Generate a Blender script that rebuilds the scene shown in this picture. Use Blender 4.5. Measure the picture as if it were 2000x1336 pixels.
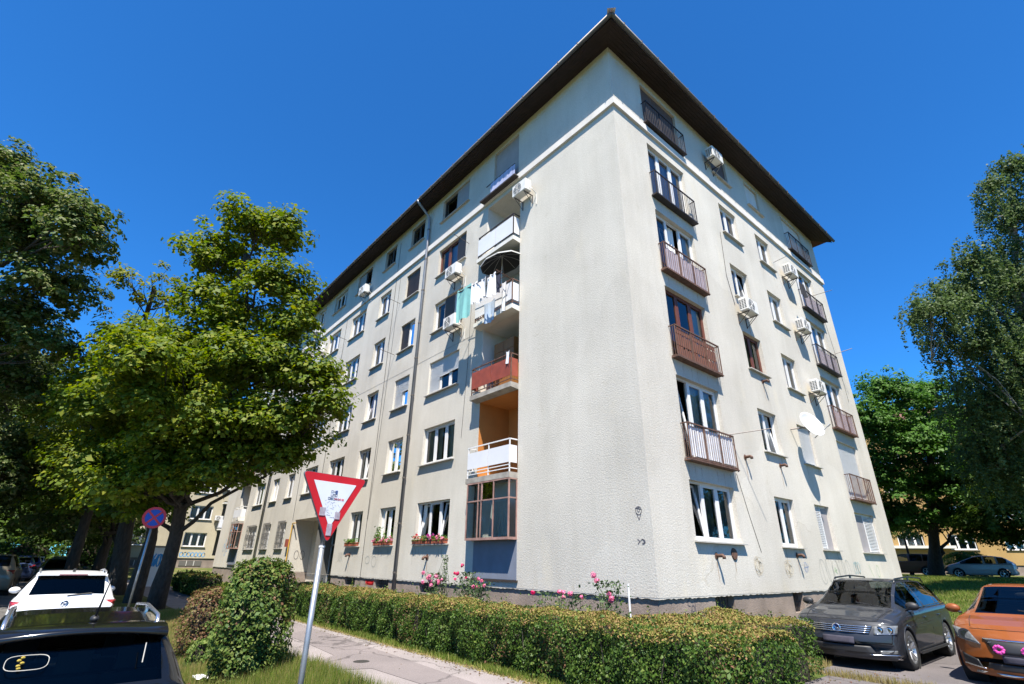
import bpy, bmesh, math, random
import numpy as np
from mathutils import Vector, Matrix

R_ = math.radians
scene = bpy.context.scene
for o in list(bpy.data.objects):
    bpy.data.objects.remove(o)
COL = scene.collection

# ------------------------------------------------------------------ camera
CAM_POS = (6.899, -9.902, 1.60)
PITCH, ROLL, YAW = R_(23.862), R_(0.931), R_(140.018)
fw = Vector((math.cos(YAW)*math.cos(PITCH), math.sin(YAW)*math.cos(PITCH), math.sin(PITCH)))
rt = Vector((math.sin(YAW), -math.cos(YAW), 0))
up = rt.cross(fw)
rt2 = math.cos(ROLL)*rt + math.sin(ROLL)*up
up2 = -math.sin(ROLL)*rt + math.cos(ROLL)*up
cam_data = bpy.data.cameras.new('camera')
cam = bpy.data.objects.new('camera', cam_data)
COL.objects.link(cam)
cam_data.sensor_width = 36.0
cam_data.lens = 972.998/2000*36
cam_data.clip_start, cam_data.clip_end = 0.1, 3000
cam.matrix_world = Matrix(((rt2.x, up2.x, -fw.x, CAM_POS[0]), (rt2.y, up2.y, -fw.y, CAM_POS[1]),
                           (rt2.z, up2.z, -fw.z, CAM_POS[2]), (0, 0, 0, 1)))
scene.camera = cam

# ------------------------------------------------------------------ sky and sun
SUN_ELEV = R_(61.0)
SUN_AZ = R_(-41.0)              # direction towards the sun, measured from +x
sun_dir = Vector((math.cos(SUN_AZ)*math.cos(SUN_ELEV), math.sin(SUN_AZ)*math.cos(SUN_ELEV), math.sin(SUN_ELEV)))
world = bpy.data.worlds.new('World')
scene.world = world
world.use_nodes = True
nt = world.node_tree
nt.nodes.clear()
sky = nt.nodes.new('ShaderNodeTexSky')
sky.sky_type = 'NISHITA'
sky.sun_disc = False
sky.sun_elevation = SUN_ELEV
sky.sun_rotation = math.pi/2 - SUN_AZ
sky.altitude = 600
sky.air_density = 0.9
sky.dust_density = 0.1
sky.ozone_density = 4.5
bg = nt.nodes.new('ShaderNodeBackground')
bg.inputs['Strength'].default_value = 0.105
wo = nt.nodes.new('ShaderNodeOutputWorld')
tint = nt.nodes.new('ShaderNodeMix'); tint.data_type = 'RGBA'; tint.blend_type = 'MULTIPLY'   # the deep blue of the clear dry sky
tint.inputs[0].default_value = 1.0; tint.inputs[7].default_value = (0.18, 0.63, 1.0, 1)
nt.links.new(sky.outputs[0], tint.inputs[6])
nt.links.new(tint.outputs[2], bg.inputs[0])
nt.links.new(bg.outputs[0], wo.inputs[0])
sun_data = bpy.data.lights.new('sun', 'SUN')
sun_data.energy = 5.0
sun_data.angle = R_(0.5)
sun_data.color = (1.0, 0.94, 0.84)
sun = bpy.data.objects.new('sun', sun_data)
COL.objects.link(sun)
sun.rotation_euler = (-sun_dir).to_track_quat('-Z', 'Y').to_euler()

scene.view_settings.view_transform = 'Standard'
scene.view_settings.look = 'None'
scene.view_settings.exposure = 1.3
scene.view_settings.gamma = 1.0
scene.view_settings.use_curve_mapping = False
scene.render.engine = 'CYCLES'
scene.cycles.max_bounces = 6
scene.cycles.transparent_max_bounces = 12

rng = np.random.default_rng(7)
random.seed(7)

# ------------------------------------------------------------------ materials
MATS = {}
def mat(name, col, rough=0.6, metal=0.0, var=0.0, vscale=3.0, bump=0.0, bscale=60.0, spec=0.5, col2=None, coat=0.0, bdist=0.01, stretch=None):
    if name in MATS:
        return MATS[name]
    m = bpy.data.materials.new(name); m.use_nodes = True
    n, l = m.node_tree.nodes, m.node_tree.links
    b = n['Principled BSDF']
    b.inputs['Roughness'].default_value = rough
    b.inputs['Metallic'].default_value = metal
    b.inputs['Specular IOR Level'].default_value = spec
    if coat:
        b.inputs['Coat Weight'].default_value = coat
        b.inputs['Coat Roughness'].default_value = 0.04
    b.inputs['Base Color'].default_value = (*col, 1)
    if var or col2 or bump:
        tc = n.new('ShaderNodeTexCoord')
        src = tc.outputs['Object']
        if stretch:
            mp = n.new('ShaderNodeMapping'); mp.inputs['Scale'].default_value = stretch
            l.new(src, mp.inputs['Vector']); src = mp.outputs[0]
    if var or col2:
        nz = n.new('ShaderNodeTexNoise'); nz.inputs['Scale'].default_value = vscale; nz.inputs['Detail'].default_value = 6
        l.new(src, nz.inputs['Vector'])
        cr = n.new('ShaderNodeValToRGB'); cr.color_ramp.elements[0].position = 0.32; cr.color_ramp.elements[1].position = 0.68
        c2 = col2 if col2 else tuple(c*(1-var) for c in col)
        cr.color_ramp.elements[0].color = (*c2, 1); cr.color_ramp.elements[1].color = (*col, 1)
        l.new(nz.outputs['Fac'], cr.inputs[0]); l.new(cr.outputs[0], b.inputs['Base Color'])
    if bump:
        nb = n.new('ShaderNodeTexNoise'); nb.inputs['Scale'].default_value = bscale; nb.inputs['Detail'].default_value = 4
        l.new(src, nb.inputs['Vector'])
        bp = n.new('ShaderNodeBump'); bp.inputs['Strength'].default_value = bump; bp.inputs['Distance'].default_value = bdist
        l.new(nb.outputs['Fac'], bp.inputs['Height']); l.new(bp.outputs[0], b.inputs['Normal'])
    MATS[name] = m
    return m

def plaster(name, col, dark, streak=0.5, grain=26.0, stain=None):
    """weathered rough-cast render: large patches, vertical rain streaks, coarse grain"""
    m = bpy.data.materials.new(name); m.use_nodes = True
    n, l = m.node_tree.nodes, m.node_tree.links
    b = n['Principled BSDF']; b.inputs['Roughness'].default_value = 0.92; b.inputs['Specular IOR Level'].default_value = 0.15
    tc = n.new('ShaderNodeTexCoord')
    def noise(scale, detail=5, st=None, rough=0.55):
        z = n.new('ShaderNodeTexNoise'); z.inputs['Scale'].default_value = scale; z.inputs['Detail'].default_value = detail
        z.inputs['Roughness'].default_value = rough
        src = tc.outputs['Object']
        if st:
            mp = n.new('ShaderNodeMapping'); mp.inputs['Scale'].default_value = st; l.new(src, mp.inputs['Vector']); src = mp.outputs[0]
        l.new(src, z.inputs['Vector']); return z.outputs['Fac']
    def ramp(f, p0, p1, c0, c1):
        cr = n.new('ShaderNodeValToRGB'); cr.color_ramp.elements[0].position = p0; cr.color_ramp.elements[1].position = p1
        cr.color_ramp.elements[0].color = (*c0, 1); cr.color_ramp.elements[1].color = (*c1, 1)
        l.new(f, cr.inputs[0]); return cr.outputs[0]
    def mix(f, a, c, mode='MIX'):
        mx = n.new('ShaderNodeMix'); mx.data_type = 'RGBA'; mx.blend_type = mode
        if isinstance(f, float): mx.inputs[0].default_value = f
        else: l.new(f, mx.inputs[0])
        l.new(a, mx.inputs[6]); l.new(c, mx.inputs[7]); return mx.outputs[2]
    big = ramp(noise(0.35, 6), 0.34, 0.66, dark, col)
    g = ramp(noise(grain*0.9, 6, None, 0.75), 0.30, 0.62, (0.80, 0.795, 0.78), (1.02, 1.02, 1.02))
    st = ramp(noise(1.0, 8, (1.4, 1.4, 0.16), 0.7), 0.34, 0.58, (0.84, 0.83, 0.80), (1, 1, 1))
    c = mix(1.0, big, g, 'MULTIPLY')
    c = mix(streak, c, st, 'MULTIPLY')
    pale = ramp(noise(0.8, 4, (1, 1, 0.5)), 0.62, 0.72, (1, 1, 1), (1.07, 1.05, 1.0))
    c = mix(1.0, c, pale, 'MULTIPLY')
    vo = n.new('ShaderNodeTexVoronoi'); vo.inputs['Scale'].default_value = 0.33
    wn = n.new('ShaderNodeTexNoise'); wn.inputs['Scale'].default_value = 1.1; wn.inputs['Detail'].default_value = 7
    l.new(tc.outputs['Object'], wn.inputs['Vector'])
    mv = n.new('ShaderNodeMix'); mv.data_type = 'RGBA'; mv.inputs[0].default_value = 0.45
    l.new(tc.outputs['Object'], mv.inputs[6]); l.new(wn.outputs['Color'], mv.inputs[7]); l.new(mv.outputs[2], vo.inputs['Vector'])
    sx = n.new('ShaderNodeSeparateColor'); l.new(vo.outputs['Color'], sx.inputs[0])
    c = mix(1.0, c, ramp(sx.outputs[0], 0.15, 0.85, (0.955, 0.95, 0.935), (1.02, 1.02, 1.01)), 'MULTIPLY')
    ve = n.new('ShaderNodeTexVoronoi'); ve.feature = 'DISTANCE_TO_EDGE'; ve.inputs['Scale'].default_value = 0.33
    l.new(mv.outputs[2], ve.inputs['Vector'])
    crk = ramp(ve.outputs['Distance'], 0.0006, 0.002, (0.86, 0.84, 0.80), (1, 1, 1))
    msk = ramp(noise(0.45, 2), 0.60, 0.64, (0, 0, 0), (1, 1, 1))
    c = mix(msk, c, mix(1.0, c, crk, 'MULTIPLY'))
    pit = ramp(noise(14, 4, None, 0.8), 0.62, 0.72, (1, 1, 1), (0.70, 0.68, 0.64))
    pm = ramp(noise(0.6, 4), 0.42, 0.62, (0.15, 0.15, 0.15), (1, 1, 1))
    c = mix(pm, c, mix(1.0, c, pit, 'MULTIPLY'))
    spl = ramp(noise(2.3, 8, (1, 1, 0.7), 0.75), 0.60, 0.74, (1, 1, 1), (0.80, 0.77, 0.70))
    c = mix(0.8, c, spl, 'MULTIPLY')
    l.new(c, b.inputs['Base Color'])
    hb = noise(grain, 5, None, 0.65)
    bp = n.new('ShaderNodeBump'); bp.inputs['Strength'].default_value = 0.55; bp.inputs['Distance'].default_value = 0.02
    l.new(hb, bp.inputs['Height']); l.new(bp.outputs[0], b.inputs['Normal'])
    MATS[name] = m
    return m

def glass_mat(name, tint=(0.86, 0.90, 0.88), trans=0.9, rough=0.02, ior=1.6):
    m = bpy.data.materials.new(name); m.use_nodes = True
    n, l = m.node_tree.nodes, m.node_tree.links
    n.clear()
    out = n.new('ShaderNodeOutputMaterial')
    tr = n.new('ShaderNodeBsdfTransparent'); tr.inputs[0].default_value = (*(t*trans for t in tint), 1)
    gl = n.new('ShaderNodeBsdfGlossy'); gl.inputs['Roughness'].default_value = rough; gl.inputs[0].default_value = (0.95, 0.97, 1, 1)
    fr = n.new('ShaderNodeFresnel'); fr.inputs['IOR'].default_value = ior
    mx = n.new('ShaderNodeMixShader')
    l.new(fr.outputs[0], mx.inputs[0]); l.new(tr.outputs[0], mx.inputs[1]); l.new(gl.outputs[0], mx.inputs[2]); l.new(mx.outputs[0], out.inputs[0])
    MATS[name] = m
    return m

def leaf_mat(name, cols, trans=0.35, rough=0.45):
    """leaf colour varies leaf by leaf (random per island)"""
    m = bpy.data.materials.new(name); m.use_nodes = True
    n, l = m.node_tree.nodes, m.node_tree.links
    b = n['Principled BSDF']; b.inputs['Roughness'].default_value = rough+0.1; b.inputs['Specular IOR Level'].default_value = 0.22
    g = n.new('ShaderNodeNewGeometry')
    cr = n.new('ShaderNodeValToRGB')
    els = cr.color_ramp.elements
    while len(els) < len(cols): els.new(0.5)
    for i, c in enumerate(cols):
        els[i].position = i/max(1, len(cols)-1); els[i].color = (*c, 1)
    l.new(g.outputs['Random Per Island'], cr.inputs[0])
    l.new(cr.outputs[0], b.inputs['Base Color'])
    t = n.new('ShaderNodeBsdfTranslucent')
    hs = n.new('ShaderNodeHueSaturation'); hs.inputs['Value'].default_value = 1.5; hs.inputs['Saturation'].default_value = 1.1
    l.new(cr.outputs[0], hs.inputs['Color']); l.new(hs.outputs[0], t.inputs[0])
    mx = n.new('ShaderNodeMixShader'); mx.inputs[0].default_value = trans
    l.new(b.outputs[0], mx.inputs[1]); l.new(t.outputs[0], mx.inputs[2])
    l.new(mx.outputs[0], n['Material Output'].inputs[0])
    MATS[name] = m
    return m

# ------------------------------------------------------------------ mesh builder
class MB:
    def __init__(s): s.v, s.f = [], []
    def quad(s, *p):
        i = len(s.v); s.v += [tuple(q) for q in p]; s.f.append(tuple(range(i, i+len(p)))); return s
    def box(s, x0, x1, y0, y1, z0, z1):
        i = len(s.v)
        s.v += [(x0,y0,z0),(x1,y0,z0),(x1,y1,z0),(x0,y1,z0),(x0,y0,z1),(x1,y0,z1),(x1,y1,z1),(x0,y1,z1)]
        for q in ((0,3,2,1),(4,5,6,7),(0,1,5,4),(1,2,6,5),(2,3,7,6),(3,0,4,7)): s.f.append(tuple(i+k for k in q))
        return s
    def tube(s, path, r, n=8, cap=True):
        path = [Vector(p) for p in path]
        rr = r if isinstance(r, (list, tuple)) else [r]*len(path)
        rings = []
        prev = None
        for k, p in enumerate(path):
            if k == 0: t = path[1]-p
            elif k == len(path)-1: t = p-path[k-1]
            else: t = (path[k+1]-path[k-1])
            t.normalize()
            if prev is None:
                a = Vector((0,0,1)) if abs(t.z) < 0.9 else Vector((1,0,0))
                x = t.cross(a).normalized()
            else:
                x = (prev - t*prev.dot(t))
                x = x.normalized() if x.length > 1e-6 else t.orthogonal().normalized()
            y = t.cross(x); prev = x
            i = len(s.v)
            for j in range(n):
                an = 2*math.pi*j/n
                s.v.append(tuple(p + x*(math.cos(an)*rr[k]) + y*(math.sin(an)*rr[k])))
            rings.append(i)
        for a, b in zip(rings, rings[1:]):
            for j in range(n):
                s.f.append((a+j, a+(j+1) % n, b+(j+1) % n, b+j))
        if cap:
            s.f.append(tuple(rings[0]+j for j in reversed(range(n)))); s.f.append(tuple(rings[-1]+j for j in range(n)))
        return s
    def lathe(s, prof, axis='z', n=24, c=(0,0,0)):
        i0 = len(s.v)
        for r, h in prof:
            for j in range(n):
                a = 2*math.pi*j/n; ca, sa = math.cos(a)*r, math.sin(a)*r
                p = {'z': (ca, sa, h), 'y': (ca, h, sa), 'x': (h, ca, sa)}[axis]
                s.v.append((p[0]+c[0], p[1]+c[1], p[2]+c[2]))
        for k in range(len(prof)-1):
            for j in range(n):
                a, b = i0+k*n, i0+(k+1)*n
                s.f.append((a+j, a+(j+1) % n, b+(j+1) % n, b+j))
        return s
    def prism(s, poly, h, axis='y', off=0.0):
        """polygon (2D) extruded by h; axis y: (x,z) outline, axis z: (x,y), axis x: (y,z)"""
        i = len(s.v); k = len(poly)
        for d in (off, off+h):
            for a, b in poly:
                s.v.append({'y': (a, d, b), 'z': (a, b, d), 'x': (d, a, b)}[axis])
        s.f.append(tuple(range(i, i+k))); s.f.append(tuple(i+k+j for j in reversed(range(k))))
        for j in range(k):
            s.f.append((i+j, i+(j+1) % k, i+k+(j+1) % k, i+k+j))
        return s
    def blob(s, c, r, seg=8, rings=5, jit=0.0):
        i0 = len(s.v)
        rx, ry, rz = (r, r, r) if not isinstance(r, (tuple, list)) else r
        for k in range(rings+1):
            th = math.pi*k/rings
            for j in range(seg):
                a = 2*math.pi*j/seg; q = 1+random.uniform(-jit, jit)
                s.v.append((c[0]+rx*q*math.sin(th)*math.cos(a), c[1]+ry*q*math.sin(th)*math.sin(a), c[2]+rz*q*math.cos(th)))
        for k in range(rings):
            for j in range(seg):
                a, b = i0+k*seg, i0+(k+1)*seg
                s.f.append((a+j, b+j, b+(j+1) % seg, a+(j+1) % seg))
        return s
    def mesh(s, name, m, smooth=False):
        me = bpy.data.meshes.new(name)
        me.from_pydata(s.v, [], s.f)
        if m: me.materials.append(m)
        me.update()
        bm = bmesh.new(); bm.from_mesh(me); bmesh.ops.recalc_face_normals(bm, faces=bm.faces); bm.to_mesh(me); bm.free()
        if smooth:
            me.polygons.foreach_set('use_smooth', [True]*len(me.polygons))
        return me
    def build(s, name, m, parent=None, loc=(0,0,0), rz=0.0, smooth=False, **props):
        return place(name, s.mesh(name, m, smooth), parent, loc, rz, **props)

def place(name, me, parent=None, loc=(0,0,0), rz=0.0, **props):
    o = bpy.data.objects.new(name, me); COL.objects.link(o)
    o.location = loc
    if rz: o.rotation_euler = (0, 0, rz)
    if parent: o.parent = parent
    for k, v in props.items(): o[k] = v
    return o

def empty(name, loc=(0,0,0), rz=0.0, parent=None, **props):
    return place(name, None, parent, loc, rz, **props)

def tag(o, label, cat, group=None):
    o['label'] = label; o['category'] = cat
    if group: o['group'] = group
    return o

def copy_tree(o, parent=None):
    c = o.copy(); COL.objects.link(c)
    if parent is not None: c.parent = parent
    for ch in o.children: copy_tree(ch, c)
    return c

def np_mesh(name, verts, faces_k, m, parent=None, smooth=False, **props):
    """verts (N,3) array, faces as consecutive groups of k vertices"""
    me = bpy.data.meshes.new(name)
    nv = len(verts); nf = nv//faces_k
    me.vertices.add(nv); me.vertices.foreach_set('co', np.asarray(verts, np.float32).ravel())
    me.loops.add(nv); me.loops.foreach_set('vertex_index', np.arange(nv, dtype=np.int32))
    me.polygons.add(nf); me.polygons.foreach_set('loop_start', np.arange(0, nv, faces_k, dtype=np.int32))
    try: me.polygons.foreach_set('loop_total', np.full(nf, faces_k, np.int32))
    except Exception: pass
    me.materials.append(m); me.update(); me.validate()
    return place(name, me, parent, **props)

def leaf_quads(pos, nrm, size, aspect=0.6, fold=0.0):
    """one pointed leaf (4 verts) at each position, lying across nrm, turned at random"""
    n = len(pos)
    nrm = nrm/np.linalg.norm(nrm, axis=1, keepdims=True)
    a = rng.normal(size=(n, 3)); t = np.cross(nrm, a); t /= np.linalg.norm(t, axis=1, keepdims=True)+1e-9
    b = np.cross(nrm, t)
    sz = (size*np.clip(rng.lognormal(-0.08, 0.32, n), 0.4, 1.8))[:, None]
    q = np.empty((n, 4, 3))
    q[:, 0] = pos - t*sz*0.5
    q[:, 1] = pos - t*sz*0.05 + b*sz*aspect*0.5 + nrm*sz*0.08
    q[:, 2] = pos + t*sz*0.5 - nrm*sz*0.12
    q[:, 3] = pos - t*sz*0.05 - b*sz*aspect*0.5 + nrm*sz*0.08
    return q.reshape(-1, 3)

# ------------------------------------------------------------------ terrain
def sm(t):
    t = np.clip(t, 0, 1); return t*t*(3-2*t)
KERB_Y = -8.3
def gh(x, y):
    x = np.asarray(x, float); y = np.asarray(y, float)
    rise = 0.42*sm((-x-9)/12.0)
    street = -0.42 + rise
    t = np.clip((y-KERB_Y)/2.0, 0, 1)
    verge = (street+0.12)*(1-t)
    z = np.where(y < KERB_Y, street, verge)
    z = np.where(y < -17.4, street+0.12, z)
    park = -0.1*sm((x-1.4)/0.6)*sm((y+3.0)/1.0)
    z = z + np.where(y > -6.3, park, 0)
    z = z + np.where(y > 8, 1.15*sm((y-8.5)/30.0), 0)
    z = z + 0.55*sm((-x-42)/14.0)*np.where(y > -8.3, 1, 0)
    return z

def grid_sheet(name, xs, ys, off, m, **props):
    X, Y = np.meshgrid(np.array(xs, float), np.array(ys, float))
    Z = gh(X, Y)+off
    v = np.stack([X, Y, Z], -1).reshape(-1, 3)
    nx = len(xs); f = []
    for j in range(len(ys)-1):
        for i in range(nx-1):
            a = j*nx+i; f.append((a, a+1, a+nx+1, a+nx))
    me = bpy.data.meshes.new(name); me.from_pydata(v.tolist(), [], f); me.materials.append(m); me.update()
    return place(name, me, None, **props)

def frange(a, b, n): return list(np.linspace(a, b, n))

# earth, dry grass and green grass in patches
def soil_material():
    m = bpy.data.materials.new('soil'); m.use_nodes = True
    n, l = m.node_tree.nodes, m.node_tree.links
    b = n['Principled BSDF']; b.inputs['Roughness'].default_value = 0.95; b.inputs['Specular IOR Level'].default_value = 0.1
    tc = n.new('ShaderNodeTexCoord')
    a = n.new('ShaderNodeTexNoise'); a.inputs['Scale'].default_value = 0.9; a.inputs['Detail'].default_value = 8
    c = n.new('ShaderNodeTexNoise'); c.inputs['Scale'].default_value = 22; c.inputs['Detail'].default_value = 5
    l.new(tc.outputs['Object'], a.inputs['Vector']); l.new(tc.outputs['Object'], c.inputs['Vector'])
    r = n.new('ShaderNodeValToRGB'); e = r.color_ramp.elements
    e[0].position = 0.36; e[0].color = (0.055, 0.085, 0.018, 1); e[1].position = 0.64; e[1].color = (0.19, 0.15, 0.075, 1)
    e.new(0.5).color = (0.10, 0.12, 0.03, 1)
    l.new(a.outputs['Fac'], r.inputs[0])
    r2 = n.new('ShaderNodeValToRGB'); r2.color_ramp.elements[0].color = (0.45, 0.45, 0.45, 1); r2.color_ramp.elements[1].color = (1.3, 1.3, 1.3, 1)
    l.new(c.outputs['Fac'], r2.inputs[0])
    mx = n.new('ShaderNodeMix'); mx.data_type = 'RGBA'; mx.blend_type = 'MULTIPLY'; mx.inputs[0].default_value = 1
    l.new(r.outputs[0], mx.inputs[6]); l.new(r2.outputs[0], mx.inputs[7]); l.new(mx.outputs[2], b.inputs['Base Color'])
    bp = n.new('ShaderNodeBump'); bp.inputs['Strength'].default_value = 0.8; bp.inputs['Distance'].default_value = 0.05
    l.new(c.outputs['Fac'], bp.inputs['Height']); l.new(bp.outputs[0], b.inputs['Normal'])
    return m
SOIL = soil_material()

def asphalt(name, col, col2, grain=90):
    m = bpy.data.materials.new(name); m.use_nodes = True
    n, l = m.node_tree.nodes, m.node_tree.links
    b = n['Principled BSDF']; b.inputs['Roughness'].default_value = 0.85; b.inputs['Specular IOR Level'].default_value = 0.3
    tc = n.new('ShaderNodeTexCoord')
    def nz(s, d=6):
        z = n.new('ShaderNodeTexNoise'); z.inputs['Scale'].default_value = s; z.inputs['Detail'].default_value = d
        l.new(tc.outputs['Object'], z.inputs['Vector']); return z.outputs['Fac']
    r = n.new('ShaderNodeValToRGB'); e = r.color_ramp.elements
    e[0].position, e[1].position = 0.35, 0.65; e[0].color = (*col2, 1); e[1].color = (*col, 1)
    l.new(nz(0.7), r.inputs[0])
    r2 = n.new('ShaderNodeValToRGB'); r2.color_ramp.elements[0].position = 0.3; r2.color_ramp.elements[1].position = 0.7
    r2.color_ramp.elements[0].color = (0.7, 0.7, 0.7, 1); r2.color_ramp.elements[1].color = (1.15, 1.15, 1.15, 1)
    g = nz(grain, 3); l.new(g, r2.inputs[0])
    # cracks
    vo = n.new('ShaderNodeTexVoronoi'); vo.feature = 'DISTANCE_TO_EDGE'; vo.inputs['Scale'].default_value = 0.55
    wn = n.new('ShaderNodeTexNoise'); wn.inputs['Scale'].default_value = 2.5; wn.inputs['Detail'].default_value = 6
    l.new(tc.outputs['Object'], wn.inputs['Vector'])
    mv = n.new('ShaderNodeMix'); mv.data_type = 'RGBA'; mv.inputs[0].default_value = 0.35
    l.new(tc.outputs['Object'], mv.inputs[6]); l.new(wn.outputs['Color'], mv.inputs[7]); l.new(mv.outputs[2], vo.inputs['Vector'])
    r3 = n.new('ShaderNodeValToRGB'); r3.color_ramp.elements[0].color = (0.55, 0.55, 0.55, 1); r3.color_ramp.elements[1].color = (1, 1, 1, 1)
    r3.color_ramp.elements[0].position = 0.003; r3.color_ramp.elements[1].position = 0.012
    l.new(vo.outputs['Distance'], r3.inputs[0])
    m1 = n.new('ShaderNodeMix'); m1.data_type = 'RGBA'; m1.blend_type = 'MULTIPLY'; m1.inputs[0].default_value = 1
    m2 = n.new('ShaderNodeMix'); m2.data_type = 'RGBA'; m2.blend_type = 'MULTIPLY'; m2.inputs[0].default_value = 1
    l.new(r.outputs[0], m1.inputs[6]); l.new(r2.outputs[0], m1.inputs[7]); l.new(m1.outputs[2], m2.inputs[6]); l.new(r3.outputs[0], m2.inputs[7])
    l.new(m2.outputs[2], b.inputs['Base Color'])
    bp = n.new('ShaderNodeBump'); bp.inputs['Strength'].default_value = 0.5; bp.inputs['Distance'].default_value = 0.008
    l.new(g, bp.inputs['Height']); l.new(bp.outputs[0], b.inputs['Normal'])
    return m
ASPH_LIGHT = asphalt('old_asphalt', (0.275, 0.24, 0.232), (0.215, 0.19, 0.182))
ASPH_MID = asphalt('patched_asphalt', (0.205, 0.176, 0.170), (0.165, 0.142, 0.138))
ASPH_PARK = asphalt('parking_asphalt', (0.150, 0.133, 0.132), (0.112, 0.10, 0.099))
ASPH_ROAD = asphalt('road_asphalt', (0.14, 0.132, 0.125), (0.10, 0.095, 0.09))

gx = [-1500, -500, -200, -110] + frange(-80, -42, 12) + frange(-40, -24, 6) + frange(-22, 22, 45) + [26, 32, 40, 60, 110, 200, 500, 1500]
gy = [-1500, -500, -200, -110, -60, -40, -30, -22, -17.45, -17.35, -15, -12, -10, -8.35, KERB_Y] + frange(-8.05, -6.3, 8) + frange(-6, 9, 24) + frange(10, 44, 35) + [50, 60, 80, 110, 200, 500, 1500]
grid_sheet('ground', gx, gy, -0.004, SOIL, kind='structure')
grid_sheet('road', [-150, -110] + frange(-80, 24, 105) + [60, 150], [-17.3, -15, -12, -10, -8.36], 0.002, ASPH_ROAD, kind='structure')
grid_sheet('pavement', frange(-45, 4.2, 62), frange(-6.28, -4.08, 8), 0.003, ASPH_LIGHT, kind='structure')
# darker strip relaid along the middle of the pavement
poly = [(-30, -4.25), (-9.78, -4.29), (-5.38, -4.45), (-2.57, -4.6), (0.2, -4.78), (3.5, -5.0), (3.5, -5.6), (-0.34, -5.42), (-1.75, -5.48), (-1.97, -6.05), (-2.8, -5.93), (-3.28, -5.49), (-5.19, -5.36), (-6.58, -5.31), (-30, -5.2)]
MB().quad(*[(x, y, 0.008) for x, y in poly]).build('pavement_patch', ASPH_MID, kind='structure')
grid_sheet('parking_lot', [4.25, 4.6, 5, 6, 8, 10, 14, 24], [-8.2, -7, -6.3, -5, -4, -3, -2, -1, 0, 1.0], 0.004, ASPH_PARK, kind='structure')
grid_sheet('parking_lot_entry', [2.7, 3.0, 3.4, 3.8, 4.25], frange(-2.75, 1.0, 5), 0.004, ASPH_PARK, kind='structure')
grid_sheet('parking_lot_bay', [1.75, 2.0, 2.5, 3, 4, 5, 6, 8, 10, 14, 24], frange(1.0, 8.6, 10), 0.004, ASPH_PARK, kind='structure')
grid_sheet('back_road', [-120, -60] + frange(-40, 40, 41) + [80], frange(37, 45, 9), 0.006, ASPH_ROAD, kind='structure')
# kerbs: separate stones along the street
KERB = mat('kerb_concrete', (0.36, 0.34, 0.31), 0.9, var=0.3, vscale=2, bump=0.4, bscale=40)
kerb = empty('kerb', (0, 0, 0), kind='structure')
for i in range(46):
    x = 3.0-i*1.0
    z = float(gh(x-0.5, -8.5))
    MB().box(-0.495, 0.495, -0.06, 0.06, -0.2, 0.135).build('kerb_stone', KERB, kerb, (x-0.5, -8.32, z+random.uniform(-0.008, 0.008)))
# garden bed between hedge and wall
grid_sheet('garden_bed', frange(-24, 1.6, 26), frange(-3.6, 0.2, 6), 0.012, mat('bed_earth', (0.075, 0.06, 0.042), 0.95, var=0.5, vscale=6, bump=0.8, bscale=18, bdist=0.05), kind='structure')
# iron cover in the pavement
MB().lathe([(0, 0.012), (0.13, 0.012), (0.14, 0.008)], n=20).build('drain_cover', mat('cast_iron', (0.06, 0.055, 0.05), 0.6, metal=0.6), None, (-2.4, -5.36, 0.0), label='small round iron cover set in the pavement by the hedge', category='drain cover')

# ------------------------------------------------------------------ the corner apartment building
WALL = plaster('grey_roughcast', (0.60, 0.565, 0.505), (0.50, 0.47, 0.42))
PLINTH = mat('plinth_concrete', (0.27, 0.215, 0.18), 0.95, var=0.35, vscale=1.6, bump=0.5, bscale=30, bdist=0.02)
MOULD = mat('cornice_render', (0.64, 0.60, 0.55), 0.9, var=0.18, vscale=1.5, bump=0.3, bscale=30)
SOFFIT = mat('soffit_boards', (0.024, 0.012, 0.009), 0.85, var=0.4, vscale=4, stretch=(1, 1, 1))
TILE = mat('roof_tile', (0.16, 0.07, 0.045), 0.85, var=0.4, vscale=2)
GUTTER = mat('gutter_zinc', (0.13, 0.115, 0.10), 0.55, metal=0.5, var=0.3)
PIPE = mat('downpipe_zinc', (0.30, 0.30, 0.31), 0.5, metal=0.6, var=0.35, vscale=2.5, stretch=(3, 3, 0.6))
PVC = mat('white_pvc', (0.66, 0.655, 0.65), 0.35, var=0.06, vscale=2)
OLDWHITE = mat('old_white_paint', (0.62, 0.60, 0.56), 0.6, var=0.25, vscale=5)
BROWNWOOD = mat('red_brown_wood', (0.15, 0.045, 0.026), 0.55, var=0.35, vscale=6, stretch=(6, 6, 0.8))
DARKWOOD = mat('dark_wood', (0.035, 0.026, 0.022), 0.7)
SILL = mat('sill_render', (0.42, 0.40, 0.36), 0.85, var=0.25, vscale=4)
SHUT_LT = mat('pale_shutter', (0.60, 0.60, 0.60), 0.5, var=0.08)
SHUT_GREY = mat('grey_shutter', (0.30, 0.28, 0.285), 0.55, var=0.15, vscale=2)
SHUT_DARK = mat('dark_shutter', (0.085, 0.065, 0.06), 0.6, var=0.2, vscale=2)
SHUT_BROWN = mat('brown_shutter', (0.10, 0.055, 0.038), 0.6, var=0.2, vscale=2)
RUST = mat('rusty_iron', (0.16, 0.085, 0.06), 0.75, metal=0.2, var=0.5, vscale=8)
DARKIRON = mat('dark_iron', (0.045, 0.036, 0.036), 0.55, metal=0.4, var=0.3, vscale=8)
CURT_W = mat('white_curtain', (0.74, 0.73, 0.70), 0.9)
CURT_G = mat('grey_curtain', (0.46, 0.46, 0.43), 0.9)
CURT_V = mat('mauve_curtain', (0.46, 0.40, 0.48), 0.9)
BLIND = mat('window_blind', (0.10, 0.12, 0.11), 0.8)
INNER = mat('room_shadow', (0.11, 0.105, 0.095), 0.9)
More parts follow.
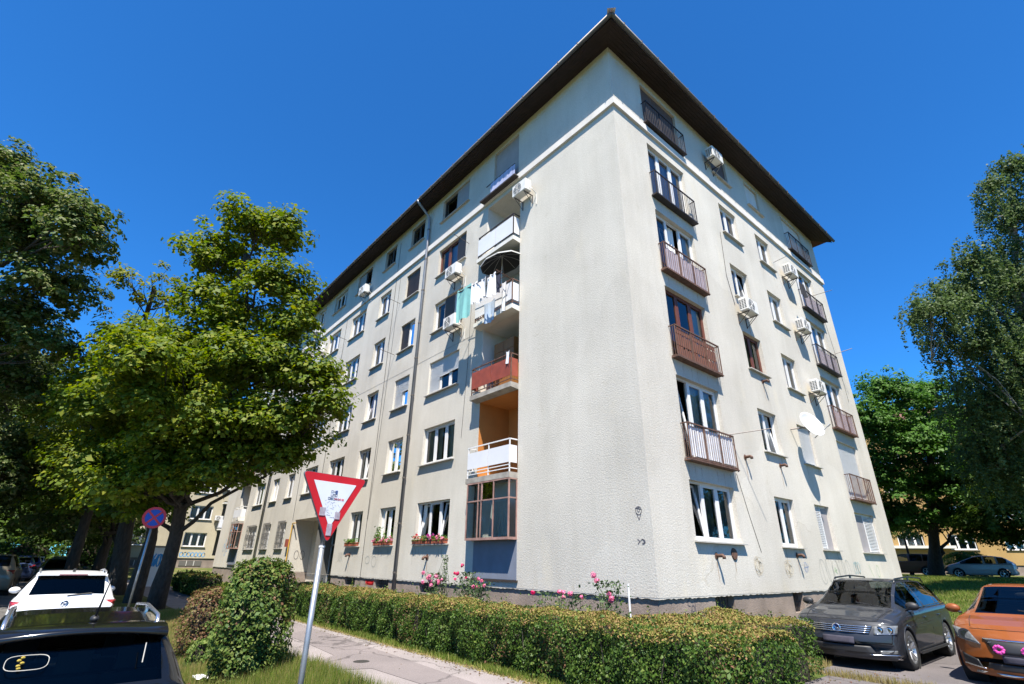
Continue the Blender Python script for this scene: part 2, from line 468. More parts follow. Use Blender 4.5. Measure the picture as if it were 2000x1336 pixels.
GLASS = glass_mat('window_glass')
CREAM = plaster('cream_render', (0.52, 0.46, 0.34), (0.44, 0.39, 0.29), 0.35)
OCHRE = plaster('ochre_render', (0.40, 0.27, 0.115), (0.34, 0.22, 0.09), 0.3)

BL, BW = 41.2, 17.2
Z0, ZT = 0.96, 18.0
H0, S0, FH = 3.57, 2.15, 2.8
def fl(k): return S0+FH*k, H0+FH*k          # sill and head of floor k (0 = ground floor)
def deck(k): return 1.25+FH*k               # floor level

LCOL = {1: (8.08, 10.25, 3), 2: (11.92, 13.26, 2), 3: (14.89, 16.16, 2), 4: (17.85, 19.80, 3)}
for k in (1, 2, 3, 4):
    a, b, n = LCOL[k]; LCOL[9-k] = (BL-b, BL-a, n)
RCOL = {'A': (1.73, 3.96, 3), 'B': (6.42, 7.77, 2), 'C': (9.44, 10.72, 2), 'D': (13.24, 15.47, 3)}
LOGGIA = (4.55, 6.60)
ENTR = (17.5, 23.6, 0.0, 3.6)

root = empty('apartment_building', (0, 0, 0))
tag(root, 'grey roughcast six-storey corner apartment block with dark overhanging eaves', 'building')

def wall_face(length, z0, z1, openings, tf, mb, depth=0.2, cuts=()):
    """plane with rectangular openings and their reveals; tf(u, d, z) -> xyz (d = inwards)"""
    us = sorted({0, length, *cuts, *(o[0] for o in openings), *(o[1] for o in openings)})
    zs = sorted({z0, z1, *(min(max(o[2], z0), z1) for o in openings), *(min(max(o[3], z0), z1) for o in openings)})
    for i in range(len(us)-1):
        for j in range(len(zs)-1):
            cu, cz = (us[i]+us[i+1])/2, (zs[j]+zs[j+1])/2
            if any(o[0] < cu < o[1] and o[2] < cz < o[3] for o in openings): continue
            mb.quad(tf(us[i], 0, zs[j]), tf(us[i+1], 0, zs[j]), tf(us[i+1], 0, zs[j+1]), tf(us[i], 0, zs[j+1]))
    for o in openings:
        a, b, c, d = o[:4]; dp = o[4] if len(o) > 4 else depth
        c2 = max(c, z0)
        mb.quad(tf(a, 0, c2), tf(a, dp, c2), tf(a, dp, d), tf(a, 0, d))
        mb.quad(tf(b, 0, c2), tf(b, dp, c2), tf(b, dp, d), tf(b, 0, d))
        mb.quad(tf(a, 0, d), tf(b, 0, d), tf(b, dp, d), tf(a, dp, d))
        if c >= z0: mb.quad(tf(a, 0, c), tf(b, 0, c), tf(b, dp, c), tf(a, dp, c))

tfL = lambda u, d, z: (-u, d, z)
tfR = lambda u, d, z: (-d, u, z)
left_open, right_open = [], []
for c, (a, b, n) in LCOL.items():
    for k in range(5):
        if k == 0 and c in (4, 5): continue
        s, h = fl(k); left_open.append((a, b, s, h))
    left_open.append((a, b, 16.38, 17.62))
LOG2 = (BL-LOGGIA[1], BL-LOGGIA[0])
for lg in (LOGGIA, LOG2):
    left_open.append((lg[0], lg[1], 2.24, 15.02, 1.35))
    left_open.append((lg[0]+0.12, lg[1]-0.35, 15.6, 17.7))
left_open.append((*ENTR, 1.1))
for c, (a, b, n) in RCOL.items():
    for k in range(5):
        s, h = fl(k)
        if c in 'AD' and k > 0: s = deck(k)+0.03
        right_open.append((a, b, s, h))
    right_open.append((a, b, 15.66 if c in 'AD' else 16.3, 17.6))
mb = MB()
wall_face(BL, Z0, ZT, left_open, tfL, mb)
wall_face(BW, Z0, ZT, right_open, tfR, mb)
mb.quad((-BL, 0, Z0), (-BL, BW, Z0), (-BL, BW, ZT), (-BL, 0, ZT))
mb.quad((0, BW, Z0), (-BL, BW, Z0), (-BL, BW, ZT), (0, BW, ZT))
# underside lip above the plinth
mb.quad((0, 0, Z0), (-BL, 0, Z0), (-BL, 0.045, Z0), (-0.045, 0.045, Z0)).quad((0, 0, Z0), (0, BW, Z0), (-0.045, BW, Z0), (-0.045, 0.045, Z0))
mb.build('wall', WALL, root)
# ragged lower edge of the render
def ragged(tf, a, b):
    m = MB(); n = int((b-a)/0.09)
    u = np.linspace(a, b, n+1); z = Z0-0.012-0.03*rng.random(n+1)
    for i in range(n):
        m.quad(tf(u[i], 0.004, z[i]), tf(u[i+1], 0.004, z[i+1]), tf(u[i+1], 0.004, Z0+0.001), tf(u[i], 0.004, Z0+0.001))
        m.quad(tf(u[i], 0.004, z[i]), tf(u[i+1], 0.004, z[i+1]), tf(u[i+1], 0.03, z[i+1]), tf(u[i], 0.03, z[i]))
    m.build('render_edge', WALL, root)
ragged(tfL, 0.0, ENTR[0]); ragged(tfL, ENTR[1], BL); ragged(tfR, 0.0, BW)
# plinth with cellar openings
cell_L = [(8.61, 9.72, 0.62, 0.93), (11.98, 13.08, 0.62, 0.93), (14.92, 15.97, 0.62, 0.93), (25.2, 26.3, 0.62, 0.93), (28.1, 29.2, 0.62, 0.93), (31.2, 32.4, 0.62, 0.93)]
cell_R = [(2.3, 3.2, 0.40, 0.94), (6.53, 7.2, 0.42, 0.94), (9.4, 10.2, 0.40, 0.94), (13.6, 14.6, 0.40, 0.94)]
mb = MB()
wall_face(ENTR[0]-0.045, -0.5, Z0, [(a-0.045, b-0.045, c, d, 0.25) for a, b, c, d in cell_L if b < 17], lambda u, d, z: (-u-0.045, 0.045+d, z), mb)
mb2 = MB()
wall_face(BL-ENTR[1], -0.5, Z0, [(a-ENTR[1], b-ENTR[1], c, d, 0.25) for a, b, c, d in cell_L if a > 24], lambda u, d, z: (-u-ENTR[1], 0.045+d, z), mb2); mb2.build('plinth', PLINTH, root)
wall_face(BW-0.045, -0.5, Z0, [(a-0.045, b-0.045, c, d, 0.25) for a, b, c, d in cell_R], lambda u, d, z: (-0.045-d, u+0.045, z), mb)
mb.build('plinth', PLINTH, root)
BARS = mat('cellar_grate', (0.05, 0.04, 0.03), 0.7, metal=0.3)
for side, cells in (('L', cell_L), ('R', cell_R)):
    for a, b, c, d in cells:
        m = MB(); w = b-a
        for i in range(1, 7): m.tube([(w*i/7, 0.12, 0), (w*i/7, 0.12, d-c)], 0.009, 5)
        m.box(0, w, 0.11, 0.13, (d-c)/2-0.012, (d-c)/2+0.012)
        g = m.build('cellar_window', BARS, root, (-b, 0.045, c) if side == 'L' else (-0.045, a, c), 0 if side == 'L' else R_(90))
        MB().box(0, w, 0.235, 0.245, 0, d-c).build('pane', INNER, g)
# dark rooms behind the windows: partition walls and floors inside
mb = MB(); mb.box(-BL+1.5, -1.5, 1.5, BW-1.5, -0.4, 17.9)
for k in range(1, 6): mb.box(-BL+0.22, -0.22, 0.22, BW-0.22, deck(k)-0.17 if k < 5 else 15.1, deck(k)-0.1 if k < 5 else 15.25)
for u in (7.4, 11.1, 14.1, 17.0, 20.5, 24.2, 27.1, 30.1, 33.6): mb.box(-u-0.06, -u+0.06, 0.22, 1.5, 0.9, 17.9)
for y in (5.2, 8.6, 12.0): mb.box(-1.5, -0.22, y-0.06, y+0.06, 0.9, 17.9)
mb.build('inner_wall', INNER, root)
# string course under the top storey
mb = MB()
mb.box(-BL, 0.085, -0.085, 0.0, 15.22, 15.49).box(0.0, 0.085, 0.0, BW, 15.22, 15.49)
mb.build('string_course', MOULD, root)
# roof
OV = 0.74; EZ = 17.86
roof = empty('roof', (0, 0, 0), parent=root)
x0, x1, y0, y1 = -BL-OV, OV, -OV, BW+OV
rz_ = 21.4; ry = BW/2
mb = MB()
mb.quad((x0, y0, EZ+0.13), (x1, y0, EZ+0.13), (x1-9.4, ry, rz_), (x0+9.4, ry, rz_)).quad((x1, y0, EZ+0.13), (x1, y1, EZ+0.13), (x1-9.4, ry, rz_))
mb.quad((x1, y1, EZ+0.13), (x0, y1, EZ+0.13), (x0+9.4, ry, rz_), (x1-9.4, ry, rz_)).quad((x0, y1, EZ+0.13), (x0, y0, EZ+0.13), (x0+9.4, ry, rz_))
mb.build('roof_covering', TILE, roof)
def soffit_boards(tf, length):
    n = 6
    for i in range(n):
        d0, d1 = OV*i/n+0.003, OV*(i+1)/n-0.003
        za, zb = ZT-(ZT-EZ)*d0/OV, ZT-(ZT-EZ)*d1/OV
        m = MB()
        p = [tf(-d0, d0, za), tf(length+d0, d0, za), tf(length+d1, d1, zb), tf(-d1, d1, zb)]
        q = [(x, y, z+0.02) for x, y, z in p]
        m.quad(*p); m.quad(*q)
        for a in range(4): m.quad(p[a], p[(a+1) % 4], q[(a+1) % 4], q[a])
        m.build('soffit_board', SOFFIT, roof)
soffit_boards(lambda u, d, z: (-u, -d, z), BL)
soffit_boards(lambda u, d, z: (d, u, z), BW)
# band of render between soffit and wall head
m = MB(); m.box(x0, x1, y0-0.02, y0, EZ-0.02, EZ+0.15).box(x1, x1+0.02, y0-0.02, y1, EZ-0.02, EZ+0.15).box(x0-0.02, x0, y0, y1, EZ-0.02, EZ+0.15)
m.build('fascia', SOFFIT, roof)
def gutter(path):
    m = MB(); m.tube(path, 0.075, 10); g = m.build('gutter', GUTTER, roof, smooth=True)
    return g
gutter([(x0-0.1, y0-0.10, EZ+0.09), (x1+0.1, y0-0.10, EZ+0.09)])
gutter([(x1+0.10, y0-0.1, EZ+0.09), (x1+0.10, y1+0.1, EZ+0.09)])
for i in range(44):
    MB().box(-0.012, 0.012, -0.085, 0.0, 0.0, 0.165).build('gutter_bracket', GUTTER, roof, (x0+0.5+i*0.95, y0-0.1, EZ+0.0))
for i in range(19):
    MB().box(0.0, 0.085, -0.012, 0.012, 0.0, 0.165).build('gutter_bracket', GUTTER, roof, (x1+0.1, y0+0.5+i*0.95, EZ+0.0))
MB().quad((x1+0.02, y0-0.02, EZ+0.36), (x1+0.10, y0-0.30, EZ+0.16), (x1+0.30, y0-0.1, EZ+0.16)).quad((x1+0.02, y0-0.02, EZ+0.36), (x1+0.30, y0-0.1, EZ+0.16), (x1-0.4, y0+0.5, EZ+0.42)).quad((x1+0.02, y0-0.02, EZ+0.36), (x1+0.10, y0-0.30, EZ+0.16), (x1-0.5, y0+0.4, EZ+0.42)).build('hip_cap', mat('zinc_white', (0.7, 0.7, 0.7), 0.5), roof)

# downpipes
for u in (11.28, BL-11.28):
    m = MB()
    m.tube([(0, 0, 0.25), (0, 0, 16.9), (0, -0.05, 17.25), (0, -0.62, 17.72), (0, -0.80, 17.90)], 0.062, 12)
    dp = m.build('downpipe', PIPE, root, (-u, -0.11, 0), smooth=True)
    for z in (1.2, 2.9, 4.6, 6.3, 8.0, 9.7, 11.4, 13.1, 14.8, 16.5):
        MB().lathe([(0.066, -0.03), (0.076, -0.03), (0.076, 0.03), (0.066, 0.03)], n=12).build('pipe_collar', GUTTER, dp, (0, 0, z))

# ------------------------------------------------------------------ windows
_wcache = {}
def shared(key, fn):
    if key not in _wcache: _wcache[key] = fn()
    return _wcache[key]
FR = {'white': PVC, 'brown': BROWNWOOD, 'old': OLDWHITE, 'dark': DARKWOOD}
SH = {'lt': SHUT_LT, 'grey': SHUT_GREY, 'dark': SHUT_DARK, 'brown': SHUT_BROWN}
CU = {'w': CURT_W, 'g': CURT_G, 'v': CURT_V, 'b': BLIND}
RD = 0.13
def window(parent, w, h, n, loc, rz, frame='white', tilt=(), shut=None, curt=None, sill=True, louvre=(), board=None, wide_mid=False):
    fm = FR[frame]; key = (round(w, 2), round(h, 2), n, frame)
    def f_frame():
        m = MB(); t = 0.05
        m.box(0, t, RD, RD+0.07, 0, h).box(w-t, w, RD, RD+0.07, 0, h).box(t, w-t, RD, RD+0.07, 0, t).box(t, w-t, RD, RD+0.07, h-t, h)
        for i in range(1, n): m.box(w*i/n-0.03, w*i/n+0.03, RD+0.004, RD+0.066, t, h-t)
        return m.mesh('window', fm)
    o = place('window', shared(('f',)+key, f_frame), parent, loc, rz)
    cw = (w-0.1-0.06*(n-1))/n
    for i in range(n):
        xc = 0.05+i*(cw+0.06)
        def f_case():
            m = MB(); t = 0.055
            m.box(0, t, -0.018, 0.042, 0, h-0.1).box(cw-t, cw, -0.018, 0.042, 0, h-0.1).box(t, cw-t, -0.018, 0.042, 0, t).box(t, cw-t, -0.018, 0.042, h-0.1-t, h-0.1)
            return m.mesh('casement', fm)
        def f_pane():
            m = MB(); m.quad((0.05, 0.012, 0.05), (cw-0.05, 0.012, 0.05), (cw-0.05, 0.012, h-0.15), (0.05, 0.012, h-0.15)); return m.mesh('pane', GLASS)
        for nm, me in (('casement', shared(('c', round(cw, 3))+key, f_case)), ('pane', shared(('p', round(cw, 3))+key, f_pane))):
            c = place(nm, me, o, (xc, RD+0.02, 0.05))
            if i in tilt: c.rotation_euler = (R_(-8), 0, 0)
        if shut and i in shut:
            fr, sc = shut[i]
            hh = max(0.12, h*fr)
            def f_sh():
                m = MB(); k = max(2, int(hh/0.05)); dz = hh/k
                for j in range(k):
                    z = j*dz
                    m.quad((0, 0, z), (cw+0.07, 0, z), (cw+0.07, -0.012, z+dz*0.75), (0, -0.012, z+dz*0.75))
                    m.quad((0, -0.012, z+dz*0.75), (cw+0.07, -0.012, z+dz*0.75), (cw+0.07, 0.0, z+dz), (0, 0.0, z+dz))
                m.box(0, cw+0.07, -0.012, 0.006, -0.02, 0.0)
                return m.mesh('shutter', SH[sc])
            place('shutter', shared(('s', round(cw, 3), round(hh, 2), sc), f_sh), o, (xc-0.035, RD-0.035, h-hh))
        if i in louvre:
            m = MB(); k = int((h-0.1)/0.055)
            m.box(0, 0.04, 0, 0.03, 0, h-0.06).box(cw+0.01, cw+0.05, 0, 0.03, 0, h-0.06)
            for j in range(k): m.box(0.04, cw+0.01, 0.004, 0.02, j*0.055+0.01, j*0.055+0.042)
            place('louvre', m.mesh('louvre', PVC), o, (xc-0.02, RD-0.05, 0.03))
        if board and i in board:
            MB().box(-0.01, cw+0.01, 0, 0.02, 0.02, h-0.08).build('board', SHUT_GREY, o, (xc, RD-0.02, 0))
    if curt:
        kind = curt[0]
        spans = curt[1] if len(curt) > 1 else [(0.02, 0.98)]
        for a, b in spans:
            def f_cu():
                m = MB(); k = max(4, int((b-a)*w/0.05)); xs = np.linspace(a*w, b*w, k+1)
                ys = [0.05*math.sin(j*2.1)*(0.6+0.4*math.sin(j*0.7)) for j in range(k+1)]
                for j in range(k): m.quad((xs[j], ys[j], 0.02), (xs[j+1], ys[j+1], 0.02), (xs[j+1], ys[j+1]*0.7, h-0.03), (xs[j], ys[j]*0.7, h-0.03))
                return m.mesh('curtain', CU[kind])
            place('curtain', shared(('u', round(w, 2), round(h, 2), kind, a, b), f_cu), o, (0, RD+0.14, 0))
    if sill:
        def f_sill():
            m = MB(); m.v = [(-0.09, -0.11, -0.045), (w+0.09, -0.11, -0.045), (w+0.09, RD, -0.03), (-0.09, RD, -0.03), (-0.09, -0.11, -0.012), (w+0.09, -0.11, -0.012), (w+0.09, RD, 0.004), (-0.09, RD, 0.004)]
            m.f = [(0, 3, 2, 1), (4, 5, 6, 7), (0, 1, 5, 4), (1, 2, 6, 5), (2, 3, 7, 6), (3, 0, 4, 7)]
            return m.mesh('sill', SILL)
        place('sill', shared(('l', round(w, 2)), f_sill), o)
    return o
def winL(c, z0, z1, **k):
    a, b, n = c; return window(root, b-a, z1-z0, n, (-b, 0, z0), 0, **k)
def winR(c, z0, z1, **k):
    a, b, n = c; return window(root, b-a, z1-z0, n, (0, a, z0), R_(90), **k)

STY = {
 (1,0): dict(tilt=(0, 2), curt=('w', [(0.02, 0.12), (0.9, 0.98)])), (1,1): dict(curt=('g', [(0.02, 0.5), (0.62, 0.98)])),
 (1,2): dict(shut={0: (0.9, 'lt'), 1: (0.52, 'lt'), 2: (0.5, 'lt')}), (1,3): dict(shut={1: (0.85, 'dark')}), (1,4): dict(frame='brown', shut={2: (1.0, 'dark')}, curt=('v', [(0.3, 0.6)])),
 (2,0): dict(curt=('w', [(0.05, 0.95)])), (2,1): dict(curt=('g',)), (2,2): dict(shut={0: (0.97, 'lt'), 1: (0.45, 'lt')}), (2,3): dict(shut={0: (0.97, 'dark')}, curt=('w', [(0.6, 1)])), (2,4): dict(shut={0: (0.99, 'brown'), 1: (0.99, 'brown')}, frame='brown'),
 (3,0): dict(curt=('w', [(0.1, 0.9)])), (3,1): dict(curt=('w', [(0.0, 0.3)]), tilt=(1,)), (3,2): dict(tilt=(0,), curt=('v', [(0.1, 0.5)])), (3,3): dict(curt=('g',)), (3,4): dict(curt=('v',)),
 (4,1): dict(curt=('g', [(0.0, 0.4)])), (4,2): dict(curt=('g', [(0.3, 0.7)])), (4,3): dict(curt=('w', [(0.3, 0.55)])), (4,4): dict(curt=('w', [(0.05, 0.45)])),
 (5,2): dict(curt=('w',)), (5,3): dict(), (5,4): dict(curt=('w', [(0.2, 0.8)])), (6,2): dict(curt=('w',)), (7,2): dict(shut={0: (0.5, 'lt'), 1: (0.5, 'lt')})}
for c in LCOL:
    for k in range(5):
        if k == 0 and c in (4, 5): continue
        s, h = fl(k)
        winL(LCOL[c], s, h, **STY.get((c, k), dict(curt=random.choice([('w', [(0.0, 0.35), (0.7, 1.0)]), ('g',), ('w', [(0.1, 0.9)]), ('g', [(0.0, 0.6)])]))))
top = {1: dict(n=2, frame='dark', shut={1: (1.0, 'grey')}), 2: dict(frame='dark'), 3: dict(frame='dark'), 4: dict(n=2, frame='dark', shut={0: (1.0, 'grey')}), 5: dict(), 6: dict(), 7: dict(), 8: dict(shut={0: (1, 'grey'), 1: (1, 'grey'), 2: (1, 'grey')})}
for c in LCOL:
    st = dict(top[c]); a, b, n = LCOL[c]; n = st.pop('n', n)
    winL((a, b, n), 16.38, 17.62, **st)
for lg in (LOGGIA, LOG2):
    winL((lg[0]+0.12, lg[1]-0.35, 2), 15.6, 17.7, sill=False, shut={0: (0.9, 'grey'), 1: (0.9, 'grey')})
STR = {
 ('A',0): dict(tilt=(0,), curt=('b', [(0.3, 0.98)])), ('A',1): dict(tilt=(0,), curt=('g', [(0.35, 0.98)])), ('A',2): dict(frame='brown', curt=('g', [(0.7, 0.98)])), ('A',3): dict(tilt=(1,), curt=('w', [(0.4, 0.6), (0.85, 0.98)])), ('A',4): dict(curt=('v', [(0.05, 0.95)])),
 ('B',0): dict(curt=('b',)), ('B',1): dict(tilt=(1,), curt=('g',)), ('B',2): dict(frame='brown', curt=('g', [(0.5, 0.8)])), ('B',3): dict(tilt=(1,), curt=('w', [(0.0, 0.3)])), ('B',4): dict(curt=('w', [(0.1, 0.5)])),
 ('C',0): dict(louvre=(0,), board=(1,)), ('C',1): dict(shut={0: (1, 'lt'), 1: (1, 'lt')}), ('C',2): dict(curt=('w', [(0.3, 0.9)])), ('C',3): dict(curt=('w',)), ('C',4): dict(curt=('w', [(0.0, 0.4)])),
 ('D',0): dict(n=2, louvre=(1,), board=(0,)), ('D',1): dict(n=2, shut={0: (1, 'lt'), 1: (1, 'lt')}), ('D',2): dict(curt=('w', [(0.1, 0.9)])), ('D',3): dict(curt=('w', [(0.1, 0.9)])), ('D',4): dict(curt=('w', [(0.0, 0.5)]))}
for c in RCOL:
    for k in range(5):
        s, h = fl(k)
        fr = c in 'AD' and k > 0
        if fr: s = deck(k)+0.03
        st = dict(STR[(c, k)]); a, b, n = RCOL[c]; n = st.pop('n', n)
        winR((a, b, n), s, h, sill=not fr, **st)
winR(RCOL['A'][:2]+(2,), 15.66, 17.6, frame='brown', sill=False, shut={0: (1, 'brown'), 1: (1, 'brown')})
winR(RCOL['B'], 16.3, 17.6, frame='brown', shut={0: (1, 'brown'), 1: (1, 'brown')})
winR(RCOL['C'], 16.3, 17.6, shut={0: (1, 'lt'), 1: (1, 'lt')})
winR(RCOL['D'][:2]+(2,), 15.66, 17.6, sill=False, shut={0: (1, 'lt'), 1: (1, 'lt')})

# ------------------------------------------------------------------ iron balconets on the sunny side
SCREEN_W = mat('white_screen', (0.70, 0.69, 0.70), 0.8, var=0.12)
SCREEN_M = mat('mauve_screen', (0.42, 0.36, 0.40), 0.8, var=0.2)
PLANK = mat('red_plank', (0.20, 0.075, 0.045), 0.7, var=0.35, vscale=5, stretch=(6, 6, 0.7))
def balconet(u0, u1, z, m_iron, style=None):
    w = u1-u0+0.16; hgt = 0.94; d = 0.19
    g = MB()
    g.box(0, w, -d-0.018, -d+0.018, hgt-0.02, hgt+0.015)
    for x in (0.0, w-0.02):
        g.box(x, x+0.02, -d, 0, hgt-0.02, hgt+0.01).box(x, x+0.02, -d, 0, 0.02, 0.045)
    g.box(0, w, -d-0.012, -d+0.012, 0.02, 0.05)
    for i in range(4):
        x = w*i/3; x = min(max(x, 0.0), w-0.025)
        g.box(x, x+0.025, -d-0.014, -d+0.014, -0.06, hgt)
    o = g.build('railing', m_iron, root, (0, u0-0.08, z), R_(90))
    b = MB(); k = int(w/0.105)
    for i in range(1, k):
        x = w*i/k
        b.tube([(x, -d, 0.04), (x, -d, hgt-0.01)], 0.0075, 5, False)
    for y in (0.06, 0.12):
        b.tube([(0.01, -y, 0.04), (0.01, -y, hgt)], 0.0075, 5, False); b.tube([(w-0.01, -y, 0.04), (w-0.01, -y, hgt)], 0.0075, 5, False)
    b.build('baluster', m_iron, o, kind='stuff')
    p = MB(); p.box(-0.02, w+0.02, -d-0.03, 0.0, -0.03, 0.0); p.build('floor_plate', m_iron, o)
    if style == 'white':
        s = MB(); n = int(w/0.09); xs = np.linspace(0.03, w-0.03, n+1); zz_ = (0.1, hgt-0.06)
        ys = [-d+0.03+0.015*(j % 2) for j in range(n+1)]
        for j in range(n): s.quad((xs[j], ys[j], zz_[0]), (xs[j+1], ys[j+1], zz_[0]), (xs[j+1], ys[j+1], zz_[1]), (xs[j], ys[j], zz_[1]))
        s.build('screen', SCREEN_W, o)
    elif style == 'mauve':
        s = MB(); n = int(w/0.12); xs = np.linspace(0.03, w-0.03, n+1)
        for j in range(n): s.quad((xs[j], -d+0.03+0.02*(j % 2), 0.08), (xs[j+1], -d+0.03+0.02*((j+1) % 2), 0.08), (xs[j+1], -d+0.03+0.02*((j+1) % 2), hgt*0.86), (xs[j], -d+0.03+0.02*(j % 2), hgt*0.86))
        s.build('screen', SCREEN_M, o)
    elif style == 'plank':
        n = 11
        for j in range(n):
            x = 0.03+(w-0.26)*j/n; pw = (w-0.26)/n-0.006
            s = MB(); cut = 0.05+0.10*abs(math.sin(j*1.3))
            s.prism([(x, 0.05), (x+pw, 0.05), (x+pw, 0.30-cut*0.3), (x+pw*0.5, 0.34), (x, 0.30-cut*0.3)], 0.016, 'y', -d+0.02)
            s.prism([(x, 0.36), (x+pw, 0.36), (x+pw, 0.66), (x+pw*0.5, 0.70), (x, 0.66)], 0.016, 'y', -d+0.02)
            s.prism([(x, 0.72), (x+pw, 0.72), (x+pw, 0.86), (x, 0.86)], 0.016, 'y', -d+0.02)
            s.box(x+pw*0.4, x+pw*0.6, -d+0.037, -d+0.05, 0.05, 0.86)
            s.build('plank', PLANK, o)
    return o
A_, D_ = RCOL['A'], RCOL['D']
balconet(A_[0], A_[1], deck(1), RUST, 'white'); balconet(A_[0], A_[1], deck(2), RUST, 'plank')
balconet(A_[0], A_[1], deck(3), RUST, 'mauve'); balconet(A_[0], A_[1], deck(4), DARKIRON); balconet(A_[0], A_[1], 15.6, DARKIRON)
balconet(D_[0], D_[1], deck(1), RUST); balconet(D_[0], D_[1], deck(2), RUST, 'mauve'); balconet(D_[0], D_[1], deck(3), DARKIRON, 'mauve')
balconet(D_[0], D_[1], deck(4), DARKIRON, 'mauve'); balconet(D_[0], D_[1], 15.6, DARKIRON)

# ------------------------------------------------------------------ loggias and their projecting balconies
ORANGE = mat('orange_wall_paint', (0.46, 0.17, 0.035), 0.8, var=0.15, vscale=2)
WHITEW = mat('white_wall_paint', (0.62, 0.60, 0.55), 0.85, var=0.15, vscale=2)
CUPB = mat('wood_cupboard', (0.30, 0.13, 0.035), 0.5, var=0.3, vscale=5, stretch=(5, 5, 0.7))
CONC = mat('slab_concrete', (0.34, 0.31, 0.27), 0.9, var=0.35, vscale=4, bump=0.4, bscale=30)
PANEL_W = mat('white_panel', (0.64, 0.64, 0.66), 0.5, var=0.08, vscale=2)
PANEL_R = mat('red_rust_panel', (0.27, 0.055, 0.03), 0.6, var=0.3, vscale=4)
BLUEGREY = mat('blue_grey_board', (0.17, 0.19, 0.24), 0.6, var=0.2, vscale=2)
GLASSB = GLASS
PJ = 0.33
def loggia(lg, main):
    w = lg[1]-lg[0]; X = -lg[1]                       # local x 0..w from left jamb to right jamb
    for k in range(1, 6):
        z = deck(k) if k < 5 else 15.32
        s = MB()
        if k < 5: s.v = [(-0.16, -PJ, -0.16), (w+0.0, -PJ, -0.16), (w+0.0, 0.0, -0.20), (-0.16, 0.0, -0.20), (-0.16, -PJ, 0), (w+0.0, -PJ, 0), (w+0.0, 0.0, 0), (-0.16, 0.0, 0)]
        else: s.v = [(-0.16, -PJ, -0.05), (w+0.0, -PJ, -0.05), (w+0.0, -0.102, -0.05), (-0.16, -0.102, -0.05), (-0.16, -PJ, 0), (w+0.0, -PJ, 0), (w+0.0, -0.102, 0), (-0.16, -0.102, 0)]
        s.f = [(0, 3, 2, 1), (4, 5, 6, 7), (0, 1, 5, 4), (1, 2, 6, 5), (2, 3, 7, 6), (3, 0, 4, 7)]
        sm_ = {1: CONC, 2: CONC, 3: WHITEW, 4: WHITEW, 5: DARKWOOD}[k]
        b = s.build('balcony', sm_, root, (X, 0, z))
        # floor inside the recess and ceiling paint
        if k < 5: MB().box(0.002, w-0.002, 0.002, 1.345, -0.2, 0.0).build('floor_slab', WHITEW if k > 2 else ORANGE if k == 2 else WHITEW, b)
        if k < 5:
            mlin = {1: ORANGE, 2: WHITEW, 3: WHITEW, 4: WHITEW}[k] if main else WHITEW
            top_ = FH-0.2 if k < 4 else 2.57
            MB().box(0.002, 0.014, 0.004, 1.34, 0.0, top_).build('side_wall', mlin, b)
            MB().box(w-0.014, w-0.002, 0.02, 1.34, 0.0, top_).build('side_wall', mlin, b)
            MB().box(0.014, w-0.014, 1.32, 1.345, 0.0, top_).build('back_wall', mlin, b)
            if k < 4: MB().box(0.014, w-0.014, 0.004, 1.32, top_-0.01, top_-0.004).build('ceiling', ORANGE if (k == 1 and main) else WHITEW, b)
            d_ = MB().box(w-0.95, w-0.15, 1.28, 1.318, 0.0, 2.15).build('balcony_door', BROWNWOOD if k < 3 else PVC, b)
            MB().box(w-0.85, w-0.25, 1.265, 1.279, 0.5, 2.05).build('pane', GLASS, d_)
        # railings
        iron = {1: PVC, 2: RUST, 3: RUST, 4: DARKIRON, 5: DARKIRON}[k]
        hr = 1.0
        r = MB(); yf = -PJ+0.03
        if k < 5:
            xs = (-0.10, w*0.48, w-0.04)
            for x in xs: r.box(x, x+0.03, yf-0.015, yf+0.015, -0.02, hr)
            r.box(-0.10, w-0.01, yf-0.02, yf+0.02, hr-0.035, hr)
            r.box(w-0.03, w-0.005, yf, -0.01, hr-0.035, hr).box(-0.10, -0.07, yf, -0.01, hr-0.035, hr)
            r.box(-0.10, w-0.01, yf-0.012, yf+0.012, 0.10, 0.125).box(w-0.03, w-0.005, yf, -0.01, 0.10, 0.125)
            if k == 1: r.box(-0.10, w-0.01, yf-0.012, yf+0.012, 0.20, 0.225)
            rl = r.build('railing', iron, b)
            pm = {1: PANEL_W, 2: PANEL_R, 3: PANEL_W, 4: PANEL_W}[k]
            pz = {1: (0.28, 0.80), 2: (0.22, 0.83), 3: (0.18, 0.86), 4: (0.12, 0.86)}[k]
            MB().box(-0.085, w*0.48-0.004, yf-0.032, yf-0.018, *pz).build('panel', pm, rl)
            MB().box(w*0.48+0.02, w-0.045, yf-0.032, yf-0.018, *pz).build('panel', pm, rl)
            MB().box(w-0.028, w-0.018, yf+0.0, -0.02, *pz).build('panel', pm, rl)
            MB().box(-0.098, -0.088, yf+0.0, -0.02, *pz).build('panel', pm, rl)
        else:
            r.box(0.0, w-0.2, -0.135, -0.115, 0.74, 0.78)
            rl = r.build('railing', DARKIRON, b)
            for i in range(11):
                x = 0.3+(w-0.5)*i/11
                MB().box(x, x+(w-0.5)/11-0.012, -0.13-0.012*(i % 2), -0.115-0.012*(i % 2), 0.16, 0.74).build('slat', mat('lilac_sheet', (0.40, 0.42, 0.58), 0.5, var=0.1), rl)
            for i in range(14):
                x = -0.14+(w+0.12)*i/14
                MB().box(x, x+(w+0.12)/14-0.01, -PJ+0.004, -0.11, -0.075, -0.052).build('deck_board', DARKWOOD, b)
    # glazed box on the ground floor
    gb = MB(); z0, z1 = 2.22, 3.88
    yf = -PJ+0.02
    def post(m, x, y): m.box(x-0.02, x+0.02, y-0.02, y+0.02, z0, z1)
    PO = mat('salmon_iron', (0.34, 0.20, 0.165), 0.65, var=0.4, vscale=5)
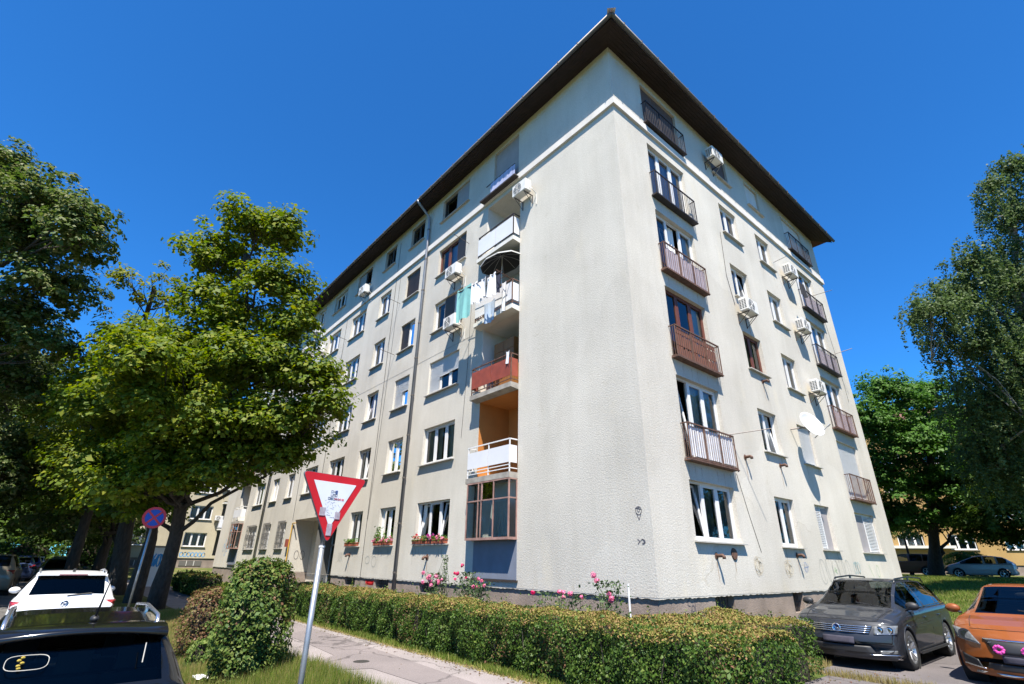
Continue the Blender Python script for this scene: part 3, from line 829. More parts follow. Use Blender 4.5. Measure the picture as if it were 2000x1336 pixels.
    xs = [-0.02, 0.56, 0.72, 1.32, w-0.02]
    for x in xs: post(gb, x, yf)
    post(gb, -0.02, -0.02); post(gb, w-0.02, -0.02)
    for z in (z0+0.02, 3.32, z1-0.02):
        gb.box(-0.02, w-0.02, yf-0.021, yf+0.021, z-0.02, z+0.02).box(w-0.041, w+0.001, yf+0.02, -0.02, z-0.02, z+0.02).box(-0.041, 0.001, yf+0.02, -0.02, z-0.02, z+0.02)
    bx = gb.build('glazed_bay', PO, root, (X, 0, 0))
    for a, b2 in zip(xs, xs[1:]):
        for za, zb in ((z0+0.04, 3.30), (3.34, z1-0.04)):
            MB().quad((a+0.02, yf, za), (b2-0.02, yf, za), (b2-0.02, yf, zb), (a+0.02, yf, zb)).build('pane', GLASS, bx)
    for x in (-0.02, w-0.02):
        for za, zb in ((z0+0.04, 3.30), (3.34, z1-0.04)):
            MB().quad((x, yf+0.02, za), (x, -0.02, za), (x, -0.02, zb), (x, yf+0.02, zb)).build('pane', GLASS, bx)
    MB().box(-0.04, w+0.002, -PJ-0.004, 0.0, z0-0.03, z0).build('bay_floor', PO, bx)
    if main:
        m = MB(); k = 18; xx = np.linspace(0.85, 1.85, k+1)
        for j in range(k): m.quad((xx[j], -0.1+0.03*math.sin(j*2), 2.3), (xx[j+1], -0.1+0.03*math.sin(j*2+2), 2.3), (xx[j+1]*0.85+0.25, -0.1, 3.25), (xx[j]*0.85+0.25, -0.1, 3.25))
        m.build('curtain', CURT_G, bx)
    MB().box(0.0, w, 0.2, 0.24, 2.24, 3.86).build('bay_back', WHITEW, bx)
    # boarded front below the bay, set back from the wall
    MB().box(0.0, w, -0.012, -0.002, 1.16, 2.19).build('base_board', BLUEGREY, root, (X, 0, 0))
    MB().box(0.0, w+0.05, -0.05, 0.0, 1.10, 1.15).build('base_sill', DARKWOOD, root, (X, 0, 0))
    if main:   # cupboard on the third-floor balcony
        cp = empty('cupboard', (X+0.30, 0.35, deck(2)))
        tag(cp, 'tall wooden cupboard standing on the balcony with the red railing', 'cupboard')
        MB().box(0, 1.1, 0, 0.5, 0, 2.0).build('body', CUPB, cp)
        for i in range(2): MB().box(0.01+i*0.55, 0.54+i*0.55, -0.02, 0.0, 0.02, 1.6).build('cupboard_door', CUPB, cp)
        for i in range(2): MB().box(0.01+i*0.55, 0.54+i*0.55, -0.02, 0.0, 1.62, 1.98).build('cupboard_door', CUPB, cp)
loggia(LOGGIA, True)
loggia(LOG2, False)

# ------------------------------------------------------------------ entrance recess
ALU = mat('door_aluminium', (0.55, 0.56, 0.57), 0.4, metal=0.6)
xa, xb = -ENTR[1], -ENTR[0]
MB().box(xa, xb, 1.1, 1.2, 0.0, 3.6).build('entrance_wall', WALL, root)
MB().box(xa, xb, 0.0, 1.1, -0.3, 0.10).build('entrance_step', CONC, root)
MB().box(xa, xa+0.02, 0.0, 1.09, 0.1, Z0).build('plinth_return', PLINTH, root)
ed = empty('entrance_door', (xb-3.0, 1.0, 0.1), parent=root)
m = MB()
for x in (0, 0.72, 1.44, 2.16, 2.88): m.box(x, x+0.07, 0, 0.08, 0, 3.1)
for z in (0, 2.15, 3.05): m.box(0.07, 2.88, 0.001, 0.079, z, z+0.07)
m.build('door_frame', ALU, ed)
for i in range(4):
    x = 0.07+i*0.72
    MB().quad((x, 0.04, 0.07), (x+0.65, 0.04, 0.07), (x+0.65, 0.04, 2.15), (x, 0.04, 2.15)).build('pane', GLASS, ed)
    MB().quad((x, 0.04, 2.22), (x+0.65, 0.04, 2.22), (x+0.65, 0.04, 3.05), (x, 0.04, 3.05)).build('pane', GLASS, ed)
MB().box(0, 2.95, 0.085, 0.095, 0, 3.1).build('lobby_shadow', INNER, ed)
# yellow gas riser by the entrance
YEL = mat('gas_yellow', (0.55, 0.33, 0.05), 0.5, var=0.3, vscale=4)
m = MB(); m.tube([(0, 0, 0.3), (0, 0, 3.35), (0.05, 0, 3.42), (0.5, 0, 3.42)], 0.03, 8).tube([(-0.12, 0.02, 3.42), (0.1, 0.02, 3.42)], 0.02, 6)
m.build('gas_pipe', YEL, root, (-23.75, -0.07, 0))
MB().box(-0.12, 0.12, -0.16, 0, 2.2, 2.6).build('gas_meter', mat('red_oxide', (0.22, 0.05, 0.03), 0.6), root, (-24.0, -0.02, 0))
# white grilles over the far ground-floor windows
GRILLE = mat('grille_paint', (0.10, 0.095, 0.09), 0.5)
for c in (6, 7, 8):
    a, b, n = LCOL[c]; m = MB(); w = b-a
    for i in range(13): m.tube([(w*i/12, 0, -0.1), (w*i/12+0.03*math.sin(i), 0, 0.75), (w*i/12, 0, 1.5)], 0.011, 5)
    for z in (-0.05, 0.25, 0.7, 1.15, 1.45): m.box(0, w, -0.008, 0.008, z-0.01, z+0.01)
    for i in range(6): m.tube([(w*(i+.5)/6+0.09*math.cos(t), 0, 0.72+0.2*math.sin(t)) for t in np.linspace(0, 6.28, 9)], 0.01, 4)
    m.build('window_grille', GRILLE, root, (-b, -0.08, S0))

# ------------------------------------------------------------------ cables, flue pipes, brackets
CABLE = mat('cable_black', (0.03, 0.03, 0.03), 0.6)
def cable(pts, r=0.009, m_=CABLE, nm='cable'):
    return MB().tube(pts, r, 5).build(nm, m_, root)
cable([(-14.42, -0.015, 17.4), (-14.40, -0.02, 12), (-14.36, -0.02, 7), (-14.34, -0.02, 0.8)])
cable([(-13.95, -0.015, 15.2), (-14.0, -0.02, 11.2), (-14.1, -0.02, 8.2), (-14.2, -0.02, 5.5), (-14.3, -0.02, 3.2)], 0.006)
cable([(-20.6, -0.015, 15.1), (-20.55, -0.02, 9), (-20.6, -0.02, 3.7)], 0.008)
cable([(-24.1, -0.015, 15.1), (-24.2, -0.02, 9), (-24.0, -0.02, 3.6)], 0.008)
cable([(-7.4, -0.015, 11.2), (-7.45, -0.02, 8.2), (-7.6, -0.02, 5.6)], 0.006)
for k in (2,): cable([(-7.2, -0.008, fl(k)[1]+0.28), (-20, -0.008, fl(k)[1]+0.26), (-34, -0.008, fl(k)[1]+0.28)], 0.003)
cable([(0.012, 4.25, 4.0), (0.012, 4.6, 2.9), (0.012, 4.95, 1.95)], 0.006)
cable([(0.012, 6.1, 13.2), (0.014, 5.95, 11.2), (0.012, 6.2, 10.1)], 0.009)
cable([(0.012, 15.9, 12.6), (0.012, 16.2, 10.6), (0.012, 16.25, 8.6)], 0.006)
for u, z in ((9.27, 1.72), (15.69, 1.80)):
    m = MB(); m.tube([(0, 0.02, 0), (0, -0.14, 0), (0, -0.17, -0.03), (0, -0.17, -0.09)], 0.045, 10); m.lathe([(0.10, -0.012), (0.045, -0.02)], 'y', 12)
    m.build('flue_pipe', RUST, root, (-u, 0, z), smooth=True)
for u, z in ((2.54, 1.82), (7.23, 1.92), (4.96, 4.55), (7.32, 4.60), (7.25, 7.46)):
    m = MB(); m.tube([(0, 0.02, 0), (0, -0.17, 0.01), (0, -0.2, -0.02), (0, -0.2, -0.07)], 0.042, 10); m.lathe([(0.085, -0.012), (0.042, -0.02)], 'y', 12)
    m.build('flue_pipe', RUST, root, (0, u, z), R_(90), smooth=True)
MB().lathe([(0, -0.03), (0.13, -0.03), (0.15, 0)], 'y', 18).build('vent_cover', RUST, root, (0, 3.43, 1.88), R_(90))
# drying-rod brackets
ROD = mat('rod_iron', (0.10, 0.085, 0.08), 0.5, metal=0.5)
def rod(p, q, r=0.012): return MB().tube([p, q], r, 6).build('drying_rod', ROD, root)
for u, z in ((7.85, 13.95), (13.7, 13.4), (13.65, 10.6), (20.3, 13.6)):
    rod((-u, 0, z), (-u+0.05, -0.8, z+0.06))
rod((0, 4.2, 5.1), (1.0, 4.75, 5.2)); rod((0.15, 1.85, 4.9), (0.15, 3.4, 5.05), 0.01)
rod((0, 10.9, 13.9), (0.55, 10.9, 13.95), 0.01); rod((0, 15.5, 10.75), (0.8, 15.9, 10.95), 0.014)
rod((0, 14.6, 13.55), (0.9, 14.9, 13.65), 0.012)

# ------------------------------------------------------------------ graffiti (thin paint strokes on the render)
def scribble(name, tf, strokes, r, m_):
    mb = MB()
    for st in strokes:
        pts = st
        for (a, b), (c, d) in zip(pts, pts[1:]):
            L_ = math.hypot(c-a, d-b) or 1e-6; nx, nz_ = -(d-b)/L_*r, (c-a)/L_*r
            mb.quad(tf(a+nx, -0.004, b+nz_), tf(c+nx, -0.004, d+nz_), tf(c-nx, -0.004, d-nz_), tf(a-nx, -0.004, b-nz_))
    return mb.build(name, m_, root)
def curl(cx, cz, rx, rz, turns=1.0, n=14, ph=0.0, dr=0.0):
    return [(cx+rx*(1+dr*t/n)*math.cos(ph+2*math.pi*turns*t/n), cz+rz*(1+dr*t/n)*math.sin(ph+2*math.pi*turns*t/n)) for t in range(n+1)]
INK = mat('black_marker', (0.10, 0.09, 0.10), 0.6); INKB = mat('blue_spray', (0.22, 0.28, 0.42), 0.7); INKT = mat('teal_spray', (0.28, 0.38, 0.38), 0.8)
INKY = mat('faded_yellow_spray', (0.62, 0.53, 0.38), 0.95); INKR = mat('red_spray', (0.62, 0.02, 0.025), 0.6); INKG = mat('grey_spray', (0.30, 0.30, 0.27), 0.8); INKGR = mat('green_spray', (0.33, 0.42, 0.26), 0.8)
INKLB = mat('sky_blue_spray', (0.05, 0.30, 0.62), 0.6)
fL = lambda u, d, z: (-u, d, z)
fLp = lambda u, d, z: (-u, 0.045+d, z)
fR = lambda u, d, z: (-d, u, z)
fRp = lambda u, d, z: (-0.045-d, u, z)
scribble('graffiti', fL, [curl(0.33, 2.72, 0.08, 0.09), [(0.42, 2.78), (0.24, 2.74)], [(0.40, 2.68), (0.33, 2.52), (0.26, 2.68)], curl(0.33, 2.74, 0.03, 0.05)], 0.008, INK)
scribble('graffiti', fL, [[(0.42, 2.12), (0.36, 2.07), (0.42, 2.01)], curl(0.28, 2.06, 0.06, 0.05, 0.8), [(0.30, 2.12), (0.22, 2.04), (0.30, 2.03)]], 0.009, INK)
scribble('graffiti', fRp, [[(1.22, 0.9), (1.12, 0.87), (1.13, 0.78), (1.22, 0.77)], curl(1.32, 0.72, 0.06, 0.06), [(1.42, 0.93), (1.40, 0.6)], [(1.5, 0.86), (1.56, 0.92), (1.62, 0.85)], [(1.22, 0.7), (1.26, 0.6)]], 0.011, INK)
st = []
for i in range(5): st.append(curl(9.0+i*0.55, 1.48+0.05*(i % 2), 0.26, 0.36, 0.9, 16, i))
for i in range(6): st.append([(8.9+i*0.45, 1.85), (9.05+i*0.45, 1.2)])
scribble('graffiti', fR, st, 0.009, INKG)
st = [curl(11.9+0.2*i, 1.6, 0.09, 0.16, 1.2, 12, i, 0.3) for i in range(3)] + [[(12.0, 1.8), (12.3, 1.4), (12.5, 1.75)]]
scribble('graffiti', fR, st, 0.014, INKT)
st = [curl(7.72, 1.60, 0.10, 0.14, 1.0)] + [[(7.60+0.09*i, 1.48), (7.64+0.09*i, 1.70)] for i in range(4)] + [[(7.58, 1.58), (7.95, 1.62)]]
scribble('graffiti', fR, st, 0.008, INKB)
st = [curl(4.65+0.1*math.sin(i*2), 1.6+0.05*math.cos(i*3), 0.10+0.02*(i%5), 0.15+0.012*(i%7), 1.1, 12, i) for i in range(9)]
scribble('graffiti', fR, st, 0.005, INKY)
st = [curl(6.5+0.12*math.sin(i*2), 1.55+0.06*math.cos(i*3), 0.12+0.02*(i%5), 0.13+0.012*(i%7), 1.1, 12, i) for i in range(9)]
scribble('graffiti', fR, st, 0.005, INKY)
scribble('graffiti', fR, [[(9.9, 1.45), (10.05, 1.62), (10.15, 1.42), (10.0, 1.5), (10.2, 1.55)], [(13.4, 1.7), (13.7, 1.3)], curl(14.3, 1.5, 0.16, 0.2)], 0.014, INKGR)
scribble('graffiti', fLp, [[(13.9-0.10*i, 0.86), (13.86-0.10*i, 0.70), (13.80-0.1*i, 0.86)] for i in range(7)] + [curl(13.5, 0.78, 0.3, 0.06)], 0.025, INKR)
scribble('graffiti', fL, [[(16.9-0.16*i, 1.9), (16.85-0.16*i, 1.5), (16.75-0.16*i, 1.9)] for i in range(3)] + [curl(13.9, 1.6, 0.2, 0.14), curl(13.3, 1.55, 0.2, 0.2)], 0.012, INKG)
st = [curl(24.5-0.4*i, 1.8, 0.15, 0.22, 1.1, 12, i) for i in range(2)]
scribble('graffiti', lambda u, d, z: (-ENTR[1]+0.006, 0.3+(24.6-u)*0.8, z), st, 0.014, INK)
st = [curl(26.5+0.5*i, 1.5, 0.2, 0.28, 1.1, 12, i) for i in range(8)]
scribble('graffiti', fL, st, 0.014, INKG)
scribble('graffiti', fL, [curl(37.5+0.35*i, 2.6-0.3*(i % 3), 0.2, 0.28, 1.2, 12, i) for i in range(5)], 0.02, INKLB)
# drips and rust runs below sills and flues, patched render at the corner
DRIP = mat('rain_drip', (0.27, 0.25, 0.22), 0.95, var=0.3, vscale=12); RUSTRUN = mat('rust_run', (0.36, 0.27, 0.19), 0.95, var=0.2, vscale=9)
def drip(tf, u, z, ln, w, m_):
    mb = MB(); n = 6
    for i in range(n):
        a, b = i/n, (i+1)/n
        wa, wb = w*(1-a)**0.7*(0.8+0.3*math.sin(u*37+i*2)), w*(1-b)**0.7*(0.8+0.3*math.sin(u*37+i*2+2))
        mb.quad(tf(u-wa, -0.003, z-ln*a), tf(u+wa, -0.003, z-ln*a), tf(u+wb, -0.003, z-ln*b), tf(u-wb, -0.003, z-ln*b))
    mb.build('rain_stain', m_, root)
for u, z, ln, w in ((10.3, 1.98, 0.55, 0.02), (10.1, 1.98, 0.38, 0.014), (9.9, 1.98, 0.3, 0.012), (8.6, 1.98, 0.4, 0.016), (8.4, 1.98, 0.28, 0.012), (12.2, 2.0, 0.4, 0.014), (13.0, 2.0, 0.5, 0.015), (12.7, 2.0, 0.3, 0.01), (15.2, 2.0, 0.35, 0.012)):
    drip(fL, u, z, ln, w, DRIP)
for u, z, ln in ((9.27, 1.58, 0.6), (15.69, 1.66, 0.6)): drip(fL, u, z, ln, 0.03, RUSTRUN)
for u, z, ln in ((2.54, 1.70, 0.5), (7.23, 1.8, 0.5), (4.96, 4.45, 0.7), (7.32, 4.5, 0.7), (7.25, 7.36, 0.6), (3.43, 1.74, 0.4)): drip(fR, u, z, ln, 0.025, RUSTRUN)
for a, b, k in ((1.8, 2.4, 1), (3.2, 3.9, 1), (1.7, 2.6, 2), (2.9, 4.0, 2), (2.0, 3.6, 3)):
    for i in range(3): u = a+(b-a)*i/2; drip(fR, u, deck(k)-0.12, 0.25+0.2*random.random(), 0.012, RUSTRUN)
for c in ('B', 'C'):
    for k in range(5):
        for q in (0.1, 0.85): drip(fR, RCOL[c][0]+q*1.3, fl(k)[0]-0.06, 0.25+0.3*random.random(), 0.014, DRIP)
# pale marker post against the plinth
MB().tube([(0, 0, 0), (0, 0, 1.22)], 0.022, 8).build('marker_post', PVC, None, (-0.5, -0.35, 0.0), label='thin white post standing by the building corner', category='post')

# ------------------------------------------------------------------ air conditioners
AC_W = mat('ac_casing', (0.66, 0.64, 0.60), 0.5, var=0.12, vscale=3)
AC_D = mat('ac_dark', (0.05, 0.05, 0.05), 0.6)
AC_G = 'air conditioners on the facades'
def air_conditioner(face, u, z, label, w=0.82, h=0.56, gap=0.16, d=0.30):
    loc, rz = ((-u, 0, z), 0) if face == 'L' else ((0, u, z), R_(90))
    o = empty('air_conditioner', loc, rz); tag(o, label, 'air conditioner', AC_G)
    y0, y1 = -gap-d, -gap
    m = MB(); m.box(0, w, y0, y1, 0.05, h)
    me = m.mesh('casing', AC_W)
    bm = bmesh.new(); bm.from_mesh(me); bmesh.ops.bevel(bm, geom=bm.edges[:], offset=0.02, segments=2, affect='EDGES'); bm.to_mesh(me); bm.free()
    place('casing', me, o)
    fx, fz, r = w*0.4, h*0.53, h*0.39
    MB().lathe([(0, y0-0.004), (r, y0-0.004)], 'y', 24, (fx, 0, fz)).build('fan_opening', AC_D, o)
    g = MB()
    for q in (0.3, 0.55, 0.8, 1.0): g.lathe([(r*q-0.008, y0-0.012), (r*q+0.008, y0-0.012)], 'y', 24, (fx, 0, fz))
    for i in range(8):
        a = math.pi*i/4; g.box(0, 0, 0, 0, 0, 0) if False else g.tube([(fx, y0-0.012, fz), (fx+r*math.cos(a), y0-0.012, fz+r*math.sin(a))], 0.006, 4)
    g.build('fan_grille', AC_W, o)
    v = MB()
    for i in range(3):
        for j in range(6):
            zz_ = 0.12+j*(h-0.2)/6; ya = y0+0.04+i*0.085
            v.box(-0.004, 0.0, ya, ya+0.06, zz_, zz_+0.035)
    v.build('side_vent', AC_D, o)
    for x in (w*0.15, w*0.85):
        b = MB()
        b.box(x-0.015, x+0.015, y0+0.02, 0, 0.0, 0.03).box(x-0.015, x+0.015, -0.03, 0, -0.35, 0.03)
        b.tube([(x, y0+0.04, 0.0), (x, -0.02, -0.33)], 0.012, 5)
        b.build('bracket', ROD, o)
    MB().tube([(w+0.0, -gap-0.1, 0.2), (w+0.1, -gap-0.05, 0.1), (w+0.12, -0.02, -0.05), (w+0.1, -0.02, -0.5)], 0.016, 6).build('hose', AC_W, o)
    return o
air_conditioner('R', 6.15, 9.72, 'beige air conditioner under the open second window of the sunny side')
air_conditioner('R', 11.35, 13.35, 'air conditioner highest of the three stacked left of the far balconets')
air_conditioner('R', 11.30, 10.62, 'air conditioner in the middle of the three left of the far balconets')
air_conditioner('R', 11.25, 7.90, 'air conditioner lowest of the three left of the far balconets')
air_conditioner('R', 5.75, 16.45, 'air conditioner right under the eaves of the sunny side')
air_conditioner('L', 8.85, 12.40, 'air conditioner below the brown-framed window beside the loggia')
air_conditioner('L', 8.70, 9.98, 'air conditioner at the white window left of the hanging laundry')
air_conditioner('L', 4.50, 13.95, 'air conditioner on the blank wall beside the top white balcony', w=0.75)
air_conditioner('L', 18.30, 15.52, 'air conditioner under a grey shutter in the top storey')
air_conditioner('L', 25.60, 15.52, 'air conditioner just under the eaves next to the tree crown')
air_conditioner('L', 24.20, 13.65, 'air conditioner below the string course at the tree crown')

# ------------------------------------------------------------------ satellite dish
DISH = mat('dish_white', (0.60, 0.60, 0.59), 0.5, var=0.06)
sd = empty('satellite_dish', (0.0, 9.05, 6.1)); tag(sd, 'white satellite dish in front of the closed pale shutters', 'satellite dish')
m = MB(); r0 = 0.47
m.lathe([(r0*t, 0.16*t*t) for t in np.linspace(0.0, 1, 9)] + [(r0+0.012, 0.155)] + [(r0*t, 0.16*t*t-0.012) for t in np.linspace(0.98, 0, 8)], 'z', 32)
bowl = m.build('bowl', DISH, sd, (0.52, 0.05, 0.02), smooth=True)
bowl.rotation_euler = Vector((0.88, -0.32, 0.34)).to_track_quat('Z', 'Y').to_euler()
m = MB(); m.tube([(0.0, -0.25, -0.05), (0.42, -0.05, -0.02), (0.5, 0.03, 0.0)], 0.022, 8); m.build('mount', ROD, sd)
m = MB(); m.tube([(0.62, 0.02, -0.42), (1.10, 0.12, -0.05)], 0.016, 6).tube([(1.06, 0.11, -0.08), (1.16, 0.13, 0.0)], 0.03, 8); m.build('receiver_arm', mat('arm_grey', (0.3, 0.3, 0.3), 0.5), sd)

# ------------------------------------------------------------------ parasol on the fourth balcony
UMB = mat('parasol_black', (0.022, 0.022, 0.026), 0.8)
ps = empty('parasol', (-5.5, -0.05, deck(3))); tag(ps, 'open black parasol with pale rim on the laundry balcony', 'parasol')
m = MB(); m.tube([(0, 0, 0), (0, 0, 2.45)], 0.018, 8); m.build('pole', OLDWHITE, ps)
n_ = 10; rr = 1.0; cz, rzm = 2.48, 2.10
def upt(i, t): a = 2*math.pi*(i+0.3)/n_; return (rr*t*math.cos(a), rr*t*math.sin(a)*0.62-0.05, cz-(cz-rzm)*t**1.5)
m = MB()
for i in range(n_):
    for t0, t1 in ((0.0, 0.35), (0.35, 0.7), (0.7, 1.0)):
        if t0 == 0: m.quad(upt(i, 0), upt(i, t1), upt(i+1, t1))
        else: m.quad(upt(i, t0), upt(i, t1), upt(i+1, t1), upt(i+1, t0))
m.build('canopy', UMB, ps)
m = MB()
for i in range(n_):
    a, b = upt(i, 1.0), upt(i+1, 1.0); m.quad(a, b, (b[0], b[1], b[2]+0.05), (a[0], a[1], a[2]+0.05))
m.build('rim', OLDWHITE, ps)
m = MB()
for i in range(n_): m.tube([(p[0], p[1], p[2]-0.02) for p in (upt(i, 0.02), upt(i, 0.5), upt(i, 0.98))], 0.007, 4)
m.build('ribs', mat('rib_grey', (0.4, 0.4, 0.4), 0.4), ps)

# ------------------------------------------------------------------ laundry
m = MB(); m.tube([(-4.62, -0.3, 10.62), (-4.62, -1.0, 10.72)], 0.014, 6).tube([(-6.72, -0.3, 10.62), (-6.95, -0.95, 10.95)], 0.014, 6)
m.tube([(-4.5, -0.85, 10.70), (-7.6, -0.85, 10.98)], 0.012, 6).tube([(-4.55, -0.55, 10.66), (-6.9, -0.55, 10.86)], 0.010, 6)
m.build('clothes_rack', RUST, None, label='rusty clothes rack jutting from the fourth balcony', category='clothes rack')
def cloth(name, u0, u1, ztop, length, y, m_, label, cat='laundry', taper=0.0, amp=0.03, jag=0.0, group=None, face='L'):
    w = abs(u1-u0); nx, nz_ = max(6, int(w/0.05)), max(6, int(length/0.08))
    ph = random.uniform(0, 6); mb_ = MB(); idx = {}
    for j in range(nz_+1):
        t = j/nz_
        for i in range(nx+1):
            s = i/nx
            x = (0.5*(u0+u1) if face == 'R' else -0.5*(u0+u1)) + (s-0.5)*w*(1-taper*t)
            yy = y + amp*(0.3+t)*math.sin(s*9+ph+t*1.5) + 0.02*t*math.sin(s*21+ph)
            z = ztop - length*t*(1+jag*math.sin(s*5+ph)) - (0.05*math.sin(s*math.pi) if t == 0 else 0.05*(1-t)*math.sin(s*math.pi))
            idx[i, j] = len(mb_.v); mb_.v.append((x, yy, z))
    for j in range(nz_):
        for i in range(nx): mb_.f.append((idx[i, j], idx[i+1, j], idx[i+1, j+1], idx[i, j+1]))
    if face == 'R':
        mb_.v = [(-yy, x, z) for x, yy, z in mb_.v]
    o = mb_.build(name, m_, None, smooth=True)
    tag(o, label, cat, group); return o
TURQ = mat('turquoise_towel', (0.19, 0.44, 0.42), 0.9, var=0.15, vscale=5); WCL = mat('white_cotton', (0.66, 0.66, 0.68), 0.9, var=0.06, vscale=4)
NAVY = mat('navy_cotton', (0.02, 0.024, 0.05), 0.9); PALEB = mat('pale_blue_cloth', (0.36, 0.44, 0.56), 0.9)
cloth('towel', 7.15, 6.30, 11.02, 1.35, -0.85, TURQ, 'turquoise towel hanging at the left end of the clothes rack', 'towel', amp=0.04)
for i in range(5):
    u = 6.22-i*0.27
    cloth('shirt', u, u-0.30, 10.93-0.025*i, 0.85+0.05*math.sin(i*2), -0.85+0.05*(i % 2), WCL, ['white shirt hanging next to the turquoise towel', 'white shirt second along from the turquoise towel', 'white shirt in the middle of the clothes rack', 'white shirt fourth along from the turquoise towel', 'white shirt at the right end beside the navy one'][i], 'shirt', amp=0.05, group='white shirts on the clothes rack')
cloth('shirt', 4.98, 4.72, 10.78, 0.75, -0.72, NAVY, 'navy blue shirt at the right of the white shirts', 'shirt')
cloth('cloth', 5.05, 4.80, 10.62, 1.15, -0.40, WCL, 'long white cloth hanging over the rail below the laundry', 'cloth')
cloth('cloth', 6.10, 5.45, 10.2, 0.85, -0.36, PALEB, 'pale blue cloth behind the white shirts on the balcony front', 'cloth')
cloth('shirt', 4.78, 4.60, 7.93, 0.45, -0.36, WCL, 'small white shirt drying on the red balcony railing', 'shirt', amp=0.02)
cloth('jacket', 11.75, 12.20, 13.05, 0.72, -0.55, mat('black_cloth', (0.012, 0.012, 0.016), 0.9), 'black jacket hanging below the air conditioner of the sunny side', 'jacket', face='R', amp=0.04, taper=-0.5)

# ------------------------------------------------------------------ give-way sign
RED = mat('sign_red', (0.52, 0.012, 0.018), 0.35, var=0.12, vscale=6); SWHITE = mat('sign_white', (0.66, 0.67, 0.70), 0.3, var=0.05, vscale=8)
GALV = mat('galvanised', (0.36, 0.38, 0.40), 0.45, metal=0.7, var=0.25, vscale=7)
SIGNBACK = mat('sign_edge', (0.20, 0.20, 0.21), 0.5, metal=0.5)
gx_, gy_ = 0.66, -7.52
gz_ = float(gh(gx_, gy_))
gs = empty('give_way_sign', (gx_, gy_, gz_), R_(12)); tag(gs, 'red and white give-way sign with stickers on a galvanised pole', 'road sign')
zt = 2.545-gz_; side = 0.9; hh = side*0.866
def tri(sc, zc, r, n=5):
    """rounded triangle, tip down, in (y, z)"""
    cs = [(-side/2*sc, zc+hh/3*sc), (side/2*sc, zc+hh/3*sc), (0, zc-2*hh/3*sc)]
    out = []
    for k in range(3):
        p = Vector(cs[k]); a = (Vector(cs[k-1])-p).normalized(); b = (Vector(cs[(k+1) % 3])-p).normalized()
        for i in range(n+1):
            t = i/n; q = p+a*r*2*(1-t)**2+b*r*2*t**2
            out.append((q.x, q.y))
    return out
zc = zt-hh/3
MB().prism(tri(1.0, zc, 0.035), 0.022, 'x', 0.055).build('backing', SIGNBACK, gs)
MB().prism(tri(0.985, zc, 0.034), 0.004, 'x', 0.0785).build('border', RED, gs)
MB().prism(tri(0.66, zc, 0.004), 0.003, 'x', 0.0835).build('field', SWHITE, gs)
m = MB(); m.tube([(0.0, 0, -0.3), (0.0, 0, zt-hh-0.03)], 0.031, 14)
m.build('pole', GALV, gs, smooth=True)
m = MB(); m.tube([(0.0, 0, zt-hh-0.029), (0.0, 0, zt-0.1)], 0.026, 12); m.build('sleeve', SIGNBACK, gs, smooth=True)
MB().lathe([(0.0, 0.004), (0.035, 0.0), (0.035, -0.02)], n=14, c=(0, 0, zt-hh-0.02)).build('cap', PVC, gs)
for z in (zt-0.2, zt-0.52): MB().box(-0.035, 0.056, -0.045, 0.045, z-0.02, z+0.02).build('clamp', GALV, gs)
STK = mat('sticker_black', (0.10, 0.11, 0.15), 0.6); STB = mat('sticker_blue', (0.04, 0.08, 0.22), 0.5); STP = mat('sticker_pink', (0.42, 0.36, 0.40), 0.6, var=0.4, vscale=30)
def sq(nm, y0, y1, z0, z1, m_, x=0.0868, th=0.002): return MB().box(x, x+th, y0, y1, z0, z1).build(nm, m_, gs)
bz = zt-0.21
# small block-letter sticker: three rows of framed glyphs
m = MB()
def glyph(y, z, kind, s=0.027):
    t = 0.004
    segs = {'C': 'ltb', 'H': 'lrm', 'I': 'm2', 'U': 'lrb', 'M': 'lrt2', 'O': 'lrtb', 'D': 'lrtb', 'E': 'ltbm'}[kind]
    if 'l' in segs: m.box(0.0868, 0.0888, y, y+t, z, z+s)
    if 'r' in segs: m.box(0.0868, 0.0888, y+s-t, y+s, z, z+s)
    if 't' in segs: m.box(0.0868, 0.0890, y, y+s, z+s-t, z+s)
    if 'b' in segs: m.box(0.0868, 0.0890, y, y+s, z, z+t)
    if 'm' in segs and '2' not in segs: m.box(0.0868, 0.0890, y, y+s, z+s/2-t/2, z+s/2+t/2)
    if '2' in segs: m.box(0.0868, 0.0892, y+s/2-t/2, y+s/2+t/2, z, z+s)
for r, row in enumerate(('CHI', 'UMO', 'DECHI')):
    for c, ch in enumerate(row): glyph(-0.045+(-0.03 if r == 2 else 0.0)+c*0.031, bz-r*0.04, ch)
m.build('sticker_lettering', STK, gs)
sq('sticker', 0.015, 0.045, bz-0.012, bz+0.03, STB, 0.0867, 0.0012)
sq('sticker', -0.16, -0.085, 1.0+zc-1.215, 1.0+zc-1.125, STP); sq('sticker', 0.05, 0.12, zc-0.245, zc-0.165, STP)
sq('sticker', -0.035, 0.035, zc-0.43, zc-0.30, STP)
m = MB()
for i in range(26):
    y, z = random.uniform(-0.12, 0.12), zc-random.uniform(0.05, 0.24)
    if abs(y) > (z-(zc-0.40))*0.42: continue
    a = random.uniform(0, 6.28); l_ = random.uniform(0.02, 0.06)
    m.tube([(0.0868, y, z), (0.0868, y+l_*math.cos(a), z+l_*math.sin(a)*0.6)], 0.0016, 3)
m.build('scratches', STK, gs, kind='stuff')
m = MB()
for c_, w_ in ((0.08, 0.05), (0.13, 0.03), (0.03, 0.04)):
    m.tube([(0.0868, c_+w_*math.cos(t)*0.5, zc-0.02+0.012*math.sin(t*2)) for t in np.linspace(0, 6, 10)], 0.003, 3)
m.build('scribble', RED, gs)

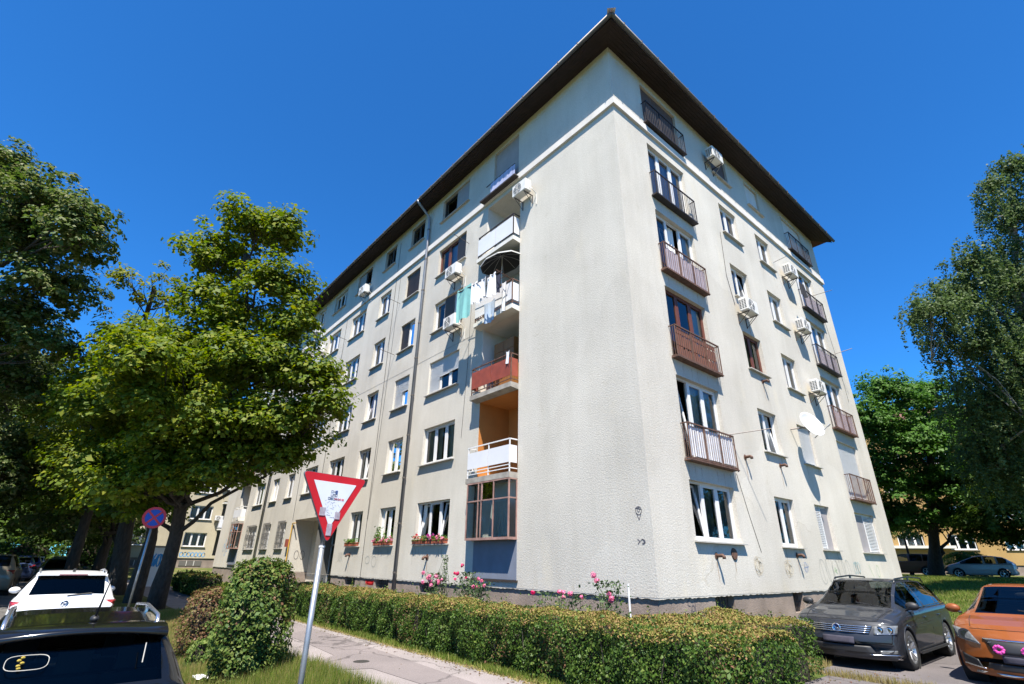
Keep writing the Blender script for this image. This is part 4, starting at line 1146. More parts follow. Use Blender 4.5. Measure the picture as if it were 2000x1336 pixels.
# ------------------------------------------------------------------ no-stopping sign among the trunks
nx_, ny_ = -11.3, -7.95; nz0 = float(gh(nx_, ny_))
ns = empty('no_stopping_sign', (nx_, ny_, nz0), R_(-4)); tag(ns, 'round blue no-stopping sign with red cross among the tree trunks', 'road sign')
BLUE = mat('sign_blue', (0.012, 0.045, 0.32), 0.35); zc2 = 2.62-nz0
MB().tube([(0, 0, -0.2), (0, 0, zc2+0.25)], 0.03, 10).build('pole', GALV, ns, smooth=True)
MB().lathe([(0, 0.035), (0.285, 0.035), (0.29, 0.05), (0, 0.052)], 'x', 32, (0, 0, zc2)).build('disc', BLUE, ns)
m = MB(); m.lathe([(0.225, 0.054), (0.29, 0.054), (0.29, 0.060), (0.225, 0.060)], 'x', 32, (0, 0, zc2))
m.build('ring', RED, ns)
for sg in (1, -1):
    a = math.radians(45*sg); c_, s_ = math.cos(a), math.sin(a)
    p = [(-0.235, -0.027), (0.235, -0.027), (0.235, 0.027), (-0.235, 0.027)]
    MB().prism([(y*c_-z*s_, y*s_+z*c_+zc2) for y, z in p], 0.004, 'x', 0.0545+0.0015*sg).build('cross_bar', RED, ns)

# ------------------------------------------------------------------ litter and pavement bollard
m = MB(); k = 7
for i in range(k):
    for j in range(4):
        f = lambda a, b: (-0.16+0.045*a+0.01*math.sin(b*3), -0.09+0.045*b, 0.05+0.04*abs(math.sin(a*1.7+b)))
        m.quad(f(i, j), f(i+1, j), f(i+1, j+1), f(i, j+1))
lp = m.build('paper', WCL, None, (-3.1, -7.65, float(gh(-3.1, -7.65))+0.05)); tag(lp, 'crumpled white paper lying in the grass by the bush', 'litter')
m = MB()
for i in range(4):
    for j in range(3):
        f = lambda a, b: (-0.1+0.05*a, -0.07+0.05*b, 0.01+0.02*abs(math.sin(a*2.1+b*1.3)))
        m.quad(f(i, j), f(i+1, j), f(i+1, j+1), f(i, j+1))
lp = m.build('paper', WCL, None, (2.2, 1.4, float(gh(2.2, 1.4))+0.03)); tag(lp, 'small white paper scrap at the right end of the hedge', 'litter')

# ------------------------------------------------------------------ graffitied cabinet at the end of the path
ub = empty('utility_cabinet', (-31.6, -5.0, float(gh(-31.6, -5.0)))); tag(ub, 'white utility cabinet with blue graffiti beyond the tree trunks', 'cabinet')
MB().box(-0.25, 0.25, -0.6, 0.6, 0, 2.1).build('body', PVC, ub)
MB().box(-0.3, 0.3, -0.65, 0.65, 2.1, 2.2).build('lid', CONC, ub)
m = MB()
for i in range(6): m.tube([(0.255, -0.35+0.13*i+0.08*math.cos(t), 1.4+0.35*math.sin(t+i)) for t in np.linspace(0, 5.5, 10)], 0.035, 4)
m.build('graffiti', INKLB, ub)

# ------------------------------------------------------------------ cream block closing the street, seen through the trunks
cb = empty('apartment_building', (-60, 0, 0.5)); tag(cb, 'cream rendered apartment block seen through the tree trunks', 'building')
CL = 20.0; C0 = -5.5
ccols = [(-4.1, -2.0, 3), (0.45, 2.60, 3), (6.5, 8.6, 3), (10.0, 11.2, 2)]
ops = []
for a, b, n in ccols:
    for k in range(6): ops.append((a-C0, b-C0, S0+FH*k, H0+FH*k))
ops.append((3.55-C0, 5.2-C0, 1.3, 17.0, 1.0))
mb = MB(); wall_face(CL, 1.0, 18.0, ops, lambda u, d, z: (-d, C0+u, z), mb)
mb.quad((0, C0, 1.0), (-12, C0, 1.0), (-12, C0, 18), (0, C0, 18)).quad((0, C0, 18), (0, C0+CL, 18), (-12, C0+CL, 18), (-12, C0, 18))
mb.build('wall', CREAM, cb)
MB().box(-12, -0.08, C0, C0+CL, -1.0, 1.0).build('plinth', PLINTH, cb)
MB().box(-12, -1.0, C0+0.1, C0+CL-0.1, 1.0, 17.9).build('inner_wall', INNER, cb)
MB().box(-12.7, 0.7, C0-0.7, C0+CL+0.7, 18.0, 18.35).build('roof', SOFFIT, cb)
for a, b, n in ccols:
    for k in range(6):
        window(cb, b-a, H0-S0, n, (0, a, S0+FH*k), R_(90), curt=random.choice([('w', [(0.1, 0.9)]), None, ('b',)]))
for a, b in ((0.6, 2.7), (-4.0, -2.0)):
    o = MB().box(-0.06, 0.0, a, b, 0.25, 0.75).build('cellar_window', INNER, cb, (0.02-0.06, 0, 0))
    for q in (0.33, 0.66): MB().box(0, 0.012, a+(b-a)*q-0.03, a+(b-a)*q+0.03, 0.25, 0.75).build('mullion', OLDWHITE, o)
for k in range(1, 6):
    bal = MB().box(0, 0.9, 3.4, 5.3, -0.15, 0).build('balcony', WHITEW, cb, (0, 0, deck(k)))
    MB().box(0.86, 0.9, 3.42, 5.28, 0.1, 0.95).build('panel', PANEL_W if k != 2 else CREAM, bal)
    MB().box(0.1, 0.86, 3.40, 3.43, 0.1, 0.95).build('panel', PANEL_W if k != 2 else CREAM, bal)
st = [curl(0.6+0.35*i, 1.35, 0.16, 0.22, 1.2, 12, i) for i in range(7)]
scribble('graffiti', lambda u, d, z: (0.006, u, z), st, 0.03, INKLB).parent = cb
for (y, z, lb) in ((3.0, 8.2, 'air conditioner on the cream block beside its balconies'), (2.9, 4.85, 'air conditioner low on the cream block among leaves')):
    o = air_conditioner('R', y, z, lb); o.location = (-60, y, z+0.5)

# ------------------------------------------------------------------ ochre block behind the right-hand trees
ob = empty('apartment_building', (-2, 60, 1.05), R_(28)); tag(ob, 'ochre apartment block half hidden behind the right-hand trees', 'building')
ops = []; oc = [(-13.0, -10.8, 3), (-8.4, -6.2, 3), (-4.2, -2.0, 3), (0.2, 2.4, 3), (5.2, 7.4, 3), (10, 12.2, 3)]
for a, b, n in oc:
    for k in range(5): ops.append((a+16, b+16, S0+0.2+FH*k, H0+0.2+FH*k))
mb = MB(); wall_face(32, 1.0, 15.4, ops, lambda u, d, z: (u-16, d, z), mb)
mb.quad((-16, 0, 1), (-16, 11, 1), (-16, 11, 15.4), (-16, 0, 15.4)).quad((16, 0, 1), (16, 11, 1), (16, 11, 15.4), (16, 0, 15.4))
mb.build('wall', OCHRE, ob)
MB().box(-15.9, 15.9, 0.08, 11, -1.0, 1.0).build('plinth', PLINTH, ob)
MB().box(-15.8, 15.8, 1.0, 10.8, 1.0, 15.3).build('inner_wall', INNER, ob)
r_ = MB().quad((-16.8, -0.8, 15.4), (16.8, -0.8, 15.4), (14, 5.5, 18), (-14, 5.5, 18)).quad((-16.8, 11.8, 15.4), (16.8, 11.8, 15.4), (14, 5.5, 18), (-14, 5.5, 18)).quad((-16.8, -0.8, 15.4), (-16.8, 11.8, 15.4), (-14, 5.5, 18)).quad((16.8, -0.8, 15.4), (16.8, 11.8, 15.4), (14, 5.5, 18)).quad((-16.8, -0.8, 15.4), (16.8, -0.8, 15.4), (16.8, 11.8, 15.4), (-16.8, 11.8, 15.4)).build('roof', TILE, ob)
MB().box(-9, -8.2, 3.5, 4.3, 16, 19).build('chimney', mat('brick_red', (0.28, 0.09, 0.05), 0.9), r_)
for a, b, n in oc:
    for k in range(5): window(ob, b-a, H0-S0, n, (a, 0, S0+0.2+FH*k), 0, curt=random.choice([('w', [(0.1, 0.9)]), None, ('b',)]))
# low shop pavilion with a pale awning beyond the lawn
sp = empty('pavilion', (-12.5, 56, 1.1), R_(20)); tag(sp, 'low pavilion with a pale flat awning behind the parked cars', 'building')
MB().box(-7, 7, 0, 6, 0, 3.0).build('wall', mat('pavilion_brick', (0.13, 0.065, 0.05), 0.9, var=0.3), sp)
MB().box(-7.4, 7.4, -1.4, 6.2, 2.4, 2.65).build('awning', WHITEW, sp)
MB().box(-7.1, 7.1, -0.1, 6.1, 3.0, 3.5).build('roof', mat('felt_roof', (0.16, 0.13, 0.12), 0.9), sp)
for x in (-5, -1.5, 2, 5): MB().box(x-0.9, x+0.9, -0.03, 0.0, 0.5, 2.2).build('shop_window', INNER, sp)

# ------------------------------------------------------------------ window boxes with flowers
TERRA = mat('terracotta', (0.32, 0.085, 0.045), 0.75, var=0.15)
GREEN = leaf_mat('box_leaves', [(0.04, 0.10, 0.02), (0.09, 0.17, 0.03), (0.14, 0.22, 0.05)])
PINK = leaf_mat('pink_petals', [(0.60, 0.10, 0.24), (0.75, 0.25, 0.40), (0.70, 0.16, 0.20), (0.80, 0.45, 0.55)], 0.2)
REDP = leaf_mat('red_petals', [(0.55, 0.03, 0.06), (0.72, 0.10, 0.12), (0.75, 0.22, 0.20)], 0.2)
MAGP = leaf_mat('magenta_petals', [(0.58, 0.04, 0.26), (0.70, 0.12, 0.42), (0.62, 0.22, 0.55)], 0.2)
def flower_box(u, w, label, petals, tall=0.0, n=150, nf=130):
    o = empty('flower_box', (-u, -0.05, S0-0.005)); tag(o, label, 'flower box', 'flower boxes on the ground-floor sills')
    m = MB(); d = 0.13; h = 0.145
    m.prism([(0.015, 0), (w-0.015, 0), (w, h), (0, h)], d, 'y', -0.07); m.box(-0.012, w+0.012, -0.082, 0.072, h-0.025, h)
    m.build('trough', TERRA, o)
    p = np.stack([rng.uniform(0, w, n), rng.uniform(-0.13, 0.08, n), h+rng.uniform(-0.05, 0.12+tall*0.3, n)], 1)
    np_mesh('leaves', leaf_quads(p, rng.normal(size=(n, 3))+[0, -0.5, 0.8], 0.06), 4, GREEN, o, kind='stuff')
    p = np.stack([rng.uniform(-0.02, w+0.02, nf), rng.uniform(-0.17, 0.06, nf), h+rng.uniform(-0.06, 0.16, nf)], 1)
    c = rng.integers(0, 9, nf); cen = np.stack([rng.uniform(0, w, 9), rng.uniform(-0.14, 0.02, 9), h+rng.uniform(0.0, 0.15, 9)], 1)
    p = cen[c]+rng.normal(0, 0.022, (nf, 3))
    np_mesh('flowers', leaf_quads(p, rng.normal(size=(nf, 3))+[0, -0.6, 0.6], 0.045, 0.9), 4, petals, o, kind='stuff')
    if tall:
        q = 160; p = np.stack([w*0.4+rng.normal(0, 0.09, q), rng.normal(-0.02, 0.05, q), h+rng.uniform(0.0, tall, q)], 1)
        np_mesh('bush', leaf_quads(p, rng.normal(size=(q, 3)), 0.07), 4, GREEN, o, kind='stuff')
flower_box(10.22, 0.74, 'terracotta flower box with coral blooms, left of three on the wide sill', REDP)
flower_box(9.46, 0.66, 'terracotta flower box with magenta blooms, middle of three on the wide sill', MAGP)
flower_box(8.78, 0.72, 'terracotta flower box with pink blooms, right of three on the wide sill', PINK)
flower_box(13.35, 0.72, 'flower box holding a tall green plant beside the downpipe', PINK, tall=0.55)
flower_box(12.60, 0.72, 'flower box with pink blooms next to the tall sill plant', PINK)
flower_box(16.15, 1.22, 'long terracotta flower box with yellow-green plants near the entrance', GREEN, tall=0.12, nf=60)

# ------------------------------------------------------------------ cars
def paint(name, col, metal=0.0, rough=0.35, flake=True):
    m = mat(name, col, 0.5 if metal else rough, metal*0.35, var=0.08, vscale=1.5, coat=0.6, spec=0.3)
    return m
CARGLASS = glass_mat('car_glass', (0.62, 0.70, 0.68), 0.55, 0.01, 1.32)
DARKGLASS = glass_mat('tinted_car_glass', (0.25, 0.30, 0.33), 0.35, 0.01, 1.32)
TYRE = mat('tyre_rubber', (0.022, 0.022, 0.022), 0.85, var=0.2, vscale=8)
ALLOY = mat('alloy_wheel', (0.55, 0.56, 0.57), 0.3, metal=0.9)
BLACKP = mat('black_plastic', (0.018, 0.018, 0.019), 0.55, var=0.2, vscale=6)
CHROME = mat('chrome_trim', (0.72, 0.73, 0.74), 0.15, metal=1.0)
LAMP = mat('lamp_glass', (0.20, 0.205, 0.20), 0.12, metal=0.2, spec=0.6, coat=0.8, var=0.5, vscale=14)
LAMP2 = mat('lamp_reflector', (0.75, 0.75, 0.75), 0.12, metal=1.0)
TAIL = mat('tail_lamp', (0.16, 0.006, 0.008), 0.12, coat=1.0)
CABIN = mat('cabin_trim', (0.055, 0.055, 0.058), 0.85)
UNDER = mat('underbody', (0.008, 0.008, 0.008), 0.95)
PLATE = mat('number_plate', (0.045, 0.042, 0.06), 0.95, var=0.3, vscale=9)
PINKBOW = mat('pink_ribbon', (0.60, 0.05, 0.30), 0.6)

def car(name, label, spec, paint_m, loc, rz, group=None, glass=CARGLASS, rear_glass=None, dens=1.0, wheels=(0.0, 0.0)):
    """spec: L, W, H, axles (xf, xr), wheel radius, stations [(x, zb, hw, zbelt, ztop, htop)], cowl/roof x positions
    local frame: +x forward, +y left, z up, ground at 0"""
    S = spec; root_ = empty(name, loc, rz); tag(root_, label, 'car', group)
    st = sorted(S['st']); xs0 = np.array([s[0] for s in st]); A = np.array([s[1:] for s in st])
    n = int(130*dens); xs = np.unique(np.concatenate([np.linspace(xs0[0], xs0[-1], n), xs0]))
    par = np.stack([np.interp(xs, xs0, A[:, k]) for k in range(5)], 1)
    # light smoothing of the interpolated outline
    for _ in range(S.get('smooth', 2)):
        p2 = par.copy(); p2[1:-1] = 0.25*par[:-2]+0.5*par[1:-1]+0.25*par[2:]; par = p2
    L = S['L']; W = S['W']/2
    kf, kr = S.get('kf', 0.22), S.get('kr', 0.12)
    def warp(p):
        x, y, z = p; yy = min(1.0, abs(y)/W)
        f = max(0.0, (x-L*0.5+0.95)/0.95); r = max(0.0, (-x-L*0.5+0.7)/0.7)
        return (x - kf*f*f*yy**2.4 + kr*r*r*yy**2.4, y, z)
    NS = int(26*max(0.6, dens))
    def section(q):
        zb, hw, zbelt, ztop, ht = q
        gz = ztop-zbelt
        mid = zb+(zbelt-zb)*0.55
        key = [(0, zb), (hw*0.55, zb), (hw*0.90, zb+0.005), (hw*0.965, zb+0.05), (hw*0.985, zb+0.14), (hw*1.0, mid-0.06), (hw*1.0, mid+0.04), (hw*0.985, zbelt-0.16), (hw*0.995, zbelt-0.11), (hw*0.975, zbelt-0.03), (hw*0.94, zbelt)]
        pts = key[:2]
        zk = np.array([k[1] for k in key[2:]]); yk = np.array([k[0] for k in key[2:]])
        for t in np.linspace(0, 1, NS): 
            z_ = zk[0]+(zk[-1]-zk[0])*t; pts.append((float(np.interp(z_, zk, yk)), float(z_)))
        b = (hw*0.93, zbelt+0.005)
        e = (ht, ztop-min(0.05, gz*0.3))
        for t in (0.33, 0.66, 1.0):
            bul = 0.018*math.sin(t*math.pi)
            pts.append((b[0]+(e[0]-b[0])*t+bul, b[1]+(e[1]-b[1])*t))
        pts += [(ht*0.92, ztop-min(0.018, gz*0.12)), (ht*0.72, ztop-min(0.006, gz*0.05)), (ht*0.4, ztop), (0, ztop+0.003)]
        return pts
    rows = len(section(par[0])); BELT, ROOF = NS+1, NS+4
    V = []
    for i, x in enumerate(xs):
        sec = section(par[i])
        full = [(x, y, z) for y, z in sec] + [(x, -y, z) for y, z in reversed(sec[1:-1])]
        V += [warp(p) for p in full]
    m_ = 2*rows-2
    V = np.array(V)
    r_w = S['rw']; ra = r_w+0.055
    for ax in S['ax']:                              # wheel arches: snap the side skin to a circle
        c = np.array([ax, r_w])
        for i in range(len(xs)):
            for j in list(range(2, NS))+list(range(m_-NS+1, m_-1)):
                k = i*m_+j; d = V[k, [0, 2]]-c; dist = np.hypot(*d)
                if ra-0.026 < dist < ra+0.022: V[k, [0, 2]] = c+d/dist*ra
    xa, xr_, xc, xt = S['cowl'], S['roof_f'], S['roof_r'], S['tail']     # windscreen base, roof front, roof rear, rear glass base
    pillars = S['pillars']
    body = MB(); body.v = V.tolist()
    glass_sets = {}
    for i in range(len(xs)-1):
        xm = 0.5*(xs[i]+xs[i+1])
        for j in range(m_):
            j2 = (j+1) % m_
            f = (i*m_+j, (i+1)*m_+j, (i+1)*m_+j2, i*m_+j2)
            jj = j if j < rows-1 else m_-1-j           # mirrored row index
            side = 0 if j < rows-1 else 1
            fc = V[list(f)].mean(0)
            if 1 <= jj <= NS-1 and any(math.hypot(fc[0]-ax, fc[2]-r_w) < ra-0.008 for ax in S['ax']): continue
            key = None
            if BELT <= jj < ROOF and S['sw'][0] < xm < S['sw'][1] and not any(a < xm < b for a, b in pillars):
                # side glass leaves a painted roof rail
                if jj < ROOF-0 and (par[i, 3]-par[i, 2]) > 0.16:
                    seg = sum(1 for a, b in pillars if xm > b); key = ('side_window', side, seg)
            if jj >= ROOF+1:
                if xr_ < xm < xa-0.03: key = ('windscreen', 0, 0)
                elif xt+0.03 < xm < xc: key = ('rear_window', 0, 0)
            if jj == ROOF and jj < ROOF: pass
            if key: glass_sets.setdefault(key, []).append(f)
            else: body.f.append(f)
    body.f.append(tuple(range(m_))); body.f.append(tuple((len(xs)-1)*m_+k for k in reversed(range(m_))))
    me = body.mesh('body', paint_m, True)
    bm = bmesh.new(); bm.from_mesh(me)
    bmesh.ops.delete(bm, geom=[v for v in bm.verts if not v.link_faces], context='VERTS'); bm.to_mesh(me); bm.free()
    bo = place('body', me, root_)
    for (nm, sd, sg), fs in glass_sets.items():
        g = MB(); used = {}
        for f in fs:
            q = []
            for k in f:
                if k not in used: used[k] = len(g.v); g.v.append(tuple(V[k]))
                q.append(used[k])
            g.f.append(tuple(q))
        gm = glass
        if nm == 'rear_window' and rear_glass: gm = rear_glass
        if nm == 'side_window' and sg in S.get('dark_seg', ()): gm = DARKGLASS
        g.build(nm, gm, root_, smooth=True)
    # underbody and cabin
    u = MB(); u.box(-L*0.42, L*0.42, -W*0.78, W*0.78, 0.2, 0.42); u.build('underbody', UNDER, root_)
    for ax in S['ax']:
        for sg in (1, -1):
            a_ = MB(); a_.lathe([(ra-0.005, 0), (ra-0.005, 0.3)], 'y', 24, (ax, (W-0.32) if sg > 0 else -W+0.02, r_w)); a_.build('arch_liner', UNDER, root_)
    for ax in S['ax']:
        for sg in (1, -1):
            hwm = float(np.interp(ax, xs, par[:, 1]))
            lip = MB(); lip.tube([(ax+ra*math.cos(t), sg*(hwm*0.992), r_w+ra*math.sin(t)) for t in np.linspace(-0.25, math.pi+0.25, 25)], 0.012, 6); lip.build('arch_lip', BLACKP if S.get('clad') else paint_m, root_, smooth=True)
    cab = MB(); zb_ = 0.55
    cab.box(xt*0.8, xa-0.1, -W*0.80, W*0.80, 0.42, zb_)
    cab.box(xr_+0.05, xa-0.08, -W*0.78, W*0.78, zb_, S['belt']-0.06)
    cab.build('dashboard', CABIN, root_)
    seat = MB()
    for sx, sy in ((xr_-0.55, 0.38), (xr_-0.55, -0.38), (xr_-1.4, 0.42), (xr_-1.4, -0.42), (xr_-1.4, 0.0)):
        s_ = MB(); hgt = S['belt']+0.10
        s_.prism([(sx-0.22, 0.55), (sx+0.3, 0.55), (sx+0.28, 0.68), (sx-0.08, 0.70), (sx-0.24, hgt), (sx-0.36, hgt)], 0.46, 'y', sy-0.23)
        s_.prism([(sx-0.28, hgt+0.03), (sx-0.36, hgt+0.03), (sx-0.40, hgt+0.20), (sx-0.31, hgt+0.20)], 0.24, 'y', sy-0.12)
        s_.build('seat', CABIN, root_)
    sw = MB(); sw.tube([(xr_+0.12+0.1*math.sin(t)*0.4, 0.38+0.18*math.cos(t), S['belt']-0.02+0.17*math.sin(t)) for t in np.linspace(0, 6.283, 17)], 0.015, 6, False); sw.build('steering_wheel', CABIN, root_)
    # panel gaps and swage line on the flanks, bonnet shut lines
    def side_y(x, z):
        q = [float(np.interp(x, xs, par[:, k])) for k in range(5)]; sec = section(q)[2:BELT+1]
        return float(np.interp(z, [p[1] for p in sec], [p[0] for p in sec]))
    def top_z(x, y):
        q = [float(np.interp(x, xs, par[:, k])) for k in range(5)]; sec = section(q)[BELT:]
        return float(np.interp(y, [p[0] for p in reversed(sec)], [p[1] for p in reversed(sec)]))
    if dens >= 0.9:
        for sg in (1, -1):
            for line in S.get('gaps', ()):
                MB().tube([warp((x, sg*(side_y(x, z)+0.0005), z)) for x, z in line], 0.0045, 5).build('panel_gap', UNDER, root_)
            xx = np.linspace(S['cowl']+0.1, L*0.5-0.30, 10)
            MB().tube([warp((x, sg*(0.70-0.10*(x-S['cowl'])), top_z(x, 0.70-0.10*(x-S['cowl']))+0.001)) for x in xx], 0.005, 5).build('panel_gap', UNDER, root_)
        MB().tube([warp((L*0.5-0.24, y, top_z(L*0.5-0.24, abs(y))+0.001)) for y in np.linspace(-0.62, 0.62, 15)], 0.005, 5).build('panel_gap', UNDER, root_)
    # wheels
    def wheel_mesh():
        t = MB(); w = 0.205
        t.lathe([(r_w*0.70, -w/2), (r_w*0.93, -w/2), (r_w, -w/2+0.03), (r_w, w/2-0.03), (r_w*0.93, w/2), (r_w*0.70, w/2)], 'y', 32)
        r = MB(); ri = r_w*0.70
        r.lathe([(ri, w/2-0.01), (ri+0.008, w/2), (ri-0.02, w/2-0.004), (ri-0.03, w/2-0.06), (ri-0.03, -w/2)], 'y', 32)
        for k in range(5):
            for dlt in (-0.16, 0.16):
                a = 2*math.pi*k/5+0.3
                p0 = (0.055*math.cos(a), w/2-0.045, 0.055*math.sin(a)); p1 = ((ri-0.015)*math.cos(a+dlt), w/2-0.012, (ri-0.015)*math.sin(a+dlt))
                r.tube([p0, p1], [0.024, 0.02], 6)
        r.lathe([(0, w/2-0.03), (0.05, w/2-0.032), (0.065, w/2-0.05), (0.065, w/2-0.09)], 'y', 16)
        return t.mesh('tyre', TYRE, True), r.mesh('rim', ALLOY, False)
    tm, rm = wheel_mesh()
    dk = MB().lathe([(0, 0.03), (r_w*0.7, 0.03)], 'y', 24).mesh('brake_disc', UNDER)
    for k, ax in enumerate(S['ax']):
        for sg in (1, -1):
            w_ = place('wheel', tm, root_, (ax, sg*(W-0.125), r_w)); w_.rotation_euler = (0, 0, (0 if sg > 0 else math.pi)+(wheels[0] if k == 0 else 0))
            place('rim', rm, w_); place('brake_disc', dk, w_)
    # mirrors
    for sg in (1, -1):
        mx = xa-0.55 if 'mx' not in S else S['mx']
        mm = MB(); mm.blob((mx, sg*(W+0.045), S["belt"]+0.07), (0.065, 0.115, 0.075), 12, 8)
        o = mm.build('mirror', S.get('mirror_m') or paint_m, root_, smooth=True)
        MB().tube([(mx+0.02, sg*(W-0.07), S['belt']+0.0), (mx, sg*(W+0.0), S['belt']+0.03)], 0.022, 6).build('mirror_arm', BLACKP, o)
    # helper for pieces lying on the nose or tail
    fr = S['nose']; rr_ = S['rear']
    def xn(z): return float(np.interp(z, [p[1] for p in fr], [p[0] for p in fr]))
    def xrr(z): return float(np.interp(z, [p[1] for p in rr_], [p[0] for p in rr_]))
    def patch(nm, quad, mm, front=True, off=0.012, nu=8, nv=4, parent=None, smooth=True):
        """quad: four (y,z) corners; laid on the nose/tail surface"""
        g = MB(); idx = {}
        q = [Vector(c) for c in quad]
        for back in (0, 1):
            for a in range(nu+1):
                for b in range(nv+1):
                    s, t = a/nu, b/nv
                    c = (q[0]*(1-s)+q[1]*s)*(1-t)+(q[3]*(1-s)+q[2]*s)*t
                    x = (xn(c.y)+off-0.03*back) if front else (xrr(c.y)-off+0.03*back)
                    idx[a, b, back] = len(g.v); g.v.append(warp((x, c.x, c.y)))
        for a in range(nu):
            for b in range(nv):
                g.f.append((idx[a, b, 0], idx[a+1, b, 0], idx[a+1, b+1, 0], idx[a, b+1, 0]))
        for a in range(nu):
            for b in (0, nv): g.f.append((idx[a, b, 0], idx[a+1, b, 0], idx[a+1, b, 1], idx[a, b, 1]))
        for b in range(nv):
            for a in (0, nu): g.f.append((idx[a, b, 0], idx[a, b+1, 0], idx[a, b+1, 1], idx[a, b, 1]))
        return g.build(nm, mm, parent or root_, smooth=smooth)
    S['detail'](root_, patch, warp, xn, xrr) if S.get('detail') else None
    return root_

def rails(root_, L0, L1, y, z, m_, rise=0.06):
    for sg in (1, -1):
        MB().tube([(L0, sg*y, z-0.05), (L0+0.12, sg*y, z+rise-0.015), (0.5*(L0+L1), sg*(y+0.005), z+rise+0.02), (L1-0.15, sg*y, z+rise-0.02), (L1, sg*y, z-0.06)], 0.017, 8).build('roof_rail', m_, root_, smooth=True)
        MB().box(0.5*(L0+L1)-0.04, 0.5*(L0+L1)+0.04, sg*y-0.012, sg*y+0.012, z-0.03, z+rise+0.01).build('rail_foot', m_, root_)

def handles(root_, xs_, y, z, m_):
    for sg in (1, -1):
        for x in xs_: MB().box(x-0.10, x+0.10, sg*y-0.018, sg*y+0.018, z-0.014, z+0.014).build('door_handle', m_, root_)

# --- dark grey estate car ------------------------------------------------
GREYP = paint('slate_grey_paint', (0.019, 0.021, 0.026), 0.55, 0.32)
def det_estate(o, patch, warp, xn, xr):
    patch('grille', [(-0.50, 0.60), (0.50, 0.60), (0.56, 0.72), (-0.56, 0.72)], BLACKP, off=0.008, nu=12)
    for z in (0.615, 0.648, 0.68, 0.71):
        hw = 0.50+0.05*(z-0.60)/0.12
        patch('grille_bar', [(-hw, z-0.006), (hw, z-0.006), (hw, z+0.006), (-hw, z+0.006)], CHROME, off=0.024, nu=12, nv=1)
    for sg in (1, -1):
        hl = patch('headlight', [(sg*0.565, 0.585), (sg*0.87, 0.60), (sg*0.90, 0.745), (sg*0.575, 0.725)], LAMP, off=0.014)
        for yc in (0.65, 0.78):
            g = MB(); g.lathe([(0, 0.012), (0.03, 0.010), (0.046, 0.0)], 'x', 18); g.build('reflector', LAMP2, hl, warp((xn(0.665)+0.016, sg*yc, 0.665)))
            g = MB(); g.lathe([(0.045, 0.004), (0.058, 0.004), (0.058, -0.02)], 'x', 18); g.build('lamp_bezel', BLACKP, hl, warp((xn(0.665)+0.016, sg*yc, 0.665)))
        patch('lamp_strip', [(sg*0.58, 0.595), (sg*0.86, 0.607), (sg*0.86, 0.617), (sg*0.58, 0.605)], LAMP2, off=0.018, parent=hl, nv=1)
        patch('fog_lamp', [(sg*0.60, 0.285), (sg*0.82, 0.295), (sg*0.83, 0.35), (sg*0.60, 0.34)], LAMP, off=0.010)
        patch('chrome_strip', [(sg*0.45, 0.262), (sg*0.86, 0.268), (sg*0.86, 0.278), (sg*0.45, 0.272)], CHROME, off=0.016, nv=1)
        MB().tube([(1.55, sg*0.78, 0.95), (1.35, sg*0.775, 1.02)], 0.005, 4).build('trim', BLACKP, o)
    patch('lower_intake', [(-0.55, 0.28), (0.55, 0.28), (0.48, 0.40), (-0.48, 0.40)], BLACKP, off=0.006, nu=10)
    patch('splitter', [(-0.86, 0.205), (0.86, 0.205), (0.86, 0.225), (-0.86, 0.225)], CHROME, off=0.012, nu=12, nv=1)
    b = MB(); b.lathe([(0.066, 0.0), (0.074, 0.008), (0.066, 0.014), (0.058, 0.008), (0.066, 0.0)], 'x', 20)
    for s_ in (1, -1):
        b.tube([(0.008, s_*0.045, 0.045), (0.008, s_*0.012, -0.005), (0.008, 0.0, 0.02)], 0.006, 5)
        b.tube([(0.008, s_*0.052, 0.02), (0.008, s_*0.026, -0.05), (0.008, 0.0, -0.005)], 0.006, 5)
    b.build('badge', CHROME, o, (xn(0.665)+0.03, 0, 0.665))
    MB().lathe([(0, 0.0), (0.062, 0.0)], 'x', 20).build('badge_disc', mat('badge_blue', (0.02, 0.04, 0.12), 0.3), o, (xn(0.665)+0.028, 0, 0.665))
    patch('number_plate', [(-0.26, 0.425), (0.26, 0.425), (0.26, 0.535), (-0.26, 0.535)], PLATE, off=0.022, nu=6)
    rails(o, -1.85, 0.35, 0.575, 1.46, mat('rail_black', (0.012, 0.012, 0.013), 0.3), 0.055)
    handles(o, (-0.45, 0.55) if False else (0.05, -1.02), 0.905, 0.80, GREYP)
    for sg in (1, -1):
        MB().tube([(1.12, sg*0.862, 0.985), (0.0, sg*0.872, 0.995), (-1.6, sg*0.845, 1.02)], 0.007, 5).build('window_trim', CHROME, o)
        MB().box(-1.05, 0.95, sg*0.91-0.012, sg*0.91+0.012, 0.225, 0.27).build('side_sill', BLACKP, o)
    MB().tube([(1.30, 0.55, 1.0), (1.18, 0.05, 1.055)], 0.010, 5).build('wiper', BLACKP, o)
    MB().tube([(1.32, -0.1, 1.0), (1.20, -0.5, 1.05)], 0.010, 5).build('wiper', BLACKP, o)
    MB().blob((0.52, 0, 1.30), (0.03, 0.12, 0.04), 8, 5).build('rear_view_mirror', CABIN, o)
